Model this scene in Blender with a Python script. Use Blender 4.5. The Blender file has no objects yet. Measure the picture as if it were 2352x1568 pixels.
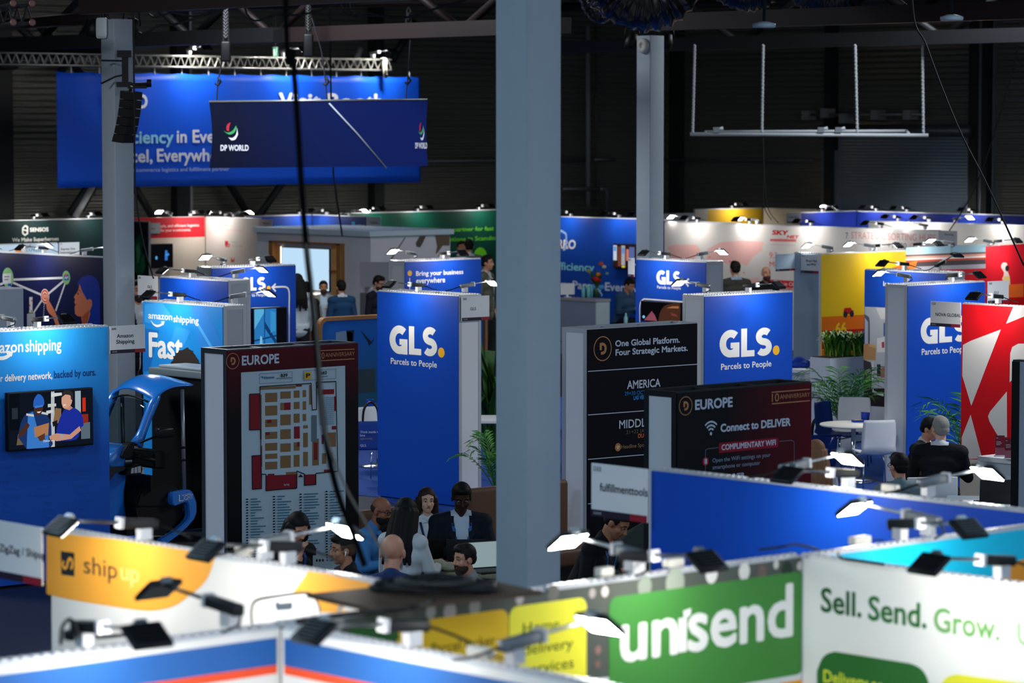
import bpy, bmesh, math, random
from mathutils import Vector, Matrix
random.seed(7)
C = bpy.context.scene.collection
PI = math.pi
# ---------------------------------------------------------------- camera, world, exposure
TH = math.radians(42.157)            # heading of the booth grid against the view
PITCH = math.radians(3.881)
F = 7276.4                           # focal length in pixels of the 2352 wide frame
HC = 4.47                            # the gallery the picture is taken from
cd = bpy.data.cameras.new('camera'); cam = bpy.data.objects.new('camera', cd); C.objects.link(cam)
cd.sensor_width = 36; cd.lens = F / 2352 * 36
cam.location = (0, 0, HC); cam.rotation_euler = (PI / 2 - PITCH, 0, -TH)
cd.clip_start = 0.5; cd.clip_end = 400
cd.dof.use_dof = True; cd.dof.focus_distance = 31.0; cd.dof.aperture_fstop = 3.0; cd.dof.aperture_blades = 9
sc = bpy.context.scene
sc.camera = cam
sc.view_settings.view_transform = 'Standard'; sc.view_settings.look = 'None'
sc.view_settings.gamma = 1; sc.view_settings.use_curve_mapping = False
sc.view_settings.exposure = 0.18
wd = bpy.data.worlds.new('hall_air'); sc.world = wd; wd.use_nodes = True
bg = wd.node_tree.nodes['Background']; bg.inputs[0].default_value = (0.56, 0.69, 0.88, 1); bg.inputs[1].default_value = 0.9

LAMP_L = 110.0                        # radiance of the stand spotlights
def fill_light(name, loc, size, power, col):
    l = bpy.data.lights.new(name, 'AREA'); l.shape = 'SQUARE'; l.size = size; l.energy = power; l.color = col
    o = bpy.data.objects.new(name, l); C.objects.link(o); o.location = loc; return o
# added fill lights high over the hall, unseen, to raise its ambient level
for D_, lt_, pw in ((6, -6, 640), (6, 6, 300), (19, -8, 520), (19, 8, 240), (33, -10, 800), (34, 10, 800), (50, -5, 760), (52, 8, 700)):
    fill_light('hall_fill_light', (math.cos(TH) * lt_ + math.sin(TH) * D_, -math.sin(TH) * lt_ + math.cos(TH) * D_, 8.3), 2.6, pw, (.52, .78, 1) if D_ < 25 else (.90, .95, 1))

# ---------------------------------------------------------------- measuring helpers
cT, sT, cP, sP = math.cos(TH), math.sin(TH), math.cos(PITCH), math.sin(PITCH)
RIGHT = Vector((cT, -sT, 0)); FWD = Vector((sT * cP, cT * cP, -sP)); DOWN = Vector((-sT * sP, -cT * sP, -cP))
CAM = Vector((0, 0, HC))
def ray(px, py): return RIGHT * ((px - 1176) / F) + DOWN * ((py - 784) / F) + FWD
def P(px, py, z):                    # where the sight line meets height z
    d = ray(px, py); return CAM + d * ((z - HC) / d.z)
def PD(px, py, D): return CAM + ray(px, py) * D          # at distance D
def ZD(py, D): return (CAM + ray(1176, py) * D).z

# ---------------------------------------------------------------- materials
_m = {}
def lin(c): return c / 12.92 if c <= .04045 else ((c + .055) / 1.055) ** 2.4
def rgb(h): return tuple(lin(int(h[i:i + 2], 16) / 255) for i in (0, 2, 4)) + (1,)
def M(h, rough=.55, metal=0.0, emit=0.0, spec=.22, alpha=None, noise=0.0, coat=0.0):
    k = (h, rough, metal, emit, spec, alpha, noise, coat)
    if k in _m: return _m[k]
    m = bpy.data.materials.new('mat_' + h); m.use_nodes = True; nt = m.node_tree
    b = nt.nodes['Principled BSDF']; c = rgb(h)
    b.inputs['Base Color'].default_value = c; b.inputs['Roughness'].default_value = rough; b.inputs['Metallic'].default_value = metal
    b.inputs['Specular IOR Level'].default_value = spec
    if coat: b.inputs['Coat Weight'].default_value = coat; b.inputs['Coat Roughness'].default_value = .06
    if emit: b.inputs['Emission Color'].default_value = c; b.inputs['Emission Strength'].default_value = emit
    if alpha == 'glass':
        b.inputs['Transmission Weight'].default_value = 1; b.inputs['IOR'].default_value = 1.1
    if noise:
        tc = nt.nodes.new('ShaderNodeTexCoord'); n = nt.nodes.new('ShaderNodeTexNoise'); n.inputs['Scale'].default_value = 9
        n.inputs['Detail'].default_value = 4
        mx = nt.nodes.new('ShaderNodeMixRGB'); mx.inputs[1].default_value = tuple(x * (1 - noise) for x in c[:3]) + (1,)
        mx.inputs[2].default_value = tuple(min(1, x * (1 + noise)) for x in c[:3]) + (1,)
        nt.links.new(tc.outputs['Object'], n.inputs['Vector']); nt.links.new(n.outputs['Fac'], mx.inputs[0]); nt.links.new(mx.outputs[0], b.inputs['Base Color'])
    _m[k] = m; return m
def lampmat(name, col, s):
    m = bpy.data.materials.new(name); m.use_nodes = True; nt = m.node_tree; nt.nodes.clear()
    e = nt.nodes.new('ShaderNodeEmission'); e.inputs[0].default_value = col; e.inputs[1].default_value = s
    o = nt.nodes.new('ShaderNodeOutputMaterial'); nt.links.new(e.outputs[0], o.inputs[0]); return m
def ribbed(name, h, scale, depth, rough, axis='Z', metal=0):      # sheet siding with horizontal ribs
    m = bpy.data.materials.new(name); m.use_nodes = True; nt = m.node_tree; b = nt.nodes['Principled BSDF']
    b.inputs['Base Color'].default_value = rgb(h); b.inputs['Roughness'].default_value = rough
    b.inputs['Metallic'].default_value = metal
    tc = nt.nodes.new('ShaderNodeTexCoord'); w = nt.nodes.new('ShaderNodeTexWave'); w.wave_type = 'BANDS'; w.bands_direction = axis
    w.inputs['Scale'].default_value = scale; bp = nt.nodes.new('ShaderNodeBump'); bp.inputs['Strength'].default_value = 1; bp.inputs['Distance'].default_value = depth
    nt.links.new(tc.outputs['Object'], w.inputs['Vector']); nt.links.new(w.outputs['Fac'], bp.inputs['Height']); nt.links.new(bp.outputs[0], b.inputs['Normal'])
    return m
RAILM = M('868a8d', .5, .3); ALU = M('b9bcc0', .4, .35); ALUD = M('8d9296', .35, .7); WHITE = M('dcdcdc', .6); BLACK = M('0d0f11', .5); GREYP = M('c6c9d0', .6)
CHROME = M('d8dadd', .15, 1.0); DARKI = M('15171a', .8)

# ---------------------------------------------------------------- mesh builder
class MB:
    def __init__(s): s.v = []; s.f = []; s.m = []; s.sm = []; s.mats = []
    def mi(s, mat):
        if mat not in s.mats: s.mats.append(mat)
        return s.mats.index(mat)
    def add(s, vs, fs, mat, smooth=False, xf=None):
        o = len(s.v); k = s.mi(mat)
        s.v += [tuple(xf @ Vector(v)) if xf else tuple(v) for v in vs]
        for f in fs: s.f.append([i + o for i in f]); s.m.append(k); s.sm.append(smooth)
        return s
    def box(s, x0, x1, y0, y1, z0, z1, mat, xf=None):
        v = [(x, y, z) for z in (z0, z1) for y in (y0, y1) for x in (x0, x1)]
        return s.add(v, [(0, 2, 3, 1), (4, 5, 7, 6), (0, 1, 5, 4), (2, 6, 7, 3), (0, 4, 6, 2), (1, 3, 7, 5)], mat, False, xf)
    def rbox(s, x0, x1, y0, y1, z0, z1, r, mat, xf=None, seg=3):
        bm = bmesh.new(); bmesh.ops.create_cube(bm, size=1)
        for v in bm.verts: v.co = Vector((x0 + (v.co.x + .5) * (x1 - x0), y0 + (v.co.y + .5) * (y1 - y0), z0 + (v.co.z + .5) * (z1 - z0)))
        bmesh.ops.bevel(bm, geom=bm.edges[:], offset=r, segments=seg, profile=.5, affect='EDGES')
        return s.bm(bm, mat, xf, True)
    def bm(s, bm, mat, xf=None, smooth=True):
        bm.verts.index_update(); s.add([v.co.copy() for v in bm.verts], [[v.index for v in f.verts] for f in bm.faces], mat, smooth, xf); bm.free(); return s
    def tube(s, pts, r, mat, n=8, xf=None, cap=True):
        pts = [Vector(p) for p in pts]; rs = r if isinstance(r, (list, tuple)) else [r] * len(pts)
        vs = []; fs = []; up = None
        for i, p in enumerate(pts):
            t = (pts[min(i + 1, len(pts) - 1)] - pts[max(i - 1, 0)]).normalized()
            if up is None: up = t.orthogonal().normalized()
            up = (up - t * up.dot(t)); up = up.normalized() if up.length > 1e-6 else t.orthogonal().normalized()
            w = t.cross(up)
            for k in range(n):
                a = 2 * PI * k / n; vs.append(p + (up * math.cos(a) + w * math.sin(a)) * rs[i])
        for i in range(len(pts) - 1):
            for k in range(n): fs.append((i * n + k, i * n + (k + 1) % n, (i + 1) * n + (k + 1) % n, (i + 1) * n + k))
        if cap: fs.append(tuple(range(n))[::-1]); fs.append(tuple(range((len(pts) - 1) * n, len(pts) * n)))
        return s.add(vs, fs, mat, n > 5, xf)
    def ball(s, c, r, mat, xf=None, u=12, v=8):
        r = r if isinstance(r, (list, tuple)) else (r, r, r)
        vs = [(c[0], c[1], c[2] - r[2])]; fs = []
        for j in range(1, v):
            a = PI * j / v - PI / 2
            for i in range(u): b = 2 * PI * i / u; vs.append((c[0] + r[0] * math.cos(a) * math.cos(b), c[1] + r[1] * math.cos(a) * math.sin(b), c[2] + r[2] * math.sin(a)))
        vs.append((c[0], c[1], c[2] + r[2])); T = len(vs) - 1
        for i in range(u):
            fs.append((0, 1 + (i + 1) % u, 1 + i)); fs.append((T, T - u + i, T - u + (i + 1) % u))
            for j in range(v - 2): a = 1 + j * u; fs.append((a + i, a + (i + 1) % u, a + u + (i + 1) % u, a + u + i))
        return s.add(vs, fs, mat, True, xf)
    def lathe(s, prof, mat, n=20, xf=None, c=(0, 0)):
        vs = []; fs = []; L = len(prof)
        for r, z in prof:
            for i in range(n): a = 2 * PI * i / n; vs.append((c[0] + r * math.cos(a), c[1] + r * math.sin(a), z))
        for j in range(L - 1):
            for i in range(n): fs.append((j * n + i, j * n + (i + 1) % n, (j + 1) * n + (i + 1) % n, (j + 1) * n + i))
        fs.append(tuple(range(n))[::-1]); fs.append(tuple(range((L - 1) * n, L * n)))
        return s.add(vs, fs, mat, True, xf)
    def prism(s, pts, y0, y1, mat, xf=None):              # outline in x,z pushed through y
        n = len(pts); v = [(p[0], y0, p[1]) for p in pts] + [(p[0], y1, p[1]) for p in pts]
        return s.add(v, [tuple(range(n)), tuple(range(n, 2 * n))[::-1]] + [(i, n + i, n + (i + 1) % n, (i + 1) % n) for i in range(n)], mat, False, xf)
    def merge_into(s, o):
        me = o.data; vs = [tuple(v.co) for v in me.vertices]; fs = [list(p.vertices) for p in me.polygons]; ms = [p.material_index for p in me.polygons]; mats = list(me.materials)
        k = len(vs); mp = []
        for m in s.mats:
            if m not in mats: mats.append(m)
            mp.append(mats.index(m))
        n = bpy.data.meshes.new(me.name); n.from_pydata(vs + s.v, [], fs + [[i + k for i in f] for f in s.f])
        for m in mats: n.materials.append(m)
        n.polygons.foreach_set('material_index', ms + [mp[i] for i in s.m]); n.update(); o.data = n
    def obj(s, name, parent=None, loc=None, rot=None):
        me = bpy.data.meshes.new(name); me.from_pydata(s.v, [], s.f)
        for m in s.mats: me.materials.append(m)
        me.polygons.foreach_set('material_index', s.m); me.polygons.foreach_set('use_smooth', s.sm); me.update()
        o = bpy.data.objects.new(name, me); C.objects.link(o)
        if parent: o.parent = parent
        if loc is not None: o.location = loc
        if rot is not None: o.rotation_euler = rot if isinstance(rot, tuple) else (0, 0, rot)
        return o
def tag(o, label=None, cat=None, group=None, kind=None):
    if label: o['label'] = label; len(label.split()) > 16 and print('LONG', label)
    if cat: o['category'] = cat
    if group: o['group'] = group
    if kind: o['kind'] = kind
    return o
def thing(name, label, cat, loc=(0, 0, 0), rot=0, group=None):
    o = bpy.data.objects.new(name, None); C.objects.link(o); o.empty_display_size = .1
    o.location = loc; o.rotation_euler = (0, 0, rot) if not isinstance(rot, tuple) else rot
    return tag(o, label, cat, group)
def dup(root, loc, rot, label=None, group=None):
    r = root.copy(); C.objects.link(r); r.location = loc; r.rotation_euler = rot if isinstance(rot, tuple) else (0, 0, rot)
    if label: r['label'] = label
    if group: r['group'] = group
    for ch in list(root.children):
        c = ch.copy(); C.objects.link(c); c.parent = r
        for g in ch.children:
            d = g.copy(); C.objects.link(d); d.parent = c
    return r

# ---------------------------------------------------------------- flat lettering (built-in font, filled outlines)
_tx = {}
def glyphs(txt, off):
    off = 0; k = (txt, off)
    if k not in _tx:
        cu = bpy.data.curves.new('lettering', 'FONT'); cu.body = txt; cu.size = 1; cu.offset = off; cu.resolution_u = 3; cu.dimensions = '2D'; cu.fill_mode = 'BOTH'
        o = bpy.data.objects.new('lettering', cu); C.objects.link(o)
        dg = bpy.context.evaluated_depsgraph_get(); dg.update(); e = o.evaluated_get(dg); me = e.to_mesh()
        _tx[k] = ([(v.co.x, v.co.y) for v in me.vertices], [list(p.vertices) for p in me.polygons])
        e.to_mesh_clear(); bpy.data.objects.remove(o); bpy.data.curves.remove(cu)
    return _tx[k]
CAPH = max(y for x, y in glyphs('H', 0)[0]); XH = max(y for x, y in glyphs('x', 0)[0])

def ell(cx, cy, rx, ry, n=24, a0=0, a1=2 * PI): return [(cx + rx * math.cos(a0 + (a1 - a0) * i / n), cy + ry * math.sin(a0 + (a1 - a0) * i / n)) for i in range(n + (0 if abs(a1 - a0 - 2 * PI) < 1e-6 else 1))]
def rrect(x0, y0, x1, y1, r, n=5):
    p = []
    for cx, cy, a in ((x1 - r, y1 - r, 0), (x0 + r, y1 - r, PI / 2), (x0 + r, y0 + r, PI), (x1 - r, y0 + r, 1.5 * PI)):
        p += [(cx + r * math.cos(a + PI / 2 * i / n), cy + r * math.sin(a + PI / 2 * i / n)) for i in range(n + 1)]
    return p
def stroke2(pts, w):                                       # ribbon quads along a 2-D line
    pts = [Vector(p) for p in pts]; ws = w if isinstance(w, (list, tuple)) else [w] * len(pts); L = []; R_ = []
    for i, p in enumerate(pts):
        a = (p - pts[i - 1]).normalized() if i else (pts[1] - p).normalized()
        b = (pts[i + 1] - p).normalized() if i < len(pts) - 1 else a
        n = Vector((-(a + b).y, (a + b).x)); n = n.normalized() if n.length > 1e-6 else Vector((-a.y, a.x))
        k = ws[i] / 2 / max(.35, n.dot(Vector((-a.y, a.x)))); L.append(p + n * k); R_.append(p - n * k)
    v = [tuple(q) for q in L + R_]; m = len(pts)
    return v, [(i, m + i, m + i + 1, i + 1) for i in range(m - 1)]

class Canvas:                                              # prints on the front of a wall, in its own metres
    def __init__(s, wall): s.w = wall; s.mb = {}; s.k = 0
    def _mb(s, name):
        if name not in s.mb: s.mb[name] = MB()
        return s.mb[name]
    def st(s, p): return s.w.at(*p)
    def face(s, pts, mat, part='artwork', lay=None):
        s.k += 1; y = -.0012 - .00006 * s.k if lay is None else -lay
        s._mb(part).add([(a, y, b) for a, b in pts], [tuple(range(len(pts)))], mat); return s
    def poly(s, px, mat, part='artwork'): return s.face([s.st(p) for p in px], mat, part)
    def rect(s, x0, y0, x1, y1, mat, part='artwork'):      # corners in picture measure, squared on the wall
        a = s.st((x0, y0)); b = s.st((x1, y1)); return s.face([(a[0], a[1]), (b[0], a[1]), (b[0], b[1]), (a[0], b[1])], mat, part)
    def rr(s, x0, y0, x1, y1, r, mat, part='artwork'):
        a = s.st((x0, y0)); b = s.st((x1, y1)); return s.face(rrect(min(a[0], b[0]), min(a[1], b[1]), max(a[0], b[0]), max(a[1], b[1]), r), mat, part)
    def disc(s, x, y, r, mat, part='artwork', ry=None, n=24):
        a = s.st((x, y)); return s.face(ell(a[0], a[1], r, ry or r, n), mat, part)
    def ring(s, x, y, r, w, mat, part='artwork', n=28):
        a = s.st((x, y)); return s.line_st(ell(a[0], a[1], r, r, n) + [(a[0] + r, a[1])], w, mat, part)
    def line_st(s, pts, w, mat, part='artwork'):
        s.k += 1; y = -.0012 - .00006 * s.k; v, f = stroke2(pts, w); s._mb(part).add([(a, y, b) for a, b in v], f, mat); return s
    def line(s, px, w, mat, part='artwork'): return s.line_st([s.st(p) for p in px], w, mat, part)
    def text(s, txt, x0, y0, x1, y1, cap, mat, bold=0.0, part='lettering', skew=0.0, low=False):
        v, f = glyphs(txt, bold); xs = [p[0] for p in v]; w = max(xs) - min(xs)
        a = s.st((x0, y0)); b = s.st((x1, y1)); c = s.st((x0, y0 - cap)); kx = (b[0] - a[0]) / w; ky = (c[1] - a[1]) / (XH if low else CAPH)
        sl = (b[1] - a[1]) / (b[0] - a[0]) if abs(b[1] - a[1]) > .5 * abs(c[1] - a[1]) else 0
        t0 = a[1] if sl else (a[1] + b[1]) / 2
        if part == 'lettering': part = 'lettering%d' % (s.k + 1) if cap >= 9 else 'artwork'
        sh = [(0, 0)] if bold < .006 else [(bold * math.cos(PI * i / 4), bold * math.sin(PI * i / 4)) for i in range(8)] + [(0, 0)]
        for dx, dy in sh:
            s.k += 1; y = -.0012 - .00006 * s.k
            s._mb(part).add([(a[0] + (p[0] + dx - min(xs)) * kx + skew * p[1] * ky, y, t0 + (p[1] + dy) * ky) for p in v], f, mat)
        return s
    def glyph(s, strokes, x0, y0, x1, y1, mat, asp, part='logo'):   # own heavy strokes; box = lower-left to upper-right in picture measure
        a = s.st((x0, y0)); b = s.st((x1, y1))
        for pts, w in strokes:
            v, f = stroke2(pts, w); s.k += 1; y = -.0012 - .00006 * s.k
            s._mb(part).add([(a[0] + p[0] / asp * (b[0] - a[0]), y, a[1] + p[1] * (b[1] - a[1])) for p in v], f, mat)
        return s
    def done(s, parent):
        for k, mb in s.mb.items():
            if k == 'artwork': mb.merge_into(parent)
            else: mb.obj(k.rstrip('0123456789'), parent)

def arc(cx, cy, rx, ry, d0, d1, n=18): return [(cx + rx * math.cos(math.radians(d0 + (d1 - d0) * i / n)), cy + ry * math.sin(math.radians(d0 + (d1 - d0) * i / n))) for i in range(n + 1)]
def bez(*pts, n=8):                                        # smooth line through points
    pts = [Vector(p) for p in pts]; out = []
    for i in range(len(pts) - 1):
        p0 = pts[max(i - 1, 0)]; p1 = pts[i]; p2 = pts[i + 1]; p3 = pts[min(i + 2, len(pts) - 1)]
        for k in range(n):
            t = k / n; out.append(tuple(.5 * ((2 * p1) + (p2 - p0) * t + (2 * p0 - 5 * p1 + 4 * p2 - p3) * t * t + (3 * p1 - p0 - 3 * p2 + p3) * t ** 3)))
    out.append(tuple(pts[-1])); return out
GW = .27
G_ = [(arc(.46, .5, .46 - GW / 2, .5 - GW / 2, 48, 308, 26), GW), ([(.80 - GW / 2 + .03, 0), (.80 - GW / 2 + .03, .53)], GW), ([(.46, .43), (.83, .43)], .2)]
L_ = [([(GW / 2, 0), (GW / 2, 1)], GW), ([(0, .11), (.62, .11)], .22)]
S_ = [(arc(.365, .69, .235, .187, 38, 262, 22) + arc(.335, .312, .235, .19, 82, -142, 22), .245)]

# ---------------------------------------------------------------- stand walls
class Wall:
    """A straight stand wall. ax 'X' runs right and away, 'Y' runs right and nearer; anchored where its top edge is seen."""
    def __init__(s, ax, anchor, x0, x1, H=2.5, D=None, rot=None):
        s.H = H; s.rot = rot if rot is not None else (0 if ax == 'X' else -PI / 2)
        s.dir = Vector((math.cos(s.rot), math.sin(s.rot), 0)); s.nrm = Vector((s.dir.y, -s.dir.x, 0))
        s.p = P(anchor[0], anchor[1], H) if D is None else PD(anchor[0], anchor[1], D)
        a = s.hit(x0, 500); b = s.hit(x1, 500)
        s.o = Vector((a.x, a.y, 0)); s.L = (b - a).dot(s.dir)
    def hit(s, px, py):
        d = ray(px, py); t = (s.p - CAM).dot(s.nrm) / d.dot(s.nrm); return CAM + d * t
    def at(s, px, py):
        h = s.hit(px, py); return ((h - s.o).dot(s.dir), h.z)
    def s_at(s, px): return s.at(px, 700)[0]
    def xy(s, sx, out=0.0, z=0.0): q = s.o + s.dir * sx + s.nrm * out; return Vector((q.x, q.y, z))

def rail(mb, x0, x1, y0, y1, z, dot=.0, mat=None):
    mb.box(x0, x1, y0, y1, z - .045, z, mat or RAILM)
    if dot:
        n = int((x1 - x0) / dot)
        for i in range(n):
            x = x0 + (i + .5) * (x1 - x0) / n; mb.box(x - dot * .3, x + dot * .3, y0 + .008, y1 - .008, z, z + dot * .2, ALU)
def stand(ax, anchor, x0, x1, name, label, face, H=2.5, th=.05, side=None, side_mat=None, dot=.045, frame=None, rot=None, post=.045, D=None, cat='display wall', sidepx=None, group=None, base_z=0):
    """One wall or tower: printed front, side panels, aluminium posts and rails. Returns the wall and its canvas."""
    w = Wall(ax, anchor, x0, x1, H, rot=rot, D=D); fr = frame or ALU
    if sidepx is not None:                                  # depth from where the side's far edge is seen
        if ax == 'X': q = Wall('Y', (0, 0), 0, 1, H)if 0 else None
        edge = w.o if (sidepx < x0 + 1) else w.o + w.dir * w.L
        d = ray(sidepx, 600); n = w.dir; t = (Vector((edge.x, edge.y, HC)) - CAM).dot(n) / d.dot(n); hp = CAM + d * t
        th = abs((hp - edge).dot(w.nrm))
    w.th = th
    root = thing(name, label, cat, w.o, w.rot, group); w.root = root; root['kind'] = 'thing'
    L = w.L
    fp = MB().box(.002, L - .002, 0, .012, base_z + .02, H - .012, face).obj('front_panel', root)
    if th > .12:
        sm = side_mat or GREYP
        MB().box(.004, .02, .035, th - .035, base_z + .02, H - .04, sm).obj('side_panel', root)
        MB().box(L - .02, L - .004, .035, th - .035, base_z + .02, H - .04, sm).obj('side_panel', root)
        MB().box(post * .6, L - post * .6, th - .02, th - .004, base_z + .02, H - .04, sm).obj('rear_panel', root)
    else:
        MB().box(post * .6, L - post * .6, .021, th - .004, base_z + .02, H - .04, side_mat or WHITE).obj('rear_panel', root)
    mb = MB()
    for xx in (0, L - post):
        for yy in ((.012, th - post) if th > .12 else (.012,)): mb.box(xx, xx + post, yy, yy + (post if th > .12 else th - .012), base_z, H - .045, fr)
    if th > .12:
        rail(mb, 0, L, .012, post, H, dot, fr); rail(mb, 0, L, th - post, th, H, dot, fr)
        for xx in (0, L - post): mb.box(xx, xx + post, post, th - post, H - .045, H, fr)
        for q in range(1, 3): mb.box(L * q / 3 - .02, L * q / 3 + .02, post, th - post, H - .05, H - .01, fr)
    else: rail(mb, 0, L, .012, th, H, dot, fr)
    mb.obj('frame', root)
    w.cv = Canvas(w); w.fp = fp
    return w
# ================================================================ the hall
def struct(name, mb): return tag(mb.obj(name), kind='structure')
KX, KY = PD(1345, 400, 82.6).x, PD(1345, 400, 79.2).y         # where the two hall walls meet
SID = ribbed('siding', '6e6e6a', 2.3, .03, .36, 'Z', .6); DOORM = ribbed('shutter', '6a7888', 4.2, .012, .4, 'Z', .5)
fl = M('1a1d22', .38, noise=.25)
struct('floor', MB().box(-70, KX + .3, -20, KY + .3, -.1, 0, fl))
struct('ceiling', MB().box(-70, KX + .3, 5, KY + .3, 8.6, 8.8, ribbed('deck', '1b1d20', 1.2, .04, .6, 'X')))
struct('wall_back', MB().box(-70, KX + .3, KY, KY + .3, 0, 8.6, SID))
struct('wall_right', MB().box(KX, KX + .3, -20, KY, 0, 8.6, SID))
BL = Wall('X', (1345, 400), 0, 1345, D=79.2); BR = Wall('Y', (1345, 400), 1345, 2352, D=82.6)
STEEL = M('191b1e', .5); PIPE = M('6a7076', .4, .5); STEELR = M('231a1b', .5)
tn = [0]
def trim(mb): tn[0] += 1; return struct('trim_%d' % tn[0], mb)
def wallpost(w, px0, px1, mat, z0=0, z1=8.6, out=.25):
    a = w.s_at(px0); b = w.s_at(px1); p = w.xy(0); xf = Matrix.Translation((w.o.x, w.o.y, 0)) @ Matrix.Rotation(w.rot, 4, 'Z')
    trim(MB().box(a, b, -out, -.002, z0, z1, mat, xf))
def wallpipe(w, pts, r, mat, out=.3):
    trim(MB().tube([w.xy(w.at(*p)[0], out, w.at(*p)[1]) for p in pts], r, mat, 8))
for a, b in ((-20, 20), (394, 424), (846, 868), (1196, 1222)): wallpost(BL, a, b, STEEL)
wallpost(BL, 426, 437, M('8b8f93', .5), out=.12); wallpost(BL, 871, 879, M('4a4d50', .5), out=.1)
for a, b in ((1551, 1571), (1906, 1922), (2236, 2256), (2266, 2278)): wallpost(BR, a, b, STEEL)
wallpost(BR, 1890, 1898, PIPE, out=.1, z1=3.9); wallpost(BR, 1922, 1927, PIPE, out=.12, z1=3.9); wallpost(BR, 2226, 2231, PIPE, out=.12, z1=4.0); wallpost(BR, 2255, 2262, PIPE, out=.2)
wallpost(BR, 2281, 2284, PIPE, out=.1)
wallpipe(BL, [(960, 369.5), (1344, 366)], .035, PIPE); wallpipe(BL, [(1344, 366), (1395, 366)], .035, PIPE); wallpipe(BR, [(1400, 366), (1890, 368)], .03, M('3b3f44', .5))
wallpipe(BL, [(1349, 60), (1349, 470)], .03, M('3a3d42', .5)); wallpipe(BL, [(1325, 60), (1325, 470)], .06, M('6d7278', .4), .4)
wallpipe(BL, [(1344, 433), (1357, 433), (1361, 437), (1361, 510)], .05, PIPE, .5); wallpipe(BL, [(1260, 433), (1344, 433)], .05, PIPE, .5)
for (a, b) in (((155, 480), (205, 395)), ((130, 490), (262, 290)), ((560, 500), (680, 330)), ((545, 500), (420, 300)), ((160, 175), (60, 60)), ((105, 175), (195, 20)), ((322, 500), (250, 380)), ((870, 140), (920, 50))):
    wallpipe(BL, [a, b], .09, STEEL, .5)
wallpipe(BL, [(135, 498), (176, 425)], .075, M('9a9c9c', .5), .62); wallpipe(BL, [(775, 150), (790, 112)], .07, M('8d8f90', .5), .62)  # pale braces: light falling on the steel is put into their colour
def lit_door():
    p = BR; a = p.s_at(1927); b = p.s_at(2226); zt = p.at(2076, 312)[1]
    xf = Matrix.Translation((p.o.x, p.o.y, 0)) @ Matrix.Rotation(p.rot, 4, 'Z')
    d = struct('door_1', MB().box(a, b, -.06, -.003, 0, zt, DOORM, xf))
    MB().tube([xf @ Vector((a - .3, -.35, zt + .12)), xf @ Vector((b + .3, -.35, zt + .12))], .14, M('3b4046', .4, .4), 14).obj('shutter_drum', d)
    m = MB()
    for s, z in ((a - .7, .5), (a - .1, .55), (a + .5, .42), (a + 1.5, .5), (a + 2.5, .5)): m.box(s - .1, s + .12, -.5, -.2, zt + z - .12, zt + z + .1, M('7b8084', .4, .3), xf)
    m.tube([xf @ Vector((a - .7, -.4, zt + .5)), xf @ Vector((a + 2.9, -.4, zt + .5))], .035, PIPE); m.obj('shutter_drive', d)
lit_door()

# slim square columns that carry the roof
COLM = M('95a0aa', .55, noise=.04)
def column(px, D, w, name, z1, label):
    p = PD(px, 400, D); t = thing(name, label, 'column', (p.x, p.y, 0))
    MB().rbox(-w / 2, w / 2, -w / 2, w / 2, 0, z1, .012, COLM).obj('shaft', t)
    MB().box(-w * .8, w * .8, -w * .8, w * .8, 0, .02, STEEL).obj('base_plate', t)
    t['kind'] = 'thing'; return t
colc = column(1213.5, 20.5, .302, 'roof_column', 5.95, 'thick pale blue-grey square column standing between the seated group and the black boards')
coll = column(271, 42, .302, 'roof_column', 5.88, 'grey square column carrying the black curved loudspeaker')
colr = column(1493, 49.5, .305, 'roof_column', 5.88, 'light grey square column with a round white disc at its top')
MB().rbox(-.2, -.152, -.02, .2, 5.63, 5.9, .04, M('c9d0d6', .5)).obj('antenna_panel', coll)
m = MB(); m.lathe([(.0, 0), (.115, 0), (.12, .03), (.1, .06), (.04, .065), (.035, .05), (0, .05)], M('b9b7b0', .5), 24, Matrix.Translation((-.153, -.02, 5.72)) @ Matrix.Rotation(-PI / 2, 4, 'Y')); m.obj('round_antenna', colr)

# roof trusses spanning along the columns
def truss(px, py, z, y0px, y1px, h=1.35, label=None, mat=None, w=.22, dia=True, step=2.4):
    p = P(px, py, z); mat = mat or STEEL
    def yy(q): d = ray(q, 300); t = p.x / d.x; return d.y * t
    ya, yb = sorted((yy(y0px), yy(y1px)))
    r = tag(MB().box(p.x - w / 2, p.x + w / 2, ya, yb, z, z + w * 1.1, mat).obj('roof_truss'), kind='structure')
    MB().box(p.x - w / 2, p.x + w / 2, ya, yb, z + h, z + h + w, mat).obj('top_chord', r)
    if dia:
        m = MB(); y = ya; k = 0
        while y + step < yb:
            a, b = (z + .1, z + h + .1) if k % 2 else (z + h + .1, z + .1); m.tube([(p.x, y, a), (p.x, y + step, b)], .07, mat, 6); y += step; k += 1
        m.obj('bracing', r)
    return r
truss(1500, 118, 5.88, 1290, 2420); truss(1900, 58, 5.88, 1500, 2420, mat=STEELR); truss(720, 95, 5.88, 300, 1300, mat=STEELR)
truss(150, 112, 5.88, -80, 640); truss(600, 15, 5.88, 200, 1200, mat=STEELR); truss(2250, 160, 5.88, 2150, 2420, dia=False, h=.7)
def beam(a, b, z, w, mat, D=None):                        # a straight member between two sighted ends
    p = P(a[0], a[1], z) if D is None else PD(a[0], a[1], D[0]); q = P(b[0], b[1], z) if D is None else PD(b[0], b[1], D[1])
    tag(MB().tube([p, q], w, mat, 6).obj('roof_beam'), kind='structure')
beam((-40, 60), (240, 40), 6.0, .09, STEELR); beam((-40, 130), (235, 112), 6.0, .13, STEEL); beam((310, 20), (1140, 2), 6.6, .07, STEELR)
beam((1150, 20), (2400, -10), 7.0, .1, STEEL); beam((320, 175), (0, 150), 5.75, .08, STEEL)

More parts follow.
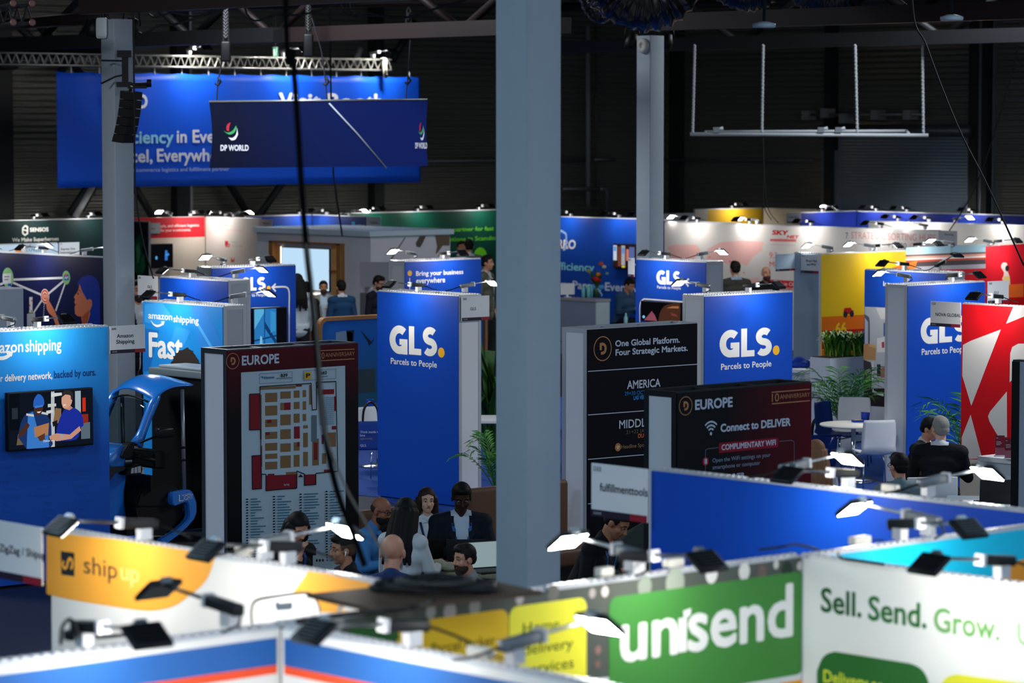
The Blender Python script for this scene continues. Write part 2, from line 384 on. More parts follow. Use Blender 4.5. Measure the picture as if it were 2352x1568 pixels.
# ================================================================ stand walls, near to far
def sign(w, x0, x1, ytop, ybot, code, lines, label, strip=.13, out=.03, tint='d5d7d9', low_strip='2a2233'):
    s0, t1 = w.at(x0, ytop); s1, _ = w.at(x1, ytop); t0 = t1 - (w.at(x0, ytop)[1] - w.at(x0, ybot)[1])
    q = Wall.__new__(Wall); q.__dict__.update(w.__dict__); q.o = w.xy(s0, out); q.p = Vector((q.o.x, q.o.y, 1)); q.L = s1 - s0
    root = thing('stand_sign', label, 'sign', (q.o.x, q.o.y, 0), q.rot)
    q.cv = Canvas(q); L = q.L; Hh = t1 - t0
    MB().box(0, L, 0, .012, t0, t1, M(tint, .6)).obj('board', root)
    b = MB().box(0, L, -.002, 0, t0, t0 + Hh * strip, M(low_strip, .5)); b.box(L * .7, L, -.003, -.0021, t0, t0 + Hh * strip, M('8c2230', .5)); b.obj('strip', root)
    cv = q.cv; v, f = glyphs('EUROPE', .02); k = Hh * strip * .3 / CAPH
    cv._mb('artwork').add([(L * .05 + a * k, -.004, t0 + Hh * strip * .35 + c * k) for a, c in v], f, M('c8c8c8', .6))
    if code:
        v, f = glyphs(code, .03); k = Hh * .085 / CAPH; cv._mb('artwork').add([(L * .04 + a * k, -.004, t1 - Hh * .14 + c * k) for a, c in v], f, M('15171a', .6))
    for tx, ax, ay, bx, by, cap in lines: cv.text(tx, ax, ay, bx, by, cap, M('15171a', .6), .014)
    cv.done(root.children[0]); MB().box(L * .1, L * .9, .012, out + .02, t1 - Hh * .4, t1 - Hh * .3, ALU).obj('bracket', root)
    return root
def gmat(name, c0, c1, ax, lo, hi, rough=.45):             # a print that runs from one ink to another
    m = bpy.data.materials.new(name); m.use_nodes = True; nt = m.node_tree; b = nt.nodes['Principled BSDF']; b.inputs['Roughness'].default_value = rough; b.inputs['Specular IOR Level'].default_value = .15
    tc = nt.nodes.new('ShaderNodeTexCoord'); sp = nt.nodes.new('ShaderNodeSeparateXYZ'); mr = nt.nodes.new('ShaderNodeMapRange'); mr.inputs[1].default_value = lo; mr.inputs[2].default_value = hi
    mx = nt.nodes.new('ShaderNodeMixRGB'); mx.inputs[1].default_value = rgb(c0); mx.inputs[2].default_value = rgb(c1); L = nt.links
    L.new(tc.outputs['Object'], sp.inputs[0]); L.new(sp.outputs[ax], mr.inputs[0]); L.new(mr.outputs[0], mx.inputs[0]); L.new(mx.outputs[0], b.inputs['Base Color']); return m
BLUE = M('0a46b0', .5, spec=.3); WT = M('e6e4de', .55); YEL = M('f0b429', .5); INK = M('20262c', .6); COPPER = M('b07a50', .5); PALE = M('b9c0d0', .55); DEEP = M('0a0b12', .4, spec=.12)
def Q(z, ox, oy): return lambda x, y: (ox + x / z, oy + y / z)
def vr(w, x, y, r): return w.at(x, y - r)[1] - w.at(x, y)[1]   # length of r picture units, upright on the wall
def gls(cv, g, l, s, dot, rp):
    cv.glyph(G_, *g, WT, .83); cv.glyph(L_, *l, WT, .62); cv.glyph(S_, *s, WT, .69); cv.disc(dot[0], dot[1], vr(cv.w, *dot, rp), M('f5b72e', .5), 'logo')
def dlogo(cv, x, y, rp):
    r = vr(cv.w, x, y, rp); cv.ring(x, y, r, r * .09, COPPER); a = cv.st((x, y))
    cv.line_st([(a[0] - r * .22, a[1] - r * .12), (a[0] - r * .22, a[1] + r * .42)], r * .24, COPPER)
    cv.line_st([(a[0] - r * .32, a[1] + r * .38)] + [(a[0] + px_, a[1] + py_) for px_, py_ in arc(0, 0, r * .34, r * .38, 90, -90, 14)] + [(a[0] - r * .2, a[1] - r * .38)], r * .24, COPPER)
# the wall at the very front, blue over orange over white, folding back in the middle
F1 = stand('X', (640, 1437), -80, 640, 'display_wall', 'blue, orange and white wall in front, running from the corner post towards the navy floor', WT, th=.06)
F2 = stand('Y', (640, 1437), 641, 1440, 'display_wall', 'blue, orange and white wall in front, running from the corner post under the yellow cards', WT, th=.06)
for w in (F1, F2):
    L = w.L; w.cv.face([(.02, 2.345), (L - .02, 2.345), (L - .02, 2.456), (.02, 2.456)], M('2c62a6', .5)); w.cv.face([(.02, 2.312), (L - .02, 2.312), (L - .02, 2.346), (.02, 2.346)], M('f2542a', .5)); w.cv.done(w.fp)
# yellow and white wall with the lower-case logo
SU = stand('Y', (500, 1277), 109, 1010, 'display_wall', 'white wall with orange-yellow swoosh, square dark logo and lower-case lettering', M('dedcd6', .6), th=.06)
c = SU.cv; q = Q(3.675, 0, 1160); q2 = Q(3.675, 600, 1160); OY = M('eda43c', .5)
c.poly([q(395, 225), q(1000, 290), q(1815, 415)] + bez(q(1815, 440), q(1770, 580), q(1700, 680), q(1600, 760), q(1480, 845), q(1330, 885), q(1180, 885), q(900, 845), q(600, 795), q(395, 748), n=4), OY)
c.poly([q2(400, 555), q2(560, 580), q2(900, 650), q2(1330, 850), q2(1050, 880), q2(660, 905), q2(500, 900), q2(480, 830), q2(430, 765), q2(380, 738), q2(270, 735)], OY)
c.line(bez(q2(655, 900), q2(690, 830), q2(770, 790), q2(860, 800), q2(930, 850), n=5), .028, M('9b9a94', .5)); c.poly(bez(q2(690, 890), q2(720, 840), q2(790, 820), q2(870, 850), q2(890, 880), n=3), WT)
c.line(bez(q(2130, 1010), q(2125, 880), q(2170, 800), q(2350, 765), q2(380, 738), q2(450, 775), q2(490, 850), q2(500, 905), n=6), .012, M('3b4048', .5))
c.poly([q2(130, 830), q2(265, 818), q2(265, 868), q2(250, 880), q2(130, 888)], M('4a5560', .5)); c.line([q(2330, 830), q(2352, 850)], .03, M('4a5560'))
c.poly([q(515, 385), q(630, 402), q(630, 600), q(520, 585)], INK)
c.line(bez(q(540, 470), q(530, 500), q(545, 530), q(565, 520), q(575, 480), q(590, 450), q(612, 470), q(612, 515), q(598, 535), n=5), .016, OY)
c.text('ship', *q(710, 578), *q(992, 612), 26, INK, .0, low=True); c.text('up', *q(1022, 628), *q(1176, 648), 26, M('f7cf7a', .5), 0, low=True)
c.text('by Global Blue', *q(955, 740), *q(1175, 765), 9, M('d9a040', .5), .0); c.done(SU.fp)
sign(SU, -30, 106, 1188, 1318, 'D38', [('ZigZag / Shipup', -1, 1266.5, 105.5, 1283, 17)], 'white name sign with dark strip beside the orange-yellow swoosh wall')
# grey photo wall with the green logo card
US = stand('X', (1845, 1274), 640, 1845, 'display_wall', 'wall printed with a blurred grey photo, green logo card and yellow cards', M('4d524b', .55), th=.06)
c = US.cv; q = Q(3.459, 1200, 1160); q2 = Q(3.675, 600, 1160)
for x, y, r, h in ((989, 1404, 15, '9a9a98'), (1033, 1404, 19, 'a5a09e'), (1090, 1393, 17, '969590'), (1193, 1375, 12, 'b5a9a4'), (706, 1435, 15, '80827e'), (774, 1430, 20, '8b8b86'), (1389, 1358, 11, 'cfc0b8'), (1360, 1362, 10, 'a89d98'), (1634, 1318, 19, 'e2ded6'), (1709, 1312, 18, 'd9d4cc'), (1782, 1296, 9, 'c9c4ba'), (1836, 1299, 9, 'bdb9ae'), (1550, 1338, 30, '90988a'), (1480, 1346, 22, '7d8578'), (1807, 1309, 18, '27382a'), (1750, 1312, 14, '6a5a54'), (1373, 1492, 9, '8a6a62'), (1372, 1525, 8, '7c5d56'), (860, 1420, 26, '3e4a3c'), (930, 1410, 22, '5a5f57'), (1270, 1362, 18, '6d6a62'), (1360, 1430, 16, '5e554f')):
    c.disc(x, y, vr(US, x, y, r), M(h, .6), ry=vr(US, x, y, r * 1.15))
c.poly([(1345, 1560), (1847, 1504), (1847, 1640), (1345, 1700)], M('cfd2d2', .5)); c.line([(1398, 1566), (1847, 1500)], .02, M('1c2a22', .6))
c.poly([q(2040, 1411), q(2238, 1378), q(2238, 1500), q(2040, 1530)], M('e8960f', .5))
c.poly(bez(q(1500, 1430), q(1540, 1375), q(1620, 1370), q(1690, 1335), q(1760, 1385), q(1770, 1450), n=4), M('c79a83', .6))
c.rr(1398, 1372, 1844, 1546, .045, M('3f8038', .5)); c.rr(1169, 1394, 1346, 1590, .045, M('ece23c', .5)); c.rr(910, 1432, 1167, 1520, .045, M('e3b81f', .5))
c.poly([(800, 1442), (909, 1432), (917, 1468), (815, 1474)], M('2b5e29', .6))
c.text('un', *q(785, 1220), *q(1222, 1185), 78, WT, .024, low=True); c.text('send', *q(1318, 1150), *q(2135, 1030), 78, WT, .024, low=True)
c.line([q(1268, 1165), q(1268, 893)], .052, WT, 'logo'); c.poly([q(1272, 838), q(1335, 815), q(1330, 868), q(1300, 893), q(1278, 893)], WT, 'logo')
G2 = M('3a4a14', .6); c.text('Home', 1200, 1456, 1283, 1441, 24, G2, .0); c.text('delivery', 1201, 1506, 1315, 1485, 24, G2, .0); c.text('services', 1203, 1551, 1316, 1530, 24, G2, .0)
c.text('Parcel locker', 990, 1500, 1136, 1481, 24, M('4a3d08', .6), .0); c.done(US.fp)
# white wall with three green words
SE = stand('Y', (1850, 1276), 1850, 2440, 'display_wall', 'white wall with three green words over a dark green rounded card', WT, th=.06, frame=M('d6d4ce', .5))
c = SE.cv; q = Q(3.35, 1760, 1100)
c.text('Sell.', *q(425, 1012), *q(730, 1062), 53, M('1d5626', .6), .022); c.text('Send.', *q(790, 1075), *q(1230, 1147), 53, M('2e6c34', .6), .022); c.text('Grow.', *q(1295, 1162), *q(1795, 1243), 53, M('6a9f5c', .6), .022); c.text('Unisend', *q(1935, 1265), *q(2600, 1370), 50, M('6fae63', .6), 0)
c.poly([q(395, 1700), q(393, 1480)] + bez(q(395, 1470), q(430, 1385), q(470, 1345), q(530, 1325), n=4) + [q(1100, 1415)] + bez(q(1130, 1423), q(1190, 1455), q(1235, 1515), q(1260, 1590), n=4) + [q(1265, 1800)], M('2c692e', .55))
c.poly([q(1340, 1800), q(1345, 1590)] + bez(q(1355, 1570), q(1385, 1530), q(1430, 1508), q(1480, 1500), n=4) + [q(2100, 1585), q(2100, 1850)], M('ddd836', .5))
c.text('Delivery so', *q(445, 1562), *q(905, 1630), 27, M('d6de3a', .6), .02); c.done(SE.fp)
CY = stand('X', (1933, 1266.5), 1862, 2440, 'display_wall', 'turquoise wall behind the white wall with green words', M('12aed0', .45), th=.06)
c = CY.cv; c.poly([(2288, 1298), (2360, 1282), (2420, 1272), (2420, 1350), (2280, 1330)], M('d28a2c', .5)); c.done(CY.fp)
FU = stand('Y', (1497, 1076), 1497, 2440, 'display_wall', 'long plain royal blue wall crossing in front of the wifi board', BLUE, th=.06)
sign(FU, 1367, 1495, 1062, 1183, 'D33', [('fulfillmenttools', 1378, 1128, 1488, 1139, 18)], 'white name sign at the end of the long plain royal blue wall')
# boards of the organiser
CB = stand('X', (1557, 900), 1557, 1867, 'information_board', 'dark red wifi board on the aisle, white side panel', gmat('wine_print', '08090f', '5d0616', 0, .5, 1.75), sidepx=1480, frame=M('2a2e33', .4, .4), side_mat=M('d2d4da', .6), cat='information board', post=.05, dot=0)
c = CB.cv; q = Q(3.92, 1280, 720); dlogo(c, *q(1155, 830), 21)
c.text('EUROPE', *q(1242, 864), *q(1575, 836), 21.5, PALE, .03); c.text('10', *q(1930, 795), *q(1995, 788), 18.5, COPPER, 0); c.text('ANNIVERSARY', *q(2003, 768), *q(2273, 746), 9.5, COPPER, .0)
c.line([q(1928, 708), q(2270, 680)], .008, COPPER); c.line([q(1930, 812), q(2272, 783)], .008, COPPER)
a = c.st(q(1382, 1080)); u = vr(CB, *q(1382, 1080), 25 / 3.92)
c.face(ell(*a, u * .55, u * .62), PALE)
for k, rr_ in ((1, 1.75), (2, 3.0), (3, 4.3)): c.line_st(arc(a[0], a[1], rr_ * u * .98, rr_ * u, 135, 45, 14), u * .62, PALE)
c.text('Connect to DELIVER', *q(1470, 1063), *q(2096, 1006), 17, PALE, .035)
c.poly([q(1452, 1165), q(1988, 1114), q(1988, 1201), q(1452, 1255)], M('870a26', .5)); c.text('COMPLIMENTARY WIFI', *q(1478, 1228), *q(1964, 1181), 12.2, PALE, .025)
x, y = q(1332, 1330); c.disc(x, y, vr(CB, x, y, 10), M('a5102e', .5)); c.text('1', x - 1.6, y + 5.5, x + 2.4, y + 5.2, 11, PALE, .02)
c.text('Open the WiFi settings on your', *q(1394, 1340), *q(1916, 1286), 9.2, M('8a93a8', .6), 0); c.text('smartphone or computer', *q(1395, 1402), *q(1823, 1358), 9.2, M('8a93a8', .6), 0)
c.text('DELIVER', *q(1480, 1492), *q(1682, 1468), 10, PALE, .02)
for l in ([q(1330, 1500), q(1330, 1230), q(1350, 1215), q(1448, 1206)], [q(1992, 1150), q(2105, 1140), q(2128, 1155), q(2130, 1500)]): c.line(l, .004, M('6b6f80', .6))
c.done(CB.fp)
MP = stand('X', (520, 803), 520, 822, 'information_board', 'black and dark red board showing the floor plan of the fair', gmat('wine_print', '07080d', '5d0616', 2, 1.9, 2.75), sidepx=460, side_mat=M('d6d6e0', .6), cat='information board', post=.05, dot=0, frame=M('4a4f57', .35, .5))
c = MP.cv; q = Q(3.016, 440, 760); dlogo(c, *q(285, 208), 18); c.text('EUROPE', *q(350, 236), *q(604, 220), 20.5, PALE, .03)
c.text('10', *q(886, 192), *q(920, 190), 14, COPPER, 0); c.text('ANNIVERSARY', *q(926, 181), *q(1130, 168), 9, COPPER, 0); c.line([q(890, 136), q(1128, 125)], .008, COPPER); c.line([q(893, 206), q(1128, 192)], .008, COPPER)
c.rect(*q(342, 287), *q(1068, 1640), M('a9bac6', .5))
BR_, RD, BKL = M('7d5f3e', .6), M('7c1022', .6), .007
def zr(x0, y0, x1, y1, m): s_ = (x1 - x0) * .045; c.poly([q(x0, y0 + s_ / 2), q(x1, y0 - s_ / 2), q(x1, y1 - s_ / 2), q(x0, y1 + s_ / 2)], m)
for xs, ys in (((508, 593), ((428, 492), (516, 585), (612, 664), (698, 747), (775, 828), (849, 885), (905, 958))), ((613, 686), ((418, 468), (578, 652), (680, 748), (778, 836), (862, 948))), ((706, 747), ((412, 462), (490, 540), (572, 635), (770, 828), (857, 940))), ((768, 792), ((408, 457), (486, 545), (574, 623))), ((772, 804), ((652, 674), (704, 804), (836, 936)))):
    for a0, b0 in ys: zr(xs[0], a0, xs[1], b0, BR_)
for r_ in ((613, 497, 640, 547), (472, 384, 720, 402), (472, 440, 484, 750), (475, 795, 488, 940), (813, 372, 828, 510), (835, 745, 880, 930), (935, 702, 998, 802), (903, 846, 930, 918), (950, 842, 975, 915), (652, 975, 722, 998)): zr(*r_, BR_)
for r_ in ((640, 495, 684, 546), (708, 660, 748, 744), (398, 440, 470, 682), (417, 866, 480, 1090), (512, 996, 725, 1098), (778, 992, 858, 1064), (875, 404, 985, 438), (986, 452, 998, 554), (970, 657, 1000, 681), (900, 716, 913, 782), (845, 772, 870, 892), (865, 372, 892, 395), (522, 614, 552, 636), (512, 700, 538, 720), (722, 372, 762, 384), (730, 768, 747, 800), (525, 988, 572, 1008), (915, 958, 970, 975)): zr(*r_, RD)
zr(828, 582, 865, 764, M('5c6a75', .6))
for xx in (885, 925, 955):
    for yy in range(455, 650, 14): zr(xx, yy, xx + 26, yy + 8, M('7d95a8', .6))
def bl(*p): c.line([q(*a) for a in p], .009, M('0c0e12', .6))
bl((470, 385), (825, 362), (832, 546), (862, 543), (862, 355), (996, 349), (1010, 970), (858, 985)); bl((470, 385), (480, 990), (512, 992)); bl((778, 990), (725, 968)); bl((398, 437), (470, 434)); bl((398, 437), (398, 684), (470, 682)); bl((480, 860), (415, 864), (418, 1095), (482, 1090), (482, 990)); bl((512, 990), (512, 1105), (726, 1085), (726, 968)); bl((778, 985), (778, 1068), (858, 1062), (858, 985))
c.poly([q(735, 1012), q(752, 990), q(770, 1010)], M('0c0e12', .6)); c.text('Spring', *q(636, 1070), *q(672, 1067), 4.5, PALE, .0)
LG = M('6c7a86', .6)
for p_ in (((467, 296), (693, 281), (694, 350), (468, 364), (467, 296)), ((772, 275), (996, 262), (997, 328), (773, 342), (772, 275))): c.line([q(*a) for a in p_], .004, LG)
c.text('Hermes', *q(498, 332), *q(568, 326), 6, M('1d4f80', .6), .02, skew=.2); c.poly([q(472, 314), q(495, 313), q(490, 328)], M('1d6fa8', .6)); c.text('B39', *q(615, 318), *q(660, 315), 7, INK, .03); c.text('B43', *q(885, 301), *q(931, 298), 7, INK, .03); c.line([q(585, 328), q(690, 322)], .01, LG); c.line([q(880, 316), q(938, 312)], .01, LG)
c.poly([q(778, 284), q(823, 281), q(823, 332), q(778, 335)], M('d6a312', .6)); c.text('P', *q(790, 322), *q(815, 320), 9, INK, .05)
random.seed(3)
for xx, yy in ((372, 1160), (557, 1141), (740, 1125), (918, 1106)):
    k = 0
    while yy + k * 19 < 1600:
        y0 = yy + k * 19; c.poly([q(xx, y0), q(xx + 15, y0 - 1), q(xx + 15, y0 + 8), q(xx, y0 + 9)], M('14171c', .6)); l_ = random.uniform(28, 105); c.line([q(xx + 32, y0 + 4), q(xx + 32 + l_, y0 + 4 - l_ * .045)], .011, M('3f6f86', .6)); k += 1
c.done(MP.fp)
OG = stand('X', (1350, 754.4), 1350, 1603, 'information_board', 'tall black board listing four markets beside the thick column', DEEP, sidepx=1291, side_mat=M('c6cad6', .6), cat='information board', post=.05, dot=0, frame=M('a9aeb8', .35, .4))
c = OG.cv; q = Q(3.92, 1280, 720); dlogo(c, *q(408, 315), 27.5); c.text('One Global Platform.', *q(523, 293), *q(1100, 262), 13.5, PALE, .03); c.text('Four Strategic Markets.', *q(525, 375), *q(1172, 335), 13.5, PALE, .03)
for a, b in (((275, 520), (1265, 455)), ((275, 912), (1265, 838)), ((275, 1312), (1265, 1228)), ((275, 1712), (1265, 1620))): c.line([q(*a), q(*b)], .008, PALE)
c.text('AMERICA', *q(628, 678), *q(926, 655), 18, PALE, .02); c.text('29+30 OCT 2025', *q(605, 738), *q(876, 716), 8.5, M('2a80c4', .5), 0); c.text('LAS VEGAS', *q(685, 776), *q(826, 764), 9, M('2a8ad8', .5), .03)
c.text('MIDDLE EAST', *q(556, 1033), *q(1030, 995), 18.5, PALE, .015); c.text('21+22 JAN 2026', *q(618, 1084), *q(912, 1058), 8.5, M('6b5a50', .6), 0); c.text('DUBAI', *q(725, 1118), *q(828, 1108), 8.5, M('d0693a', .5), .03)
x, y = q(543, 1202); c.disc(x, y, vr(OG, x, y, 9.5), M('a87045', .5)); c.line([(x - 3, y - 2), (x, y + 4), (x + 3, y - 2), (x - 3, y - 2)], .008, M('e0c4a4', .5)); c.text('Headline Sponsor', *q(575, 1214), *q(850, 1192), 8.5, M('9a7454', .6), .005); c.done(OG.fp)
# royal blue island of the parcel company
GB = stand('Y', (1052, 678), 865.5, 1052, 'display_tower', 'tall royal blue tower with big white three-letter logo behind the seated group', BLUE, sidepx=1105, cat='stand tower', side_mat=M('d8d8dc', .6))
c = GB.cv; gls(c, (895, 811, 936, 748.5), (939.5, 813.5, 967.5, 750.5), (971, 816.5, 1004, 752), (1013.8, 809.5), 11.5); c.text('Parcels to People', 898, 834.5, 1003.4, 844.5, 13.5, WT, .012); c.done(GB.fp)
GBX = Wall('X', (1052, 678), 1052, 1105, 2.5); sign(GBX, 1057, 1120, 681, 737, 'B50', [('GLS', 1080, 712.5, 1093, 711.5, 6.5)], 'white name sign on the side of the logo tower behind the seated group')
GR = stand('X', (1619, 679), 1619, 1822, 'display_tower', 'royal blue tower with big white three-letter logo behind the two dark boards', BLUE, sidepx=1568, cat='stand tower', side_mat=M('ccd0d6', .6))
c = GR.cv; gls(c, (1652.4, 822.5, 1698.4, 756), (1702, 819.8, 1733, 753), (1735.4, 818.3, 1772.5, 751), (1782.6, 804), 11); c.text('Parcels to People', 1656, 848.5, 1771.2, 841.3, 13.5, WT, .012); c.done(GR.fp)
GX = stand('X', (2086.5, 654.6), 2086.5, 2265, 'display_tower', 'royal blue tower with big white logo half behind the red and white wall', BLUE, sidepx=2034, cat='stand tower', side_mat=M('c0c8d0', .6))
c = GX.cv; gls(c, (2114.4, 791, 2154, 728), (2157, 787, 2187, 726), (2189.5, 785.5, 2222, 724), (2230, 772), 10.5); c.text('Parcels to People', 2117, 814.5, 2221, 808, 14, WT, .012); c.done(GX.fp)
sign(GX, 2265.5, 2313, 646, 697, 'B50', [('GLS', 2283, 674.5, 2293.5, 674, 5.5)], 'white name sign behind the red and white wall, on the far blue tower')
GA = stand('Y', (1460.4, 594), 1460.4, 1621.5, 'display_tower', 'royal blue tower with logo, white arrow and screen behind the black market board', BLUE, sidepx=1661, cat='stand tower', side_mat=M('a6aeb6', .6))
c = GA.cv; gls(c, (1507.7, 652.5, 1529.4, 621), (1530.6, 653, 1545, 621.5), (1546, 654.3, 1563, 623), (1568, 648.6), 5.6); c.text('Parcels to People', 1509.4, 661.8, 1563.8, 665.6, 6.6, WT, .012)
c.line([(1574.5, 648.3), (1605, 650.2)], .03, WT); c.line([(1582.5, 640), (1574, 648.3), (1581.5, 657.3)], .03, WT); c.line(bez((1470, 740), (1470, 700), (1477, 688), (1490, 687), (1568, 693), n=4), .02, WT); c.done(GA.fp)
sign(GA, 1446, 1460, 592, 635, 'B50', [], 'narrow white sign peeking from the edge of the arrow tower near the flowers')
BB = stand('X', (929.6, 599.7), 929.6, 1105.4, 'display_tower', 'royal blue tower with two lines of white lettering and a yellow dot', BLUE, sidepx=893, cat='stand tower', side_mat=M('b0b4ba', .6))
c = BB.cv; c.disc(941, 627.4, vr(BB, 941, 627, 6.4), M('f5b72e', .5)); c.line([(941, 638), (941, 700)], .016, WT); c.text('Bring your business', 955.7, 633.3, 1063.8, 628.7, 10.3, WT, .022); c.text('everywhere', 955.7, 650.6, 1022, 648, 8, WT, .022, low=True); c.done(BB.fp)
GL = stand('X', (582, 611), 485.4, 679, 'display_tower', 'royal blue tower with logo, white arrow line and screen behind the light blue tower', BLUE, sidepx=452, cat='stand tower', side_mat=M('a2a8ae', .6))
c = GL.cv; gls(c, (553, 669, 574, 636.5), (575, 667.5, 589, 636), (590.5, 667, 610, 635.5), (617, 661.6), 5.8); c.text('Parcels to People', 552, 682.5, 611, 679.5, 7.2, WT, .012)
c.line(bez((626, 659.5), (650, 658.3), (660, 661), (664, 672), (664, 700), n=5) + [(664, 760), (664, 800)], .026, WT); c.line([(633, 651.5), (625, 659.5), (633, 669)], .026, WT); c.line([(577, 707), (644, 705)], .012, WT); c.done(GL.fp)
GP = stand('Y', (522, 644.3), 365.5, 522, 'display_tower', 'plain royal blue tower behind the light blue tower', BLUE, sidepx=575, cat='stand tower', side_mat=M('aab0b8', .6))
sign(GP, 320.5, 365, 632, 684, 'B50', [('GLS', 339, 661, 349, 661.5, 6)], 'white name sign at the edge of the plain royal blue tower')
# light blue stand
LB = gmat('sky_print', '1d55b8', '2aa0ea', 2, 1.3, 2.5)
AF = stand('Y', (510, 703), 326, 510, 'display_tower', 'light blue tower with a big white word over curly hair', M('1f86d2', .45), sidepx=565, cat='stand tower', side_mat=M('a9a9b2', .6))
c = AF.cv; q = Q(4.612, 300, 460)
for p_, h in (([(150, 1100), (330, 1080), (420, 1200), (350, 1330), (150, 1290)], '3a98dc'), ([(640, 1110), (800, 1120), (960, 1500), (960, 1830), (760, 1650)], '2c7fce'), ([(130, 1350), (300, 1380), (200, 1800), (130, 1820)], '1a6cba'), ([(480, 1330), (640, 1380), (560, 1560), (430, 1480)], '2f90da'), ([(690, 1300), (720, 1300), (960, 1700), (960, 1760)], '4aa5e2')): c.poly([q(*a) for a in p_], M(h, .5))
c.text('amazon', *q(190, 1241), *q(441, 1276), 9.6, WT, .02, low=True); c.text('shipping', *q(456, 1280), *q(722, 1313), 9.6, WT, .02, low=True)
c.line(bez(q(218, 1272), q(245, 1312), q(285, 1330), q(325, 1318), q(350, 1296), n=5), [.006 + .02 * min(1, i / 8) for i in range(21)], WT); c.line([q(326, 1288), q(356, 1286), q(346, 1318)], .014, WT)
q = Q(3.135, 0, 730); c.text('Fast', *q(1078, 281), *q(1314, 290), 53, WT, .03)
rr_ = [(1220, 400), (1226, 350), (1250, 290), (1285, 245), (1350, 215), (1395, 250), (1430, 300), (1446, 350), (1448, 400)]; hp = []
for i in range(len(rr_) - 1):
    for k in range(6): t = k / 6; a, b = rr_[i], rr_[i + 1]; j = random.uniform(-9, 9); hp.append(q(a[0] + (b[0] - a[0]) * t + j, a[1] + (b[1] - a[1]) * t - abs(j)))
c.poly(hp + [q(1448, 470), q(1220, 470)], M('2a2320', .8)); c.poly([q(*a) for a in ((1272, 470), (1278, 385), (1295, 345), (1330, 330), (1368, 345), (1388, 385), (1390, 470))], M('c68a72', .6)); c.done(AF.fp)
AW = stand('X', (247, 747.5), -100, 247, 'display_wall', 'light blue wall carrying the large television', LB, th=.3)
c = AW.cv; c.text('amazon', -36, 812, 52.8, 807.6, 17, WT, .02, low=True); c.text('shipping', 58.4, 807.6, 140.4, 802.8, 17, WT, .02, low=True)
c.line(bez((-24, 811), (-8, 821), (10, 821.5), (26, 812), n=5), [.006 + .03 * min(1, i / 7) for i in range(16)], WT); c.line([(15, 811), (27.5, 809), (25, 818)], .018, WT)
c.text('Your delivery network,', -26, 876.5, 119.6, 870.2, 15.5, WT, .022); c.text('backed by ours.', 124, 867.5, 219.5, 861.5, 15.5, M('143a78', .5), .022)
FT = M('2a62c8', .5); random.seed(5)
for r_ in range(17):
    y0 = 930 + r_ * 17
    for k in range(3):
        x0 = random.uniform(-10, 20) + k * 78 + (8 if r_ % 2 else 0); wd_ = random.choice((('Everyday.', 36), ('Dedicated', 38), ('Fast', 16), ('Simple', 25)))
        if x0 + wd_[1] < 243: c.text(wd_[0], x0, y0 - x0 * .05 + 8, x0 + wd_[1], y0 - (x0 + wd_[1]) * .05 + 8, 7, FT, 0)
c.done(AW.fp)
sign(AW, 249, 329, 749, 812, 'B40', [('Amazon', 268.3, 776, 306, 773.6, 8.5), ('Shipping', 266.8, 789, 308.6, 787, 8.5)], 'white name sign at the end of the light blue wall with the television', tint='d3d4d6')
# drawn wall at the left, and the stands behind
IL = stand('Y', (120, 584.5), -90, 240, 'display_wall', 'navy wall with a drawing of a blue-haired woman pointing at a target', M('1b2152', .5), th=.06)
c = IL.cv; q = Q(4.612, 0, 460); SK = M('ee8a66', .6); LN = M('dfe0ea', .6)
for a, b in (((130, 840), (680, 820)), ((140, 872), (450, 1005)), ((500, 1000), (690, 840)), ((700, 850), (590, 1172)), ((450, 1050), (350, 1200)), ((0, 890), (30, 880))): c.line([q(*a), q(*b)], .035, LN)
GN = M('8fcb86', .6); x, y = q(85, 818); c.disc(x, y, vr(IL, x, y, 23), GN); c.poly([q(30, 780), q(118, 770), q(118, 880), q(30, 885)], LN); c.line([q(45, 810), q(100, 806)], .012, INK); c.line([q(45, 840), q(90, 836)], .012, INK); c.poly([q(85, 880), q(122, 878), q(122, 915), q(85, 917)], M('2a5fc0', .6))
x, y = q(703, 818); c.disc(x, y, vr(IL, x, y, 16), GN); c.poly([q(680, 788), q(728, 786), q(728, 845), q(680, 847)], M('2a5fc0', .6)); c.line([q(686, 830), q(698, 810), q(706, 832), q(716, 808), q(722, 820)], .015, LN); c.disc(*q(697, 787), vr(IL, x, y, 3.6), M('f0553a', .6))
x, y = q(478, 1015)
for r_, h in ((17, 'f4f0ee'), (15, 'ee5a30'), (10.5, 'f4f0ee'), (8, 'ee5a30'), (4.5, 'f4c4b4')): c.disc(x, y, vr(IL, x, y, r_), M(h, .6))
c.poly([q(*a) for a in ((490, 1100), (497, 1075), (478, 1025), (492, 1018), (530, 1078), (560, 1130), (590, 1190), (640, 1340), (600, 1340), (560, 1230), (520, 1195), (497, 1150))], SK)
c.poly([q(*a) for a in ((845, 885), (828, 960), (784, 1022), (797, 1050), (788, 1078), (803, 1102), (792, 1128), (796, 1200), (822, 1226), (862, 1230), (876, 1330), (930, 1330), (965, 1200), (990, 1080), (960, 1040), (920, 1050), (900, 1000))], SK)
c.poly([q(*a) for a in ((818, 912), (828, 860), (868, 815), (930, 790), (990, 800), (1040, 850), (1062, 950), (1062, 1330), (918, 1330), (958, 1200), (950, 1180), (978, 1110), (975, 1060), (955, 1042), (922, 1056), (900, 1012), (870, 960), (845, 885))], M('1c3fb4', .55))
c.poly([q(*a) for a in ((905, 1195), (950, 1160), (940, 1230), (915, 1330), (878, 1330), (870, 1235))], M('c8603f', .6)); c.line([q(818, 992), q(830, 985), q(834, 1000)], .018, INK); c.line(bez(q(815, 958), q(838, 948), q(860, 975), n=4), .01, M('7a3a2a', .6)); c.line([q(793, 1102), q(808, 1108)], .012, M('9c2c2c', .6))
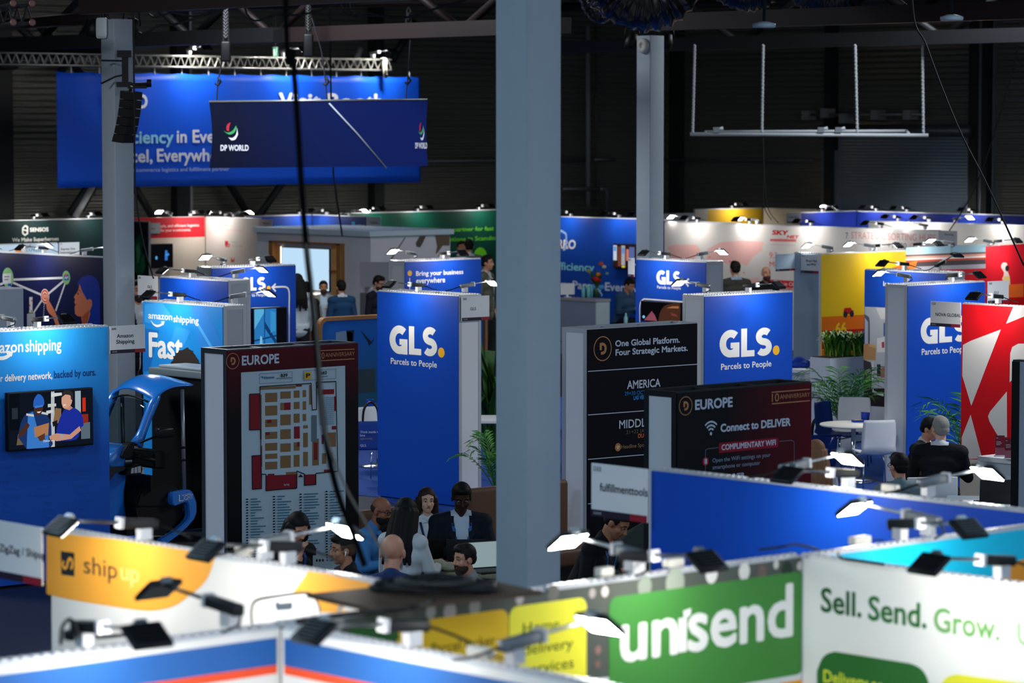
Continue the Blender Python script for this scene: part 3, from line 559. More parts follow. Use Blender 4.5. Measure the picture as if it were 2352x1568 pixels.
x, y = q(330, 1195); c.disc(x, y, vr(IL, x, y, 9.5), M('4f9a58', .6)); c.poly([q(312, 1025), q(346, 1023), q(346, 1185), q(314, 1187)], LN); c.poly([q(288, 1202), q(375, 1196), q(375, 1330), q(288, 1330)], M('b9bfcc', .6))
for a in ((338, 1062), (318, 1112), (334, 1172)): c.disc(*q(*a), vr(IL, x, y, 2.5), M('f0553a', .6))
for k in range(9): c.line([q(471 - k * 1.2, 1100 + k * 20), q(470 - k * 1.2, 1110 + k * 20)], .02, LN)
c.done(IL.fp)
stand('X', (43, 661), -70, 52, 'display_tower', 'plain grey tower in front of the drawn navy wall', M('9099a8', .6), cat='stand tower', th=.3)
SN = stand('X', (236, 501), -90, 309, 'display_wall', 'dark green wall with a white hexagon logo under the hall wall', M('1b3032', .5), th=.06)
c = SN.cv; c.line([(58, 518), (63, 521), (63, 536), (57, 540), (52, 535), (52, 524), (58, 518)], .03, WT); c.line([(52, 527), (63, 530)], .025, WT); c.text('SENSOS', 69, 532, 111, 530.6, 8.4, WT, .03); c.text('We Make Superheroes', 28, 555.6, 134.4, 551.4, 8.2, WT, .02); c.done(SN.fp)
SM = stand('Y', (340, 509), 300, 340, 'display_wall', 'dark wall panel printed with green smoke beside the grey column', M('10181a', .6), th=.06)
c = SM.cv; q = Q(4.612, 0, 460)
for p_, h in (([(1425, 440), (1480, 350), (1530, 420), (1500, 520), (1530, 640), (1480, 790), (1425, 760)], '1d5a40'), ([(1440, 500), (1470, 440), (1490, 560), (1460, 680)], '4d9a70'), ([(1490, 620), (1530, 560), (1540, 720), (1500, 790)], '2c7050')): c.poly([q(*a) for a in p_], M(h, .6))
c.done(SM.fp)
PR = stand('X', (133, 557.5), -60, 133, 'display_wall', 'pale blue wall peeking over the drawn navy wall', M('c4d8e6', .5), th=.06)
c = PR.cv; c.text('EXPRESS', 60, 578.5, 95, 577, 8, M('6a8098', .6), .01); c.poly([(35, 571), (58, 570), (60, 590), (35, 590)], M('e88a30', .5)); c.done(PR.fp)
sign(PR, 134, 180, 557, 590, 'B51', [('Express One', 140, 574, 172.4, 573.2, 4.8), ('International', 139, 582, 173.5, 581.2, 4.8)], 'white name sign beside the pale blue wall')
RW = stand('X', (471, 497.3), 305, 471, 'display_wall', 'beige wall with a red top band and two lines of white lettering', M('cfc4b6', .6), th=.06)
c = RW.cv; c.poly([(305, 500), (470, 498), (470, 543.5), (305, 548)], M('d4202e', .5)); c.text('Simple, and efficient logistics', 358, 522, 457, 519.8, 6.2, WT, .012); c.text('for your e-commerce.', 368.7, 531.8, 438, 530.6, 6.2, WT, .012); c.done(RW.fp)
sign(RW, 340, 366, 512, 540, '', [('Seso', 347, 526.5, 356, 526, 4)], 'small grey name sign before the red band', tint='9a9fa4')
RV = stand('Y', (471, 497.3), 472, 596, 'display_wall', 'white wall with pale red lettering and a red cart', M('dcd6d0', .6), th=.06)
c = RV.cv; c.text('Kejan', 505, 518, 524, 518.5, 6, M('e0806c', .6), .01); c.text('Fulfilment network', 505, 530, 558, 531.5, 5.5, M('e8b0a8', .6), 0); c.poly([(517, 553), (524, 553.5), (524, 564), (517, 564)], M('d0303a', .6)); c.line([(524, 560), (528, 561), (527, 566), (518, 566)], .02, M('d0303a', .6)); c.text('Packing', 532, 557.5, 545, 558, 4, M('a8a4a4', .6), 0); c.text('with technology', 532, 566, 557, 567, 4, M('a8a4a4', .6), 0); c.poly([(531, 590), (535, 597), (540, 590), (538, 602), (530, 602)], M('d0603a', .6)); c.done(RV.fp)
B1 = stand('X', (716, 493), 565, 716, 'display_wall', 'dark blue wall with cyan lettering behind the grey cabin', M('2146a0', .5), th=.06)
c = B1.cv; c.text('ter', 628.5, 526, 647.6, 525.5, 11, M('3aa8e0', .5), .03); c.done(B1.fp)
B2 = stand('Y', (716, 493), 717, 843, 'display_wall', 'navy wall with a small cyan square logo behind the grey cabin', M('1b3a86', .5), th=.06)
c = B2.cv; c.poly([(808, 509), (815.5, 509.3), (815.5, 522.5), (808, 522.2)], M('35b0ee', .5)); c.text('sendcloud', 818, 519.5, 836, 520, 5, WT, .01); c.text('Shipping', 747, 523.5, 764, 524, 4, M('5a7ad0', .5), 0); c.done(B2.fp)
sign(RV, 597, 627, 503.5, 531, '', [('Fulfilment', 604, 514, 620, 514.5, 3.5), ('network', 605, 521, 619, 521.4, 3.5)], 'pinkish white name sign between the white and the dark blue walls', tint='c4b9bd')
sign(B2, 844, 876, 497, 530, '', [('Sendcloud', 852, 513, 868, 513.6, 4)], 'white name sign between the navy wall and the green wall', tint='c9ccd2')
GW_ = stand('X', (1137, 481.4), 780, 1240, 'display_wall', 'dark green wall with two lines of bright green lettering', M('0e4a3c', .45), th=.06)
c = GW_.cv; LM = M('72d42c', .5); c.text('Your logistic & fulfilment partner for fast', 882, 534, 1134, 530.6, 9.2, LM, .015); c.text('solutions in Scandin', 1012, 553.8, 1138, 551.4, 9.2, LM, .015); c.disc(1103, 588, vr(GW_, 1103, 588, 20), LM); c.done(GW_.fp)
# grey cabin with a flat roof and a timber framed screen
CH = ZD(543, 61)
CA = stand('Y', (850, 543), 590, 850, 'stand_cabin', 'grey flat-roofed cabin stand with a timber framed screen', M('d6d8e0', .6), H=CH, D=61, sidepx=1033, side_mat=M('c8cad4', .6), cat='stand cabin', frame=M('b9c4cc', .5), dot=0)
MB().box(-.06, CA.L + .06, -.06, CA.th + .06, CH, CH + .1, M('bccfda', .5)).obj('flat_roof', CA.root)
m = MB(); WD = M('9a6b3c', .5); WD_LIT = M('d9a468', .5)  # second timber tone has the strip lighting put into its colour
def nb(x0, y0, x1, y1, d0, d1, mat): a = CA.at(x0, y0); b = CA.at(x1, y1); m.box(a[0], b[0], -d1, -d0, min(a[1], b[1]), max(a[1], b[1]), mat)
nb(628, 553, 637, 700, .0, .12, WD); nb(783, 560, 792, 700, .0, .12, WD); nb(628, 552, 792, 563, .0, .12, WD); nb(637, 563, 648, 700, 0, .01, WD_LIT); nb(762, 563, 783, 700, 0, .01, WD_LIT); nb(762, 620, 783, 623, 0, .08, WD); m.obj('timber_frame', CA.root)
m = MB(); LED = lampmat('led_strip', (1, .86, .66, 1), 3.0); nb(647, 566, 649, 640, .01, .03, LED); nb(779, 566, 782, 612, .01, .03, LED); nb(779, 626, 782, 642, .01, .03, LED); nb(650, 672, 740, 674, .01, .03, LED); m.obj('light_strip', CA.root)
m = MB(); SCR = lampmat('pale_screen', (.46, .66, .84, 1), 1.0); nb(650, 566, 761, 670, .012, .04, BLACK); nb(651.5, 568, 759.5, 668, .0405, .042, SCR); m.obj('screen', CA.root)
XC = Wall('X', (850, 543), 850, 1033, CH, D=61); cx = Canvas(XC); q = Q(4.523, 640, 460)
for p_, h in (([(1460, 372), (1525, 368), (1500, 430), (1465, 490), (1425, 480), (1420, 440)], '5a524c'), ([(1620, 365), (1775, 360), (1770, 470), (1700, 470), (1650, 540), (1625, 560), (1640, 480)], '6b5a4c'), ([(1300, 390), (1320, 380), (1080, 760), (1060, 750)], '6e6a6c'), ([(840, 640), (1140, 640), (1140, 900), (840, 900)], '8d8f99'), ([(840, 960), (1020, 960), (1020, 1280), (840, 1280)], '53565e')): cx.poly([q(*a) for a in p_], M(h, .6))
e_ = thing('cabin_mural', 'printed mural of bird wings on the side of the grey cabin', 'mural', XC.xy(0, .012), XC.rot); MB().box(0, XC.L, 0, .004, .1, CH - .05, M('ccccd4', .6)).obj('sheet', e_); cx.done(e_.children[0])
# blue wall behind the flowers, white map wall, back row
FE = stand('Y', (1460, 502.3), 1236, 1540, 'display_wall', 'royal blue wall with cyan and white words behind the flower counter', M('0d44a8', .42), th=.06)
c = FE.cv; q = Q(4.612, 1280, 460)
c.text('FERRO', 1261, 568.5, 1321, 556.5, 19, WT, .035, skew=.12); c.line(bez(q(-40, 380), q(30, 325), q(70, 340), q(95, 370), q(90, 500), q(60, 525), n=4), .05, M('8fb0e0', .5)); c.text('Efficiency', 1271, 620, 1364.6, 621.5, 17, M('86d4e4', .5), .02); c.text('Every Parcel, Everywhere', 1254, 659, 1512, 664, 17.5, M('c6d6ee', .5), .025); c.done(FE.fp)
SKW = stand('Y', (1760, 516.6), 1526, 2157, 'display_wall', 'long white wall with a pale red world map and red lettering', M('d9d4d0', .55), th=.06)
c = SKW.cv; q = Q(3.973, 1760, 460); PK = M('e9b6b0', .6); REDL = M('d02a30', .5)
c.poly([(1533, 567), (1545, 562), (1600, 562), (1610, 575), (1598, 590), (1585, 604), (1575, 610), (1572, 625), (1580, 640), (1583, 660), (1575, 662), (1566, 635), (1556, 605), (1540, 590)], PK); c.poly([(1625, 572), (1655, 556), (1700, 553), (1755, 555), (1750, 575), (1730, 590), (1715, 610), (1700, 604), (1690, 618), (1672, 606), (1650, 600), (1660, 635), (1650, 655), (1636, 630), (1622, 605)], PK); c.poly([(1722, 640), (1742, 636), (1746, 655), (1728, 660)], PK)
for x, y in ((1643, 575), (1646, 579), (1677, 600), (1709, 626), (1660, 612), (1630, 590)): c.disc(x, y, vr(SKW, x, y, 2.2), M('e0584e', .6))
c.text('SKY', *q(55, 316), *q(192, 311), 9.6, REDL, .05, skew=.25); c.text('NET', *q(190, 346), *q(292, 346), 6.6, REDL, .05, skew=.25); c.line([q(36, 362), q(275, 366)], .05, M('d86a66', .5)); c.text('7', *q(725, 350), *q(746, 350), 14, M('3a3c42', .6), 0); c.text('STRATEGIC SORTING HUBS', *q(775, 357), *q(1550, 366), 15.5, M('d2888a', .6), -.008); c.text('+1 000', *q(1105, 437), *q(1280, 440), 13, M('6a6c72', .6), -.006); c.text('OPS', *q(1310, 441), *q(1420, 442), 13, M('d8a0a0', .6), -.006)
c.text('9.2', *q(30, 526), *q(105, 528), 13, M('d8504e', .6), 0); c.text('M', *q(30, 605), *q(75, 606), 12, M('d8504e', .6), 0); c.poly([q(30, 722), q(250, 735), q(250, 815), q(30, 805)], M('d41f28', .5)); c.text('Service in China', *q(40, 770), *q(300, 785), 8, WT, .01); c.text('e-commerce', *q(40, 800), *q(250, 812), 5, WT, 0); c.text('worldwide express', *q(40, 410), *q(262, 413), 4, M('d0a0a0', .6), 0); c.done(SKW.fp)
sign(SKW, 2158, 2200, 529, 566, '', [('Sorting', 2170, 540, 2190, 540.6, 4)], 'grey name sign at the end of the white wall with red lettering', tint='a3a6ad')
WR = stand('Y', (2200, 513), 1995, 2440, 'display_wall', 'plain white wall behind the long wall with red lettering', M('d8d5d0', .55), th=.06)
K1 = stand('X', (1967, 484.5), 1838, 1967, 'display_wall', 'short indigo wall in front of the hall shutter', M('24389a', .45), th=.06)
K2 = stand('Y', (1967, 484.5), 1968, 2440, 'display_wall', 'long indigo wall in front of the hall shutter', M('24389a', .45), th=.06)
sign(K1, 1806, 1838, 489, 512, '', [('Logistics', 1812, 500, 1832, 499.6, 4)], 'grey name sign beside the short indigo wall', tint='9aa0a8')
stand('X', (1597, 489.5), 1500, 1597, 'display_wall', 'plain grey wall between the light grey column and the cream wall', M('b4b8bc', .6), th=.06)
YW = stand('X', (1752, 477), 1597, 1752, 'display_wall', 'cream wall with a wide yellow panel in the back row', M('c9c4bc', .6), th=.06)
YW.cv.poly([(1626, 481), (1751, 478.5), (1751, 520), (1626, 522)], M('e6b42c', .5)); YW.cv.done(YW.fp)
stand('Y', (1752, 477.5), 1753, 1892, 'display_wall', 'plain cream wall next to the indigo walls', M('cbc3b4', .6), th=.06)
stand('Y', (1600, 509), 1500, 1700, 'display_wall', 'low lying strip of blue wall behind the world map wall', M('2347a6', .5), th=.06)
# yellow, photo and red wall
RM = stand('X', (1888, 582.8), 1888, 2440, 'display_wall', 'long wall of a yellow print, a speeding road photo and a red print', M('f2c41c', .5), th=.06)
c = RM.cv; q = Q(3.973, 1760, 460); s0 = RM.s_at(2080); s1 = RM.s_at(2263)
c.poly([q(506, 1063), q(900, 1042), q(900, 1170), q(506, 1190)], M('e8701a', .5)); c.poly([q(506, 1190), q(900, 1170), q(900, 1340), q(506, 1358)], M('b81c1e', .5)); c.poly([(1888, 803), (1990, 798), (1990, 836), (1888, 841)], M('e06a1e', .5)); c.poly([(1888, 840), (1990, 835), (1990, 870), (1888, 875)], M('c4283a', .5))
c.poly([q(705, 1040), q(706, 1005), q(714, 982), q(770, 978), q(782, 1000), q(796, 1005), q(795, 1035)], M('c02020', .5)); c.disc(*q(722, 1040), .05, INK); c.disc(*q(780, 1036), .05, INK)
c.text('66', *q(632, 1222), *q(728, 1212), 25, M('f4cc22', .5), .03); c.text('Our', *q(745, 1284), *q(876, 1280), 18, WT, .02)
for i, (y0, y1, h) in enumerate(((460, 700, 'cfc8c4'), (478, 496, '6a5a58'), (496, 516, 'e8a090'), (516, 530, 'f2ece8'), (530, 548, 'c85038'), (548, 590, '4a4648'), (590, 640, 'a9a7b2'))): c.poly([q(1272, y0 + 18), q(2000, y0 - 10), q(2000, y1 - 10), q(1272, y1 + 18)], M(h, .5))
c.poly([q(1130, 620), q(1380, 545), q(1350, 640), q(1180, 700)], M('ee7a30', .5)); c.poly([q(1272, 430), q(2000, 400), q(2000, 470), q(1272, 490)], M('9ec4d6', .5)); c.poly([q(1350, 640), q(2000, 620), q(2000, 1000), q(1350, 1000)], M('c8202a', .5))
c.poly([q(2000, 420), q(2700, 370), q(2700, 1400), q(2000, 1400)], M('d81e2c', .5)); c.poly(bez(q(2150, 720), q(2168, 660), q(2142, 610), q(2155, 570), q(2195, 575), q(2200, 640), q(2220, 700), q(2225, 770), n=4), M('e6d0c8', .6)); c.poly([q(2165, 690), q(2218, 690), q(2225, 775), q(2155, 775)], M('e8c87a', .6)); c.poly([q(2110, 775), q(2345, 760), q(2345, 890), q(2110, 900)], M('f06a28', .5)); c.poly([q(2000, 900), q(2700, 860), q(2700, 1400), q(2000, 1400)], M('cc0c14', .5)); c.disc(*q(2197, 620), .05, INK); c.done(RM.fp)
RT = stand('Y', (1887, 582), 1824, 1887, 'display_wall', 'blue-grey end wall of the yellow stand', M('8fa3b4', .6), th=.06)
sign(RT, 1843, 1884, 583, 626, 'B76', [('Royal Mail', 1852, 601, 1876, 602, 5), ('and PFW', 1853.5, 609.5, 1874, 610.3, 5)], 'white name sign on the blue-grey end wall of the yellow stand', tint='c2c8ce')
RX = Wall('X', (1824, 579.5), 1779, 1824, 2.5); sign(RX, 1779, 1823, 584, 623, '', [], 'blank blue-grey sign board sticking out before the world map wall', tint='93a6b6')
# integration tower and red white wall
IT = stand('Y', (1986.5, 618), 1986.5, 2175, 'display_tower', 'royal blue tower over an office photo, behind the far logo tower', BLUE, sidepx=2216, cat='stand tower', side_mat=M('8f9ba8', .6))
c = IT.cv; q = Q(3.973, 1760, 460); c.text('Integrate GLS into', 2029, 656.5, 2124, 661, 10.5, WT, .025); q6 = Q(3.266, 1800, 720)
c.poly([q(900, 970), q(1300, 985), q(1300, 2200), q(900, 2200)], M('b9bcc0', .6)); c.poly([q(1000, 980), q(1090, 983), q(1090, 1085), q(1045, 1080)], M('d8d8d6', .6)); c.poly(bez(q(893, 1040), q(925, 1055), q(945, 1100), q(945, 1350), n=3) + [q(930, 1350), q(930, 1110), q(893, 1060)], M('5c6068', .6))
c.poly([q6(600, 228), q6(640, 225), q6(695, 240), q6(690, 350), q6(600, 345)], M('b98a58', .6)); c.poly([q6(640, 226), q6(695, 240), q6(695, 262), q6(640, 245)], M('d4a874', .6)); c.poly([q6(700, 185), q6(760, 175), q6(760, 290), q6(700, 290)], M('e4e0dc', .6)); c.poly([q6(735, 215), q6(755, 210), q6(757, 255), q6(738, 258)], M('b04048', .6))
c.poly([q6(600, 345), q6(655, 365), q6(665, 430), q6(660, 560), q6(600, 560)], M('3b3438', .6)); c.poly([q6(600, 420), q6(650, 415), q6(660, 450), q6(600, 455)], M('9c968e', .6)); c.poly([q6(600, 560), q6(770, 560), q6(770, 700), q6(600, 690)], M('241a1c', .6)); c.poly([q6(700, 380), q6(728, 380), q6(728, 470), q6(700, 470)], M('2b2b30', .6)); c.poly([q6(728, 410), q6(760, 400), q6(760, 480), q6(728, 480)], M('a0685a', .6)); c.line(bez(q6(670, 360), q6(668, 560), q6(685, 590), q6(750, 612), n=4), .03, M('d8dade', .5)); c.poly([q6(750, 70), q6(762, 70), q6(762, 170), q6(750, 168)], M('3060a0', .6)); c.done(IT.fp)
NV = stand('Y', (2213, 696), 2211, 2440, 'display_wall', 'red wall with large white angular shapes', M('d6101c', .42), th=.06)
c = NV.cv; q = Q(3.266, 1800, 720); WW = M('dedad6', .5)
for p_ in ([(1345, 235), (1400, 205), (1630, 118), (1520, 400), (1408, 692), (1340, 465)], [(1337, 925), (1403, 758), (1490, 1088), (1335, 1088)], [(1668, 76), (1722, -50), (1900, -70), (1900, -10), (1803, 22)], [(1695, 515), (1700, 300), (1715, 250), (1760, 225), (1900, 225), (1900, 330), (1803, 415)], [(1675, 583), (1676, 926), (1612, 922), (1592, 892), (1545, 810), (1533, 770), (1548, 735)]): c.poly([q(*a) for a in p_], WW)
c.poly([(2205, 1053), (2440, 1066), (2440, 1500), (2205, 1500)], M('d8cfc4', .6)); c.done(NV.fp)
sign(NV, 2141.5, 2210, 691, 748, 'C50', [('NOVA GLOBAL', 2149, 725.3, 2207, 728.2, 7.3)], 'white name sign next to the red wall with white shapes', tint='d2d2d2')
EB = stand('Y', (2328, 826), 2328, 2460, 'information_board', 'black edged grey board at the edge of the picture before the red wall', M('9aa1b0', .6), th=.1, frame=M('0f1216', .5), cat='information board', post=.09, dot=0)
EB.cv.face([(0, .02), (.085, .02), (.085, 2.488), (0, 2.488)], M('0b0d10', .5)); EB.cv.done(EB.fp)
# ================================================================ arm spotlights clamped on the stands
LED_ON = lampmat('spotlight_led', (1, .97, .92, 1), LAMP_L); LED_OFF = M('2e3034', .4)
LED_HI = lampmat('truss_led', (1, .97, .92, 1), LAMP_L * 3)
def lamp_proto(lit, dark):
    t = thing('arm_spotlight', 'x', 'spotlight'); A = M('3a3e42', .4, .5) if dark else M('a9adb0', .35, .6)
    m = MB(); m.box(-.03, .03, -.024, .024, 0, .055, ALU); m.tube([(0, 0, .03), (0, 0, .07)], .012, ALUD); m.obj('clamp', t)
    m = MB(); xf = Matrix.Translation((-.02, 0, .07)) @ Matrix.Rotation(-.1, 4, 'Y'); m.rbox(-.05, .15, -.025, .025, -.02, .026, .008, M('1b1e21', .45) if dark else M('6f7478', .4, .4), xf); m.box(.145, .165, -.027, .027, -.022, .03, ALU, xf); m.obj('driver_box', t)
    m = MB(); m.tube([(.13, 0, .09), (.27, 0, .105), (.41, 0, .12)], .008, A, 6); m.tube([(-.06, 0, .07), (-.11, .03, .05), (-.15, .07, .03), (-.16, .16, .012)], .006, BLACK, 5); m.obj('arm', t)
    xf = Matrix.Translation((.45, 0, .095)) @ Matrix.Rotation(.62, 4, 'Y'); m = MB(); m.rbox(-.062, .062, -.085, .085, -.01, .013, .007, M('17191c', .4), xf)
    for k in range(6): m.box(-.05 + k * .018, -.042 + k * .018, -.066, .066, .013, .022, M('17191c', .4), xf)
    m.box(-.075, -.045, -.025, .025, -.005, .02, ALUD, xf); h = m.obj('lamp_head', t)
    MB().box(-.055, .055, -.078, .078, -.0108, -.0102, (LED_HI if lit == 2 else LED_ON) if lit else LED_OFF, xf).obj('light_panel', h); return t
PROTO = {}
def lamp(w, px, side, label, lit=True, rot=None, dark=True, s=1.0, tip=0.0, out=None):
    k = (lit, dark); sx = w.s_at(px); b = getattr(w, 'th', .06)
    d = (0.022 if side == 'F' else b - .022)
    loc = w.xy(sx, -d, w.H + .017); r = w.rot - PI / 2 if side == 'F' else w.rot + PI / 2
    if rot is not None: r = rot
    r += random.uniform(-.1, .1)
    if k not in PROTO: PROTO[k] = t = lamp_proto(lit, dark); t.location = loc; t.rotation_euler = (0, tip, r); t['label'] = label
    else: t = dup(PROTO[k], loc, (0, tip, r), label)
    t.scale = (s, s, s); t['group'] = 'arm spotlights on the stands'; len(label.split()) > 16 and print('LONG', label); return t
random.seed(11)
def pair(w, f, b, desc):
    for i, px in enumerate(f): lamp(w, px, 'F', ('black arm spotlight hanging over the front of ' if len(f) == 1 else ('first', 'second', 'third', 'fourth')[i] + ' arm spotlight over the front of ') + desc)
    for i, px in enumerate(b): lamp(w, px, 'B', ('lit arm spotlight reaching behind ' if len(b) == 1 else ('first', 'second', 'third', 'fourth')[i] + ' lit arm spotlight reaching behind ') + desc, dark=False)
pair(GB, [958], [1018], 'the tall logo tower behind the seated group')
pair(GR, [1722], [1668], 'the logo tower behind the dark boards')
pair(GX, [2188], [2130], 'the far logo tower by the red wall')
pair(GA, [1528], [1572], 'the arrow tower near the flowers')
pair(BB, [1018], [985], 'the tower with two lines of lettering')
pair(GL, [583], [545], 'the arrow line tower')
pair(GP, [438], [492], 'the plain blue tower')
pair(AF, [410], [488], 'the light blue tower with the big word')
pair(AW, [88], [60], 'the light blue television wall')
pair(IL, [100, -30], [50, 190], 'the drawn navy wall')
pair(SN, [80, 205], [], 'the dark green wall with hexagon logo')
pair(RW, [440], [395], 'the red banded wall')
pair(RV, [518], [535], 'the white wall with red cart')
pair(B1, [690], [], 'the dark blue wall with cyan lettering'); pair(B2, [750], [800], 'the navy wall with cyan square logo')
pair(GW_, [850, 960, 1100], [], 'the dark green wall with bright lettering')
pair(FE, [1310, 1420, 1478], [], 'the blue wall behind the flowers')
pair(SKW, [1600, 1720, 1860, 2020], [], 'the world map wall')
for px, d in ((1575, 'nearest the light grey column'), (1735, 'above the world map'), (2120, 'above the sorting lettering')): lamp(SKW, px, 'B', 'lit arm spotlight on the world map wall, ' + d, rot=PI / 2 + .1, dark=False)
pair(WR, [2060, 2130, 2300], [2190], 'the plain white wall behind the red lettering')
pair(K1, [1885], [1925], 'the short indigo wall'); pair(K2, [2010, 2080, 2230], [], 'the long indigo wall'); pair(YW, [1680], [], 'the yellow panel in the back row')
pair(RM, [2010, 2108, 2292], [1907, 2004, 2186, 2276], 'the yellow, photo and red wall')
pair(IT, [2075], [], 'the tower with office photo'); lamp(IT, 2117, 'B', 'unlit black arm spotlight raised behind the tower with office photo', lit=False, tip=-.2)
pair(NV, [2290], [], 'the red wall with white shapes')
pair(FU, [1945], [], 'the long plain blue wall'); lamp(FU, 1806, 'B', 'lit arm spotlight behind the long blue wall, right under the wifi board', dark=False); lamp(FU, 2125, 'B', 'lit arm spotlight behind the long blue wall, below the grey-haired man', dark=False)
pair(CY, [2080], [2150], 'the turquoise wall')
lamp(SE, 2300, 'F', 'black arm spotlight hanging over the white wall with green words')
pair(US, [1462], [1478], 'the green logo card wall')
pair(F2, [935], [1165], 'the blue topped wall below the yellow cards')
lamp(F1, 195, 'F', 'black arm spotlight hanging over the blue topped front wall'); lamp(F1, 535, 'B', 'unlit black arm spotlight standing in front of the orange-yellow swoosh', lit=False)
pair(SU, [318, 650], [590], 'the orange-yellow swoosh wall')
# ================================================================ overhead: banner, hung sign, hoists, ducts, cables
def frameof(w): return Matrix.Translation((w.o.x, w.o.y, 0)) @ Matrix.Rotation(w.rot, 4, 'Z')
# the wide banner under its lattice truss
BN = Wall('X', (551, 300), 134, 968, D=64); zt = BN.at(551, 170)[1]; zb = BN.at(551, 425)[1]; BN.H = zt; BN.th = .3
bt = thing('hanging_banner', 'wide royal blue banner with white lettering hanging from the lattice truss', 'banner', BN.xy(0), 0)
bm_ = MB(); nx, nz = 120, 14; vs = []; fs = []
def bwave(s, z): return .035 * math.sin(s * 2.1 + .6) * (1 - .55 * (z - zb) / (zt - zb)) + .03 * math.sin(s * 5.3 + z * .5) * ((z - zb) / (zt - zb)) ** 2
for j in range(nz + 1):
    for i in range(nx + 1):
        s_ = BN.L * i / nx; z = zb + (zt - zb) * j / nz; dip = .025 * math.sin(PI * ((s_ * 1.35) % 1)) * (j == nz); vs.append((s_, bwave(s_, z), z - dip))
for j in range(nz):
    for i in range(nx): a = j * (nx + 1) + i; fs.append((a, a + 1, a + nx + 2, a + nx + 1))
bm_.add(vs, fs, M('0f52d2', .5), True); cl = bm_.obj('cloth', bt); sm_ = cl.modifiers.new('thickness', 'SOLIDIFY'); sm_.thickness = .006; sm_.offset = 1
BN.nrm = Vector((0, -1, 0)); c = Canvas(BN); WB = M('d9dbe6', .55)
def btext(t, x0, y0, x1, y1, cap, mat, b=.02): c.text(t, x0, y0, x1, y1, cap, mat, b)
btext('FERRO', 236, 247.5, 336, 247, 30, WB, .035); btext('Efficiency', 252, 329.5, 396, 327.5, 28, M('8fd0e6', .55), .025); btext('in Every', 405, 327.5, 524, 326, 28, WB, .025)
btext('Parcel,', 246, 373, 346, 371, 28, WB, .025); btext('Everywhere', 358, 371, 530, 368.5, 28, WB, .025); btext('Your e-commerce logistics and fulfillment partner', 268, 395, 525, 391.5, 8.6, M('aebcde', .55), .008); btext('Visit Booth', 639, 251, 878, 249, 35, WB, .035)
for k, mb in c.mb.items():
    nv = []
    for (a, y, b) in mb.v: nv.append((a, bwave(a, b) - .025 + y, b))
    mb.v = nv; mb.obj('lettering', bt)
m = MB()
for i in range(14): s_ = BN.L * (i + .5) / 14; m.tube([(s_, .0, zt - .03), (s_, .0, zt + .1)], .012, ALU, 5)
m.obj('tie_cord', bt)
# lattice truss
def lattice(name, label, a, b, h, d, mat, r=.03, n=None, cat='truss'):
    a, b = Vector(a), Vector(b); L = (b - a).length; rot = math.atan2((b - a).y, (b - a).x); t = thing(name, label, cat, a, rot)
    m = MB()
    for y in (0, d):
        for z in (0, h): m.tube([(0, y, z), (L, y, z)], r, mat, 8)
    m.obj('chord', t); m = MB(); n = n or int(L / (h * 1.1)); 
    for i in range(n):
        x0, x1 = L * i / n, L * (i + 1) / n; xm = (x0 + x1) / 2
        for y in (0, d): m.tube([(x0, y, 0), (xm, y, h)], r * .5, mat, 5); m.tube([(xm, y, h), (x1, y, 0)], r * .5, mat, 5)
        m.tube([(x0, 0, h), (x1, d, h)], r * .45, mat, 5); m.tube([(x0, 0, 0), (x0, d, 0)], r * .5, mat, 5)
    m.obj('bracing', t); return t
TA = M('8f8f8a', .35, .6); e0 = BN.xy(BN.s_at(-30), .08, zt + .12); e1 = BN.xy(BN.s_at(895), .08, zt + .12)
lattice('lattice_truss', 'long grey lattice truss along the top of the wide blue banner', e0, e1, .22, .25, TA, .022, n=54)
m = MB()
BN.H = zt + .36
for px, lb in ((440, 'near the loudspeaker column'), (655, 'in the middle of the truss'), (860, 'at the far end of the truss')):
    k = lamp(BN, px, 'F', 'pale arm spotlight on the banner truss, ' + lb, dark=False, s=1.35, lit=2); k['group'] = 'arm spotlights on the banner truss'
tw = tag(MB().tube([BN.xy(BN.s_at(870), .2, zt + .37), BN.xy(BN.s_at(872), .22, zt + .0), BN.xy(BN.s_at(876), .05, zt + .37)], .05, M('b9b09c', .7), 8).obj('rope_sling'), 'beige rope sling hanging over the end of the banner truss', 'sling')
# top-left aluminium truss end
pa = PD(74, 52, 40); pb = PD(-90, 60, 46); TB = M('4a4d52', .35, .6)
lt = lattice('box_truss', 'dark aluminium box truss ending in the upper corner beside the loudspeaker column', pa, (pb.x, pb.y, pa.z), .24, .24, TB, .022, n=8)
m = MB()
for y in (0, .24):
    for z in (0, .24): m.lathe([(.03, 0), (.045, .0), (.045, .02), (.02, .02)], M('7d5a58', .4, .4), 14, Matrix.Translation((-.03, y, z)) @ Matrix.Rotation(PI / 2, 4, 'Y'))
m.obj('end_fitting', lt)
# hung company sign
D0 = 52; SG = Wall('X', (732, 310), 482, 983, D=D0, rot=-TH); st_ = SG.at(500, 234)[1]; sb_ = SG.at(500, 386)[1]
sg = thing('hanging_sign', 'navy fabric box sign with a small swirl logo hanging before the wide banner', 'sign', SG.xy(0), SG.rot)
m = MB(); NAVY = gmat('navy_print', '040a22', '051b60', 0, .3, SG.L); vs = []; fs = []; n = 16
for j in range(n + 1):
    t = j / n; b = .045 * math.sin(PI * t); z = sb_ + (st_ - sb_) * t
    for (x, y) in ((b, 0), (SG.L - b * .6, 0), (SG.L - .05 - b * .6, .5), (SG.L / 2, 1.9), (b + .05, .5)): vs.append((x, y, z + .018 * x / SG.L * 2))
for j in range(n):
    for i in range(5): a = j * 5 + i; fs.append((j * 5 + i, j * 5 + (i + 1) % 5, (j + 1) * 5 + (i + 1) % 5, (j + 1) * 5 + i))
m.add(vs, fs, NAVY, True); fc = m.obj('fabric', sg)
for p_ in fc.data.polygons: p_.use_smooth = False
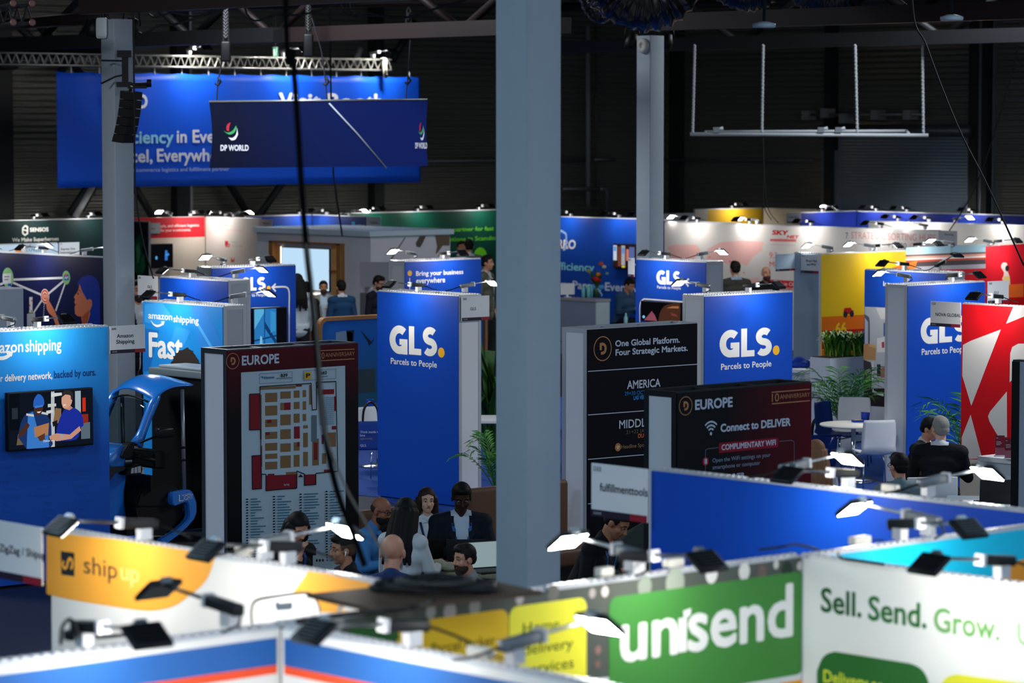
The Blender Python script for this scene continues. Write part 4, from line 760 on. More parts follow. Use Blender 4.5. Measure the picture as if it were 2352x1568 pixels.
fr_ = [(x, y, st_ + .018 * x / SG.L * 2) for x, y in ((.01, .01), (SG.L - .01, .01), (SG.L - .06, .5), (SG.L / 2, 1.88), (.06, .5), (.01, .01))]; MB().tube(fr_, .02, ALUD, 8).obj('frame', sg)
c = Canvas(SG); q = Q(3.016, 460, 0); GR_, RE_ = M('3f9a5c', .5), M('b3283c', .5)
def swirl(k, ox):
    f = lambda x, y: (ox + (x - 225) * k / 3.016, y / 3.016)
    c.poly(bez(f(190, 905), f(188, 880), f(198, 858), f(218, 848), n=4) + bez(f(212, 862), f(206, 885), f(206, 908), n=4), RE_, 'logo'); c.poly(bez(f(165, 903), f(195, 918), f(230, 905), f(255, 868), n=4) + bez(f(258, 890), f(240, 920), f(210, 932), f(185, 920), n=4), GR_, 'logo'); c.poly(bez(f(200, 950), f(230, 955), f(255, 930), f(262, 885), n=4) + bez(f(268, 930), f(250, 965), f(222, 972), n=4), WB, 'logo')
swirl(1, 532.5); swirl(.42, 968.5); c.text('DP WORLD', 507, 345, 571, 346.4, 12.5, WB, .03); c.text('DP WORLD', 954, 341, 981, 340, 12.5, WB, .03); c.done(sg)
for o in list(sg.children):
    if o.name.startswith('logo') or o.name.startswith('lettering'): o.location.y = -.006
def cable(name, label, pts, r, mat=None, cat='cable', n=8, group=None):
    return tag(MB().tube(bez(*pts, n=n), r, mat or BLACK, 6).obj(name), label, cat, group)
def at(D, *pts): return [PD(x, y, D) for x, y in pts]
def TOP(D, px): p = PD(px, 100, D); return [Vector((p.x, p.y, 8.59))]
CBL = M('060607', .9, spec=.05)
def hoist(px, y0, y1, y2, hook, label, D=52):
    t = thing('chain_hoist', label, 'hoist', PD(px, y2, D), -TH); o = t.location; k = D / F
    H = (y2 - y1) * k; w = 22 * k; m = MB(); m.rbox(-w / 2, w / 2, -w * .5, w * .5, 0, H, .03, M('111316', .45)); m.obj('motor', t)
    m = MB(); top = (y2 - y0) * k
    for i in range(9): z = H + .1 + (top - H) * i / 9; m.tube([(-.03, 0, z), (0, .03, z + .07), (.03, 0, z), (0, -.03, z - .05), (-.03, 0, z)], .02, STEEL, 5)
    m.tube([(-.04, 0, H), (-.03, 0, top)], .018, STEEL, 5); m.tube([(.04, 0, H), (.03, 0, top)], .018, STEEL, 5); m.obj('chain', t)
    m = MB(); a = Vector((0, 0, .1)); b = [((x - px) * k, 0, (y2 - y) * k) for x, y in hook]; m.tube(b, .012, M('23262b', .4), 5); hx = b[-2]; m.tube([(hx[0], 0, hx[2] + .08), (hx[0] + .05, 0, hx[2]), (hx[0], 0, hx[2] - .06), (hx[0] - .04, 0, hx[2] - .02)], .022, BLACK, 6); m.obj('hook', t)
hoist(519, 28, 95, 142, [(512, 120), (506, 160), (500, 188), (497, 242)], 'black chain hoist hanging over the near end of the navy sign')
hoist(709, 18, 78, 131, [(716, 40), (738, 115), (748, 188), (752, 242)], 'black chain hoist hanging above the middle of the navy sign')
hoist(939, 40, 52, 74, [(942, 92), (938, 150), (936, 185), (931, 242)], 'small black chain hoist above the far end of the navy sign')
sl = MB().tube([(SG.at(x, y)[0], -.02, SG.at(x, y)[1]) for x, y in ((756, 237), (820, 306), (888, 386))], .013, M('8f97a6', .4)).obj('steel_cable', sg)
cable('support_cable', 'black support cable dropping behind the navy sign to the grey cabin roof', TOP(60.2, 758) + at(60.2, (760, 200), (765, 380), (770, 430), (780, 500), (786, 542)), .018)
# loudspeaker array on the column
cp = coll.location
la = thing('line_array_speaker', 'black curved column loudspeaker hanging on the grey column', 'loudspeaker', PD(300, 325, 41.4), -TH - .5); k = 41.4 / F
m = MB(); nmod = 6
for i in range(nmod):
    t0, t1 = i / nmod, (i + .93) / nmod
    def bx(t): return (-22 + 26 * math.sin(t * 1.35) ** .9) * k
    za, zb_ = 118 * k * t0, 118 * k * t1; xa, xb = bx(t0), bx(t1); w_, d_ = 15 * k, .26
    m.add([(xa - w_, -d_ / 2, za), (xa + w_, -d_ / 2, za - .02), (xa + w_, d_ / 2, za - .02), (xa - w_, d_ / 2, za), (xb - w_, -d_ / 2, zb_), (xb + w_, -d_ / 2, zb_ - .02), (xb + w_, d_ / 2, zb_ - .02), (xb - w_, d_ / 2, zb_)], [(0, 3, 2, 1), (4, 5, 6, 7), (0, 1, 5, 4), (1, 2, 6, 5), (2, 3, 7, 6), (3, 0, 4, 7)], M('0e0f11', .6))
m.obj('cabinet', la); m = MB(); m.tube([(0, 0, .66), (.02, 0, .72)], .02, STEEL); m.obj('shackle', la)
sbk = thing('speaker_bracket', 'black steel bracket strapped round the grey column above the loudspeaker', 'bracket', PD(286, 200, 41.6), -TH); k = 41.6 / F
m = MB(); m.box(-.03, .05, -.03, .03, 0, 82 * k, BLACK); m.box(-.09, .09, -.05, .05, 68 * k, 84 * k, BLACK); m.box(-.1, .09, -.05, .05, 0, 12 * k, BLACK); m.obj('post', sbk)
m = MB(); m.tube([(-.05, 0, .03), (.33, -.05, .04)], .025, BLACK); m.tube([(.33, -.05, .0), (.33, -.05, .1)], .03, BLACK); m.box(.05, .3, -.08, -.02, -.02, .02, BLACK); m.obj('arm', sbk)
m = MB(); m.tube([(0, -.02, 60 * k), (-.3, .02, 61 * k)], .012, STEEL); m.tube([(0, -.02, 28 * k), (-.12, 0, 24 * k), (-.31, .02, 8 * k)], .012, STEEL); m.obj('strap', sbk)
def par(px, py, D, label):
    t = thing('stage_spotlight', label, 'stage light', PD(px, py, D), -TH); m = MB(); m.lathe([(.0, -.14), (.1, -.14), (.11, -.02), (.07, .1), (.0, .12)], BLACK, 16, Matrix.Rotation(.25, 4, 'Y')); m.obj('can', t); m = MB(); m.tube([(-.12, 0, 0), (-.1, 0, .18), (0, 0, .24), (.1, 0, .18), (.12, 0, 0)], .012, BLACK); m.tube([(0, 0, .24), (0, 0, .34)], .02, BLACK); m.obj('yoke', t)
par(218, 62, 42, 'black stage light hanging beside the white box on the loudspeaker column'); par(302, 60, 42, 'black stage light hanging on the far side of the loudspeaker column'); par(1452, 92, 49.5, 'black stage light beside the round disc of the light grey column'); par(1531, 92, 49.5, 'black stage light on the other side of the light grey column')
# black plastic air ducts
FOIL = M('0b0b0c', .22, 0, 0, .6)
def duct(pts, r, D, label):
    b = bez(*at(D, *pts), n=14); k = D / F; L = len(b); rs = [r * k * (1 + .05 * math.sin(i * 1.9) + .03 * math.sin(i * 4.1)) for i in range(L)]
    t = MB().tube(b, rs, FOIL, 40); o = t.obj('air_duct'); me = o.data
    for v in me.vertices:
        i = v.index // 40; a = v.index % 40; n_ = (Vector(v.co) - Vector(b[min(i, L - 1)])); v.co = Vector(v.co) + n_ * (.02 * math.sin(a * .9 + i * .35) + .012 * math.sin(a * 2.3 - i * .6))
    return tag(o, label, 'duct', 'black air ducts')
duct([(1335, -70), (1362, 6), (1384, 24), (1392, -60)], 27, 43, 'narrow fold of black plastic air duct next to the thick column')
duct([(1400, -110), (1425, -30), (1482, -2), (1540, -35), (1560, -110)], 74, 42, 'widest black plastic air duct sagging over the light grey column')
duct([(1648, -80), (1680, -35), (1718, -20), (1755, -35), (1780, -80)], 46, 44, 'black plastic air duct sagging above the pipe frame corner')
duct([(1828, -80), (1862, -25), (1905, -6), (1950, -25), (1980, -80)], 48, 46, 'black plastic air duct sagging above the middle of the pipe frame')
# white pipe frame on chains
pf = thing('pipe_frame', 'white pipe frame hanging on four chains before the hall shutter', 'frame', PD(1585, 308, 55), -TH); k = 55 / F; WP = M('8b9196', .4)
m = MB(); m.tube([(0, 0, 0), (547 * k, 0, -3 * k)], .035, WP, 10); m.obj('front_tube', pf); m = MB(); m.tube([(38 * k, .5, 5 * k), (505 * k, .5, 7 * k)], .03, WP, 10); m.tube([(38 * k, 0, 0), (38 * k, .5, 5 * k)], .03, WP); m.tube([(505 * k, 0, -3 * k), (505 * k, .5, 7 * k)], .03, WP); m.obj('rear_tube', pf)
for x0, x1, y1 in ((6, 10, 205), (165, 167, 205), (384, 378, 205), (536, 532, 205)):
    m = MB(); n = 46
    for i in range(n):
        z0 = y1 * k * i / n; z1 = y1 * k * (i + .8) / n; X = (x0 + (x1 - x0) * i / n) * k; m.tube([(X - .012, 0, z0), (X + .012, 0, z1)], .03 if i % 2 else .024, WP, 6)
    m.obj('chain', pf)
m = MB()
for x in (60, 300, 340): m.box((x - 7) * k, (x + 7) * k, -.05, .06, 4 * k, 16 * k, M('6a7074', .4, .4)); m.tube([((x) * k, 0, 10 * k), ((x + 16) * k, 0, 14 * k)], .03, WP)
m.obj('coupler', pf)
def exit_sign(px, py, D, w, h, label):
    t = thing('exit_sign', label, 'exit sign', PD(px, py, D), -TH); k = D / F; w *= k; h *= k; GE = M('1fa070', .5, 0, .5)
    MB().box(-w / 2, w / 2, -.03, .03, -h / 2, h / 2, M('c8d4d0', .5)).obj('housing', t); m = MB(); m.box(-w * .45, w * .45, -.033, -.0305, -h * .45, h * .45, GE); Wm = M('e8f4ee', .5, 0, .8)
    def fc_(p): m.add([(a * w, -.036, b * h) for a, b in p], [tuple(range(len(p)))], Wm)
    fc_([(-.34, -.3), (-.1, -.3), (-.1, .32), (-.34, .32)]); fc_([(.05, .0), (.2, .2), (.3, .2), (.3, .08), (.18, .05), (.25, -.3), (.15, -.3), (.1, -.1), (.0, -.2)]); fc_(ell(.22, .3, .07, .1, 10)); m.obj('pictogram', t)
    m = MB(); m.box(-.02, .02, -.02, .02, h / 2, 8.6 - t.location.z, STEEL); m.obj('hanger', t)
exit_sign(633, 121, 66, 12, 26, 'small upright green exit sign above the banner truss'); exit_sign(1863, 400, 78, 20, 13, 'small lit green exit sign on the dark hall wall')
for px, py, lb in ((1755, 60, 'above the pipe frame'), (2186, 44, 'near the upper corner above the shutter')):
    t = thing('bay_lamp', 'unlit round bay lamp under the roof beam ' + lb, 'ceiling lamp', PD(px, py, 41)); m = MB(); m.lathe([(0, -.02), (.14, -.02), (.15, .0), (.15, .03), (.05, .06), (0, .06)], M('8fa6b8', .4), 24); m.obj('shade', t); MB().tube([(0, 0, .06), (0, 0, 8.6 - t.location.z)], .02, STEEL).obj('stem', t)
# cables
cable('hanging_cable', 'thick black cable hanging close by, down past the floor plan board', TOP(13.5, 640) + at(13.5, (655, -40), (672, 120), (682, 260), (692, 420), (703, 560), (718, 700), (728, 800), (735, 900), (750, 1020), (775, 1130), (805, 1210), (838, 1300)), .0135, CBL)
cable('thin_cable', 'thin dark cable hanging beside the thick one over the floor plan board', at(13.46, (703, 560), (716, 640), (732, 820), (745, 980), (790, 1110), (840, 1200), (892, 1292)), .006, M('5a564e', .6))
cable('hanging_cable', 'black cable hanging beside the loudspeaker column down to the plain blue tower', TOP(41, 309) + at(41, (309, 330), (314, 460), (330, 560), (353, 640)), .012)
cable('guy_wire', 'long black wire running from the roof down to the red wall', TOP(34, 2090) + at(34, (2094, -20), (2130, 110), (2200, 290), (2270, 430), (2352, 610)), .011)
cable('guy_wire', 'fine black wire falling from the far roof to the road photo wall', TOP(62, 2350) + at(62, (2345, 60), (2300, 250), (2240, 430), (2160, 560)), .014)
cable('power_lead', 'thin lead dropping from the pipe frame to the yellow panel wall', at(55, (1752, 305), (1755, 400), (1754, 470), (1772, 505)), .008); cable('power_lead', 'second thin lead curving from the pipe frame to the cream wall', at(55, (1753, 305), (1757, 420), (1765, 480), (1788, 512)), .008)
OC = M('1c2024', .45)
for i, (pts, r, lb) in enumerate(((((305, 38), (370, 58), (440, 45), (520, 8)), .018, 'over the loudspeaker column'), (((330, 0), (400, 30), (470, 35), (560, 2)), .014, 'above the near hoist'), (((560, 10), (640, 34), (720, 28), (790, 0)), .016, 'between two hoists'), (((800, 0), (850, 30), (930, 40), (1000, 20), (1070, 0)), .018, 'before the thick column'), (((780, -5), (830, 32), (900, 38)), .013, 'beside the third hoist'), (((1540, 45), (1640, 52), (1720, 40), (1800, 32)), .012, 'along the beam by the ducts'))):
    cable('overhead_cable', 'sagging black cable under the roof ' + lb, TOP(43 + .8 * i, pts[0][0] - 4) + at(43 + .8 * i, *pts), r, OC, group='overhead cables')
# ================================================================ people
import numpy as np
def rotv(v, ax, a): return Matrix.Rotation(a, 3, ax) @ Vector(v)
def capsule(mb, a, b, ra, rb, mat, n=12):
    a, b = Vector(a), Vector(b); d = b - a
    if d.length < 1e-5: return mb.ball(a, ra, mat, None, n, 8)
    d.normalize(); pts = []; rs = []
    for i in range(4): t = PI / 2 * i / 4; pts.append(a - d * ra * math.cos(t)); rs.append(max(.0008, ra * math.sin(t)))
    pts.append(a); rs.append(ra); pts.append(b); rs.append(rb)
    for i in range(1, 5): t = PI / 2 * i / 4; pts.append(b + d * rb * math.sin(t)); rs.append(max(.0008, rb * math.cos(t)))
    return mb.tube(pts, rs, mat, n)
def remesh(mb, vox, smooth, it=3):
    o = mb.obj('tmp_shape'); r = o.modifiers.new('r', 'REMESH'); r.mode = 'VOXEL'; r.voxel_size = vox; r.use_smooth_shade = True
    s = o.modifiers.new('s', 'SMOOTH'); s.factor = smooth; s.iterations = it
    dg = bpy.context.evaluated_depsgraph_get(); me = bpy.data.meshes.new_from_object(o.evaluated_get(dg)); old = o.data; bpy.data.objects.remove(o); bpy.data.meshes.remove(old); return me
def fcent(me):
    c = np.empty(len(me.polygons) * 3, dtype=np.float32); me.polygons.foreach_get('center', c); return c.reshape(-1, 3)
def finish(me, name, parent, mats, idx=None):
    me.name = name; me.materials.clear()
    for m in mats: me.materials.append(m)
    if idx is not None: me.polygons.foreach_set('material_index', np.asarray(idx, dtype=np.int32))
    me.polygons.foreach_set('use_smooth', [True] * len(me.polygons)); me.update()
    o = bpy.data.objects.new(name, me); C.objects.link(o); o.parent = parent; return o
SKINS = {'pale': 'd9a68c', 'fair': 'c98f74', 'olive': 'b0785a', 'tan': '9a6248', 'dark': '3a2218'}
ANY = M('808080')
def person(label, px, py, z=None, D=None, face=0, sit=False, lean=0, yaw=0, nod=0, skin='fair', top='20242c', shirt='c9ccd2', coat=True, pants='1b1e26', hair='1a1513', style='short', beard=None, glasses=False, lanyard=None, larm=None, rarm=None, vox=.008, scale=1.0, slim=1.0, lowcut=.1, shoe='15130f', bud=False, roll=0):
    """Head centre is seen at px, py. face: 0 looks at the camera, 90 to the right of the picture, 180 away."""
    HB = 1.66 if not sit else 1.22
    S = scale; pt = PD(px, py, D) if D else P(px, py, z); 
    fa = math.radians(face); fwdh = Vector((sT, cT, 0)); v = -fwdh * math.cos(fa) + RIGHT * math.sin(fa); rz = math.atan2(-v.x, v.y)
    ph = .93 if not sit else .50                                      # hip height
    T = Matrix.Rotation(-lean, 3, 'X')
    hip = Vector((0, 0, ph)); up = lambda x, y, z_: hip + T @ Vector((x, y, z_))
    neck = up(0, -.005, .53); hc = neck + Matrix.Rotation(-lean * .45 - nod * .4, 3, 'X') @ Vector((0, .03, .175))
    Rh = Matrix.Rotation(yaw, 3, 'Z') @ Matrix.Rotation(-nod - lean * .3, 3, 'X') @ Matrix.Rotation(roll, 3, 'Y')
    foot_z = pt.z - hc.z * S
    root = thing('person', label, 'person', (0, 0, 0), rz); root.scale = (S, S, S)
    off = Matrix.Rotation(rz, 3, 'Z') @ (hc * S); root.location = (pt.x - off.x, pt.y - off.y, 0)
    if True: S = pt.z / hc.z; root.scale = (S, S, S); off = Matrix.Rotation(rz, 3, 'Z') @ (hc * S); root.location = (pt.x - off.x, pt.y - off.y, 0)
    H = lambda x, y, z_: hc + Rh @ Vector((x, y, z_))
    sw = .185 * slim
    ls, rs = up(-sw, -.01, .475), up(sw, -.01, .475)
    def arm(sh, sg, spec):
        if spec is None: spec = ('hang',) if not sit else ('table',)
        if spec[0] == 'hang': return up(sg * (sw + .055), -.03, .19), up(sg * (sw + .05), .06, -.05), None
        if spec[0] == 'table': return up(sg * (sw + .07), .1, .22), hip + Vector((sg * .12, .46, .27)), Vector((-sg * .3, 1, -.1))
        if spec[0] == 'back': return up(sg * (sw + .1), -.1, .2), up(sg * .1, -.17, .06), None
        return up(*spec[0]), up(*spec[1]), None
    le, lw, ld = arm(ls, -1, larm); re, rw, rd = arm(rs, 1, rarm)
    if sit: lk, rk = Vector((-.11, .43, .50)), Vector((.11, .43, .50)); la_, ra_ = Vector((-.11, .38, .09)), Vector((.11, .38, .09))
    else: lk, rk = Vector((-.1, .02, .5)), Vector((.1, .02, .5)); la_, ra_ = Vector((-.11, -.03, .09)), Vector((.11, -.03, .09))
    lh, rh = hip + Vector((-.09, 0, -.01)), hip + Vector((.09, 0, -.01))
    b = MB()
    # trunk, neck, limbs
    def trunk(m, g):
        capsule(m, up(-.07 * slim, .0, .02), up(.07 * slim, .0, .02), .115 + g, .115 + g, ANY); capsule(m, up(-.06 * slim, .005, .2), up(.06 * slim, .005, .2), .108 + g, .108 + g, ANY); capsule(m, up(-.085 * slim, .005, .36), up(.085 * slim, .005, .36), .112 + g, .112 + g, ANY)
        capsule(m, up(-.05, 0, .03), up(-.06 * slim, 0, .36), .105 + g, .105 + g, ANY); capsule(m, up(.05, 0, .03), up(.06 * slim, 0, .36), .105 + g, .105 + g, ANY); capsule(m, up(0, .01, .03), up(0, .01, .36), .11 + g, .115 + g, ANY)
        capsule(m, ls, up(-.05, -.01, .515), .062 + g, .055 + g, ANY); capsule(m, rs, up(.05, -.01, .515), .062 + g, .055 + g, ANY); capsule(m, ls, rs, .066 + g, .066 + g, ANY)
    def arms(m, g, hands):
        for sh, el, wr, sg, dr in ((ls, le, lw, -1, ld), (rs, re, rw, 1, rd)):
            capsule(m, sh, el, .056 + g, .044 + g, ANY); capsule(m, el, wr if hands else wr - (wr - el) * .1, .043 + g, .029 + g, ANY)
            if not hands: continue
            d = (dr or (wr - el)).normalized(); side = d.cross(Vector((0, 0, 1))); side = side.normalized() if side.length > .2 else Vector((1, 0, 0)); side = side * sg; nn = side.cross(d)
            pe = wr + d * .085
            for k in (-.024, -.008, .008, .024): capsule(m, wr + side * k * .6, pe + side * k, .014, .012, ANY, 8)
            for k, L_f in ((-.03, .062), (-.0105, .075), (.0105, .072), (.03, .055)):
                q0 = pe + side * k; q1 = q0 + d * L_f * .55 + side * k * .12 - nn * .008 * sg; q2 = q1 + (d * .75 - nn * .5 * sg + side * k * .3).normalized() * L_f * .5
                capsule(m, q0, q1, .0088, .008, ANY, 8); capsule(m, q1, q2, .008, .0068, ANY, 8)
            t0 = wr + d * .03 - side * .024; t1 = t0 - side * .03 + d * .03; capsule(m, t0, t1, .013, .0105, ANY, 8); capsule(m, t1, t1 + d * .035 - side * .008, .0105, .0085, ANY, 8)
    def legs(m, g, feet):
        for h_, k_, a_ in ((lh, lk, la_), (rh, rk, ra_)):
            capsule(m, h_, k_, .088 + g, .058 + g, ANY); capsule(m, k_, a_, .056 + g, .038 + g, ANY)
            if feet: capsule(m, a_ + Vector((0, -.03, -.05)), a_ + Vector((0, .13, -.06)), .038 + g, .03 + g, ANY)
    trunk(b, 0); arms(b, 0, True); legs(b, 0, True)
    capsule(b, neck + Vector((0, -.01, -.03)), H(0, -.02, -.07), .058 * (1 if slim > .92 else .85), .052 * (1 if slim > .92 else .85), ANY)
    xh = Matrix.Translation(hc) @ Rh.to_4x4()
    b.ball((0, -.012, .03), (.076, .094, .088), ANY, xh, 20, 14); b.ball((0, .022, -.045), (.06, .068, .07), ANY, xh, 16, 12); b.ball((0, .052, -.088), (.032, .03, .028), ANY, xh); 
    for sg in (-1, 1):
        b.ball((sg * .078, -.012, -.01), (.012, .021, .032), ANY, xh @ Matrix.Translation((0, 0, 0))); b.ball((sg * .038, .052, -.028), (.026, .026, .028), ANY, xh); capsule(b, H(sg * .018, .078, .026), H(sg * .05, .062, .024), .011, .009, ANY, 8)
    capsule(b, H(0, .084, .012), H(0, .104, -.026), .009, .0135, ANY, 8); b.ball((0, .1, -.03), (.018, .013, .011), ANY, xh); capsule(b, H(-.018, .079, -.058), H(.018, .079, -.058), .0085, .0085, ANY, 8)
    me = remesh(b, vox, .5, 2)
    SK = M(SKINS[skin], .5); LIPm = M({'dark': '4a2620', 'tan': '8a4a40'}.get(skin, 'a85a50'), .5); EW = M('8d857e', .4); EI = M('1c1512', .2); HM = M(hair, .65)
    c = fcent(me); hcn = np.array(hc); Rn = np.array(Rh); loc = (c - hcn) @ Rn                       # head frame
    idx = np.zeros(len(c), dtype=np.int32)
    lip = ((loc[:, 0] / .024) ** 2 + ((loc[:, 2] + .058) / .0085) ** 2 < 1) & (loc[:, 1] > .06); idx[lip] = 1
    e = MB(); xe = xh
    for sg in (-1, 1): e.ball((sg * .031, .0745, .008), (.0125, .008, .0075), EW, xe, 10, 6); e.ball((sg * .031, .0805, .008), (.006, .0035, .006), EI, xe, 8, 6); e.tube([H(sg * .016, .088, .032), H(sg * .034, .083, .037), H(sg * .052, .07, .031)], [.0035, .0045, .0025], HM, 6)
    ev = [tuple(v.co) for v in me.vertices]; ef = [list(p.vertices) for p in me.polygons]; k0 = len(ev)
    m2 = bpy.data.meshes.new('body'); m2.from_pydata(ev + e.v, [], ef + [[i + k0 for i in f] for f in e.f]); bpy.data.meshes.remove(me)
    finish(m2, 'body', root, [SK, LIPm] + e.mats, list(idx) + [2 + i for i in e.m])
    # clothes
    t = MB(); trunk(t, .016 if coat else .01); arms(t, .013 if coat else .009, False)
    capsule(t, up(-.05, 0, -.03 if not sit else .0), up(.05, 0, -.03 if not sit else .0), .125, .125, ANY)
    if coat and not sit: capsule(t, up(-.055, 0, -.14), up(.055, 0, -.14), .118, .118, ANY)
    capsule(t, neck + T @ Vector((0, -.012, -.06)), neck + T @ Vector((0, -.022, .022)), .074, .064, ANY)
    tm = remesh(t, .012, .5, 2); c = fcent(tm); Tn = np.array(T); tl = (c - np.array(hip)) @ Tn
    idx = np.zeros(len(c), dtype=np.int32); front = tl[:, 1] > .03
    if coat: idx[front & (np.abs(tl[:, 0]) < .008 + .15 * np.clip(tl[:, 2] - lowcut, 0, .36))] = 1; idx[(tl[:, 2] > .545) & (np.abs(tl[:, 0]) < .085)] = 1
    tt = finish(tm, 'jacket' if coat else 'shirt', root, [M(top, .8), M(shirt, .75)], idx)
    if coat:                                                          # lapels
        lp = MB()
        for sg in (-1, 1):
            pl = [up(sg * .07, .07, .50), up(sg * .115, .118, .40), up(sg * .02, .145, lowcut + .03), up(sg * .055, .142, .34)]; lp.add(pl + [p_ + T @ Vector((0, .008, 0)) for p_ in pl], [(0, 1, 2, 3), (4, 5, 6, 7), (0, 1, 5, 4), (1, 2, 6, 5)], M(top, .7))
        lp.obj('lapel', tt)
    else:
        lp = MB()
        for sg in (-1, 1): pl = [up(sg * .01, .085, .5), up(sg * .06, .075, .485), up(sg * .075, .04, .53), up(sg * .03, .07, .535)]; lp.add(pl, [(0, 1, 2, 3)], M(top, .7))
        lp.obj('collar', tt)
    g = MB(); legs(g, .016, False); capsule(g, hip + Vector((-.06, 0, .0)), hip + Vector((.06, 0, .0)), .125, .125, ANY); finish(remesh(g, .014, .5, 2), 'trousers', root, [M(pants, .8)])
    for a_ in (la_, ra_):
        s_ = MB(); capsule(s_, a_ + Vector((0, -.035, -.048)), a_ + Vector((0, .15, -.056)), .045, .035, M(shoe, .4)); s_.obj('shoe', root)
    # hair
    if style != 'bald':
        h = MB()
        if style in ('short', 'fade', 'curl'):
            q = .008 if style != 'curl' else .02
            h.ball((0, -.02, .045), (.079 + q, .095 + q * .6, .084 + q), ANY, xh, 18, 12); h.ball((0, .03, .095), (.055 + q, .06, .035 + q), ANY, xh); h.ball((0, -.055, .0), (.071 + q * .4, .06 + q * .4, .07), ANY, xh)
            if style == 'curl':
                for i in range(26): a = random.uniform(0, 2 * PI); u = random.uniform(.1, 1.3); h.ball((.08 * math.cos(a) * math.sin(u), -.015 + .09 * math.sin(a) * math.sin(u), .05 + .085 * math.cos(u)), .024, ANY, xh)
        elif style == 'thin':
            h.ball((0, -.03, .01), (.0785, .08, .06), ANY, xh, 18, 12)
        elif style == 'long':
            h.ball((0, -.02, .045), (.09, .103, .096), ANY, xh, 18, 12); h.ball((0, -.05, -.03), (.092, .075, .1), ANY, xh)
            for i in range(11):
                a = PI * (i / 10) * 1.3 + PI * .85; x, y = .085 * math.cos(a), -.02 + .09 * math.sin(a); q0 = H(x, y, .02); q1 = neck + T @ Vector((x * 1.35, y * 1.0 - .03, -.07)); q2 = neck + T @ Vector((x * 1.6, y * .9 - .045, -.2 - .06 * random.random())); capsule(h, q0, q1, .03, .03, ANY); capsule(h, q1, q2, .03, .014, ANY)
        hm = remesh(h, .007, .45, 1); c = (fcent(hm) - hcn) @ Rn
        # hairline: keep what lies behind the face
        bmh = bmesh.new(); bmh.from_mesh(hm); bmesh.ops.delete(bmh, geom=[f for f, q in zip(bmh.faces, c) if (q[1] > .03 and q[2] < .082 - abs(q[0]) * .35 and abs(q[0]) < .07) or (style in ('short', 'fade', 'thin') and q[2] < (-.055 if q[1] < -.02 else .0 if q[1] < .035 else .055)) or (style == 'thin' and q[2] > .055)], context='FACES'); bmh.to_mesh(hm); bmh.free()
        hid = None
        if style == 'fade': c = (fcent(hm) - hcn) @ Rn; hid = (c[:, 2] < .045).astype(np.int32)
        ho = finish(hm, 'hair', root, [HM, M('5a4238' if skin != 'dark' else '20140f', .7)], hid)
    if beard:
        d = MB(); d.ball((0, .032, -.072), (.064, .066, .058), ANY, xh, 16, 12); d.ball((0, .06, -.1), (.04, .036, .04), ANY, xh)
        if beard == 'full': d.ball((0, .07, -.135), (.042, .035, .055), ANY, xh)
        capsule(d, H(-.022, .087, -.046), H(.022, .087, -.046), .009, .009, ANY, 8)
        dm = remesh(d, .006, .4, 1); c = (fcent(dm) - hcn) @ Rn; bmh = bmesh.new(); bmh.from_mesh(dm)
        bmesh.ops.delete(bmh, geom=[f for f, q in zip(bmh.faces, c) if (q[2] > -.035 and abs(q[0]) < .058) or q[1] < -.02 or (abs(q[0]) < .02 and -.066 < q[2] < -.052)], context='FACES'); bmh.to_mesh(dm); bmh.free(); finish(dm, 'beard', root, [M('1d1613' if beard == 'full' else '3a2a22', .8)])
    if glasses:
        k = MB()
        for sg in (-1, 1): k.tube([H(sg * .033 + .024 * math.cos(a), .098, .006 + .019 * math.sin(a)) for a in [2 * PI * i / 14 for i in range(15)]], .003, BLACK, 5); k.tube([H(sg * .057, .095, .01), H(sg * .08, .05, .012), H(sg * .083, -.01, .008)], .0025, BLACK, 5)
        k.tube([H(-.01, .1, .01), H(.01, .1, .01)], .0025, BLACK, 5); k.obj('glasses', root)
    if lanyard:
        k = MB()
        for sg in (-1, 1):
            pts = [up(sg * .06, -.06, .56), up(sg * .078, .0, .55), up(sg * .075, .1, .46), up(sg * .05, .142, .34), up(sg * .025, .155, .2), up(0, .155, .08)]
            for a, b_ in zip(pts, pts[1:]): w_ = T @ Vector((.012, 0, 0)); k.add([a - w_, a + w_, b_ + w_, b_ - w_], [(0, 1, 2, 3)], M(lanyard, .6))
        k.obj('lanyard', root)
    if bud: k = MB(); k.ball((.086 * bud, .0, -.012), (.008, .009, .009), M('e4e4e2', .3), xh, 8, 6); k.tube([H(.09 * bud, .002, -.016), H(.09 * bud, .01, -.045)], .004, M('e4e4e2', .3), 6); k.obj('earbud', root)
    root['seat_z'] = (.5 - .125) * S; SEATED.append((root, label, sit)); return root
SEATED = []
random.seed(21)
NAVYC, BLK = '0f1420', '0b0c10'
# the group at the table in the middle
person('bearded bald man in glasses and light blue shirt with lanyard, seated at the table', 876, 1172, z=1.14, sit=True, face=62, lean=.2, nod=.22, skin='tan', top='4a86c0', coat=False, style='thin', hair='3a2a24', beard='full', glasses=True, lanyard='1b3a8a', vox=.007)
person('woman with long black hair, seen from behind her hair, next to the bearded man', 934, 1180, z=1.22, sit=True, face=150, lean=.12, nod=.1, skin='tan', top='c4c6c8', coat=False, hair='0c0b0c', style='long', slim=.86, vox=.007)
person('brown-haired woman in white top looking towards the camera at the table', 981, 1150, z=1.08, sit=True, face=12, nod=.05, skin='pale', top='cfd0d4', coat=False, hair='2e1f18', style='long', slim=.86, lanyard='1f2a50', vox=.007)
person('man in dark suit and striped shirt looking down at his laptop', 1060, 1143, z=1.22, sit=True, face=8, lean=.1, nod=.4, skin='dark', top=NAVYC, shirt='b8c0cc', hair='080706', style='fade', lanyard='2a5a9a', vox=.007, slim=1.08)
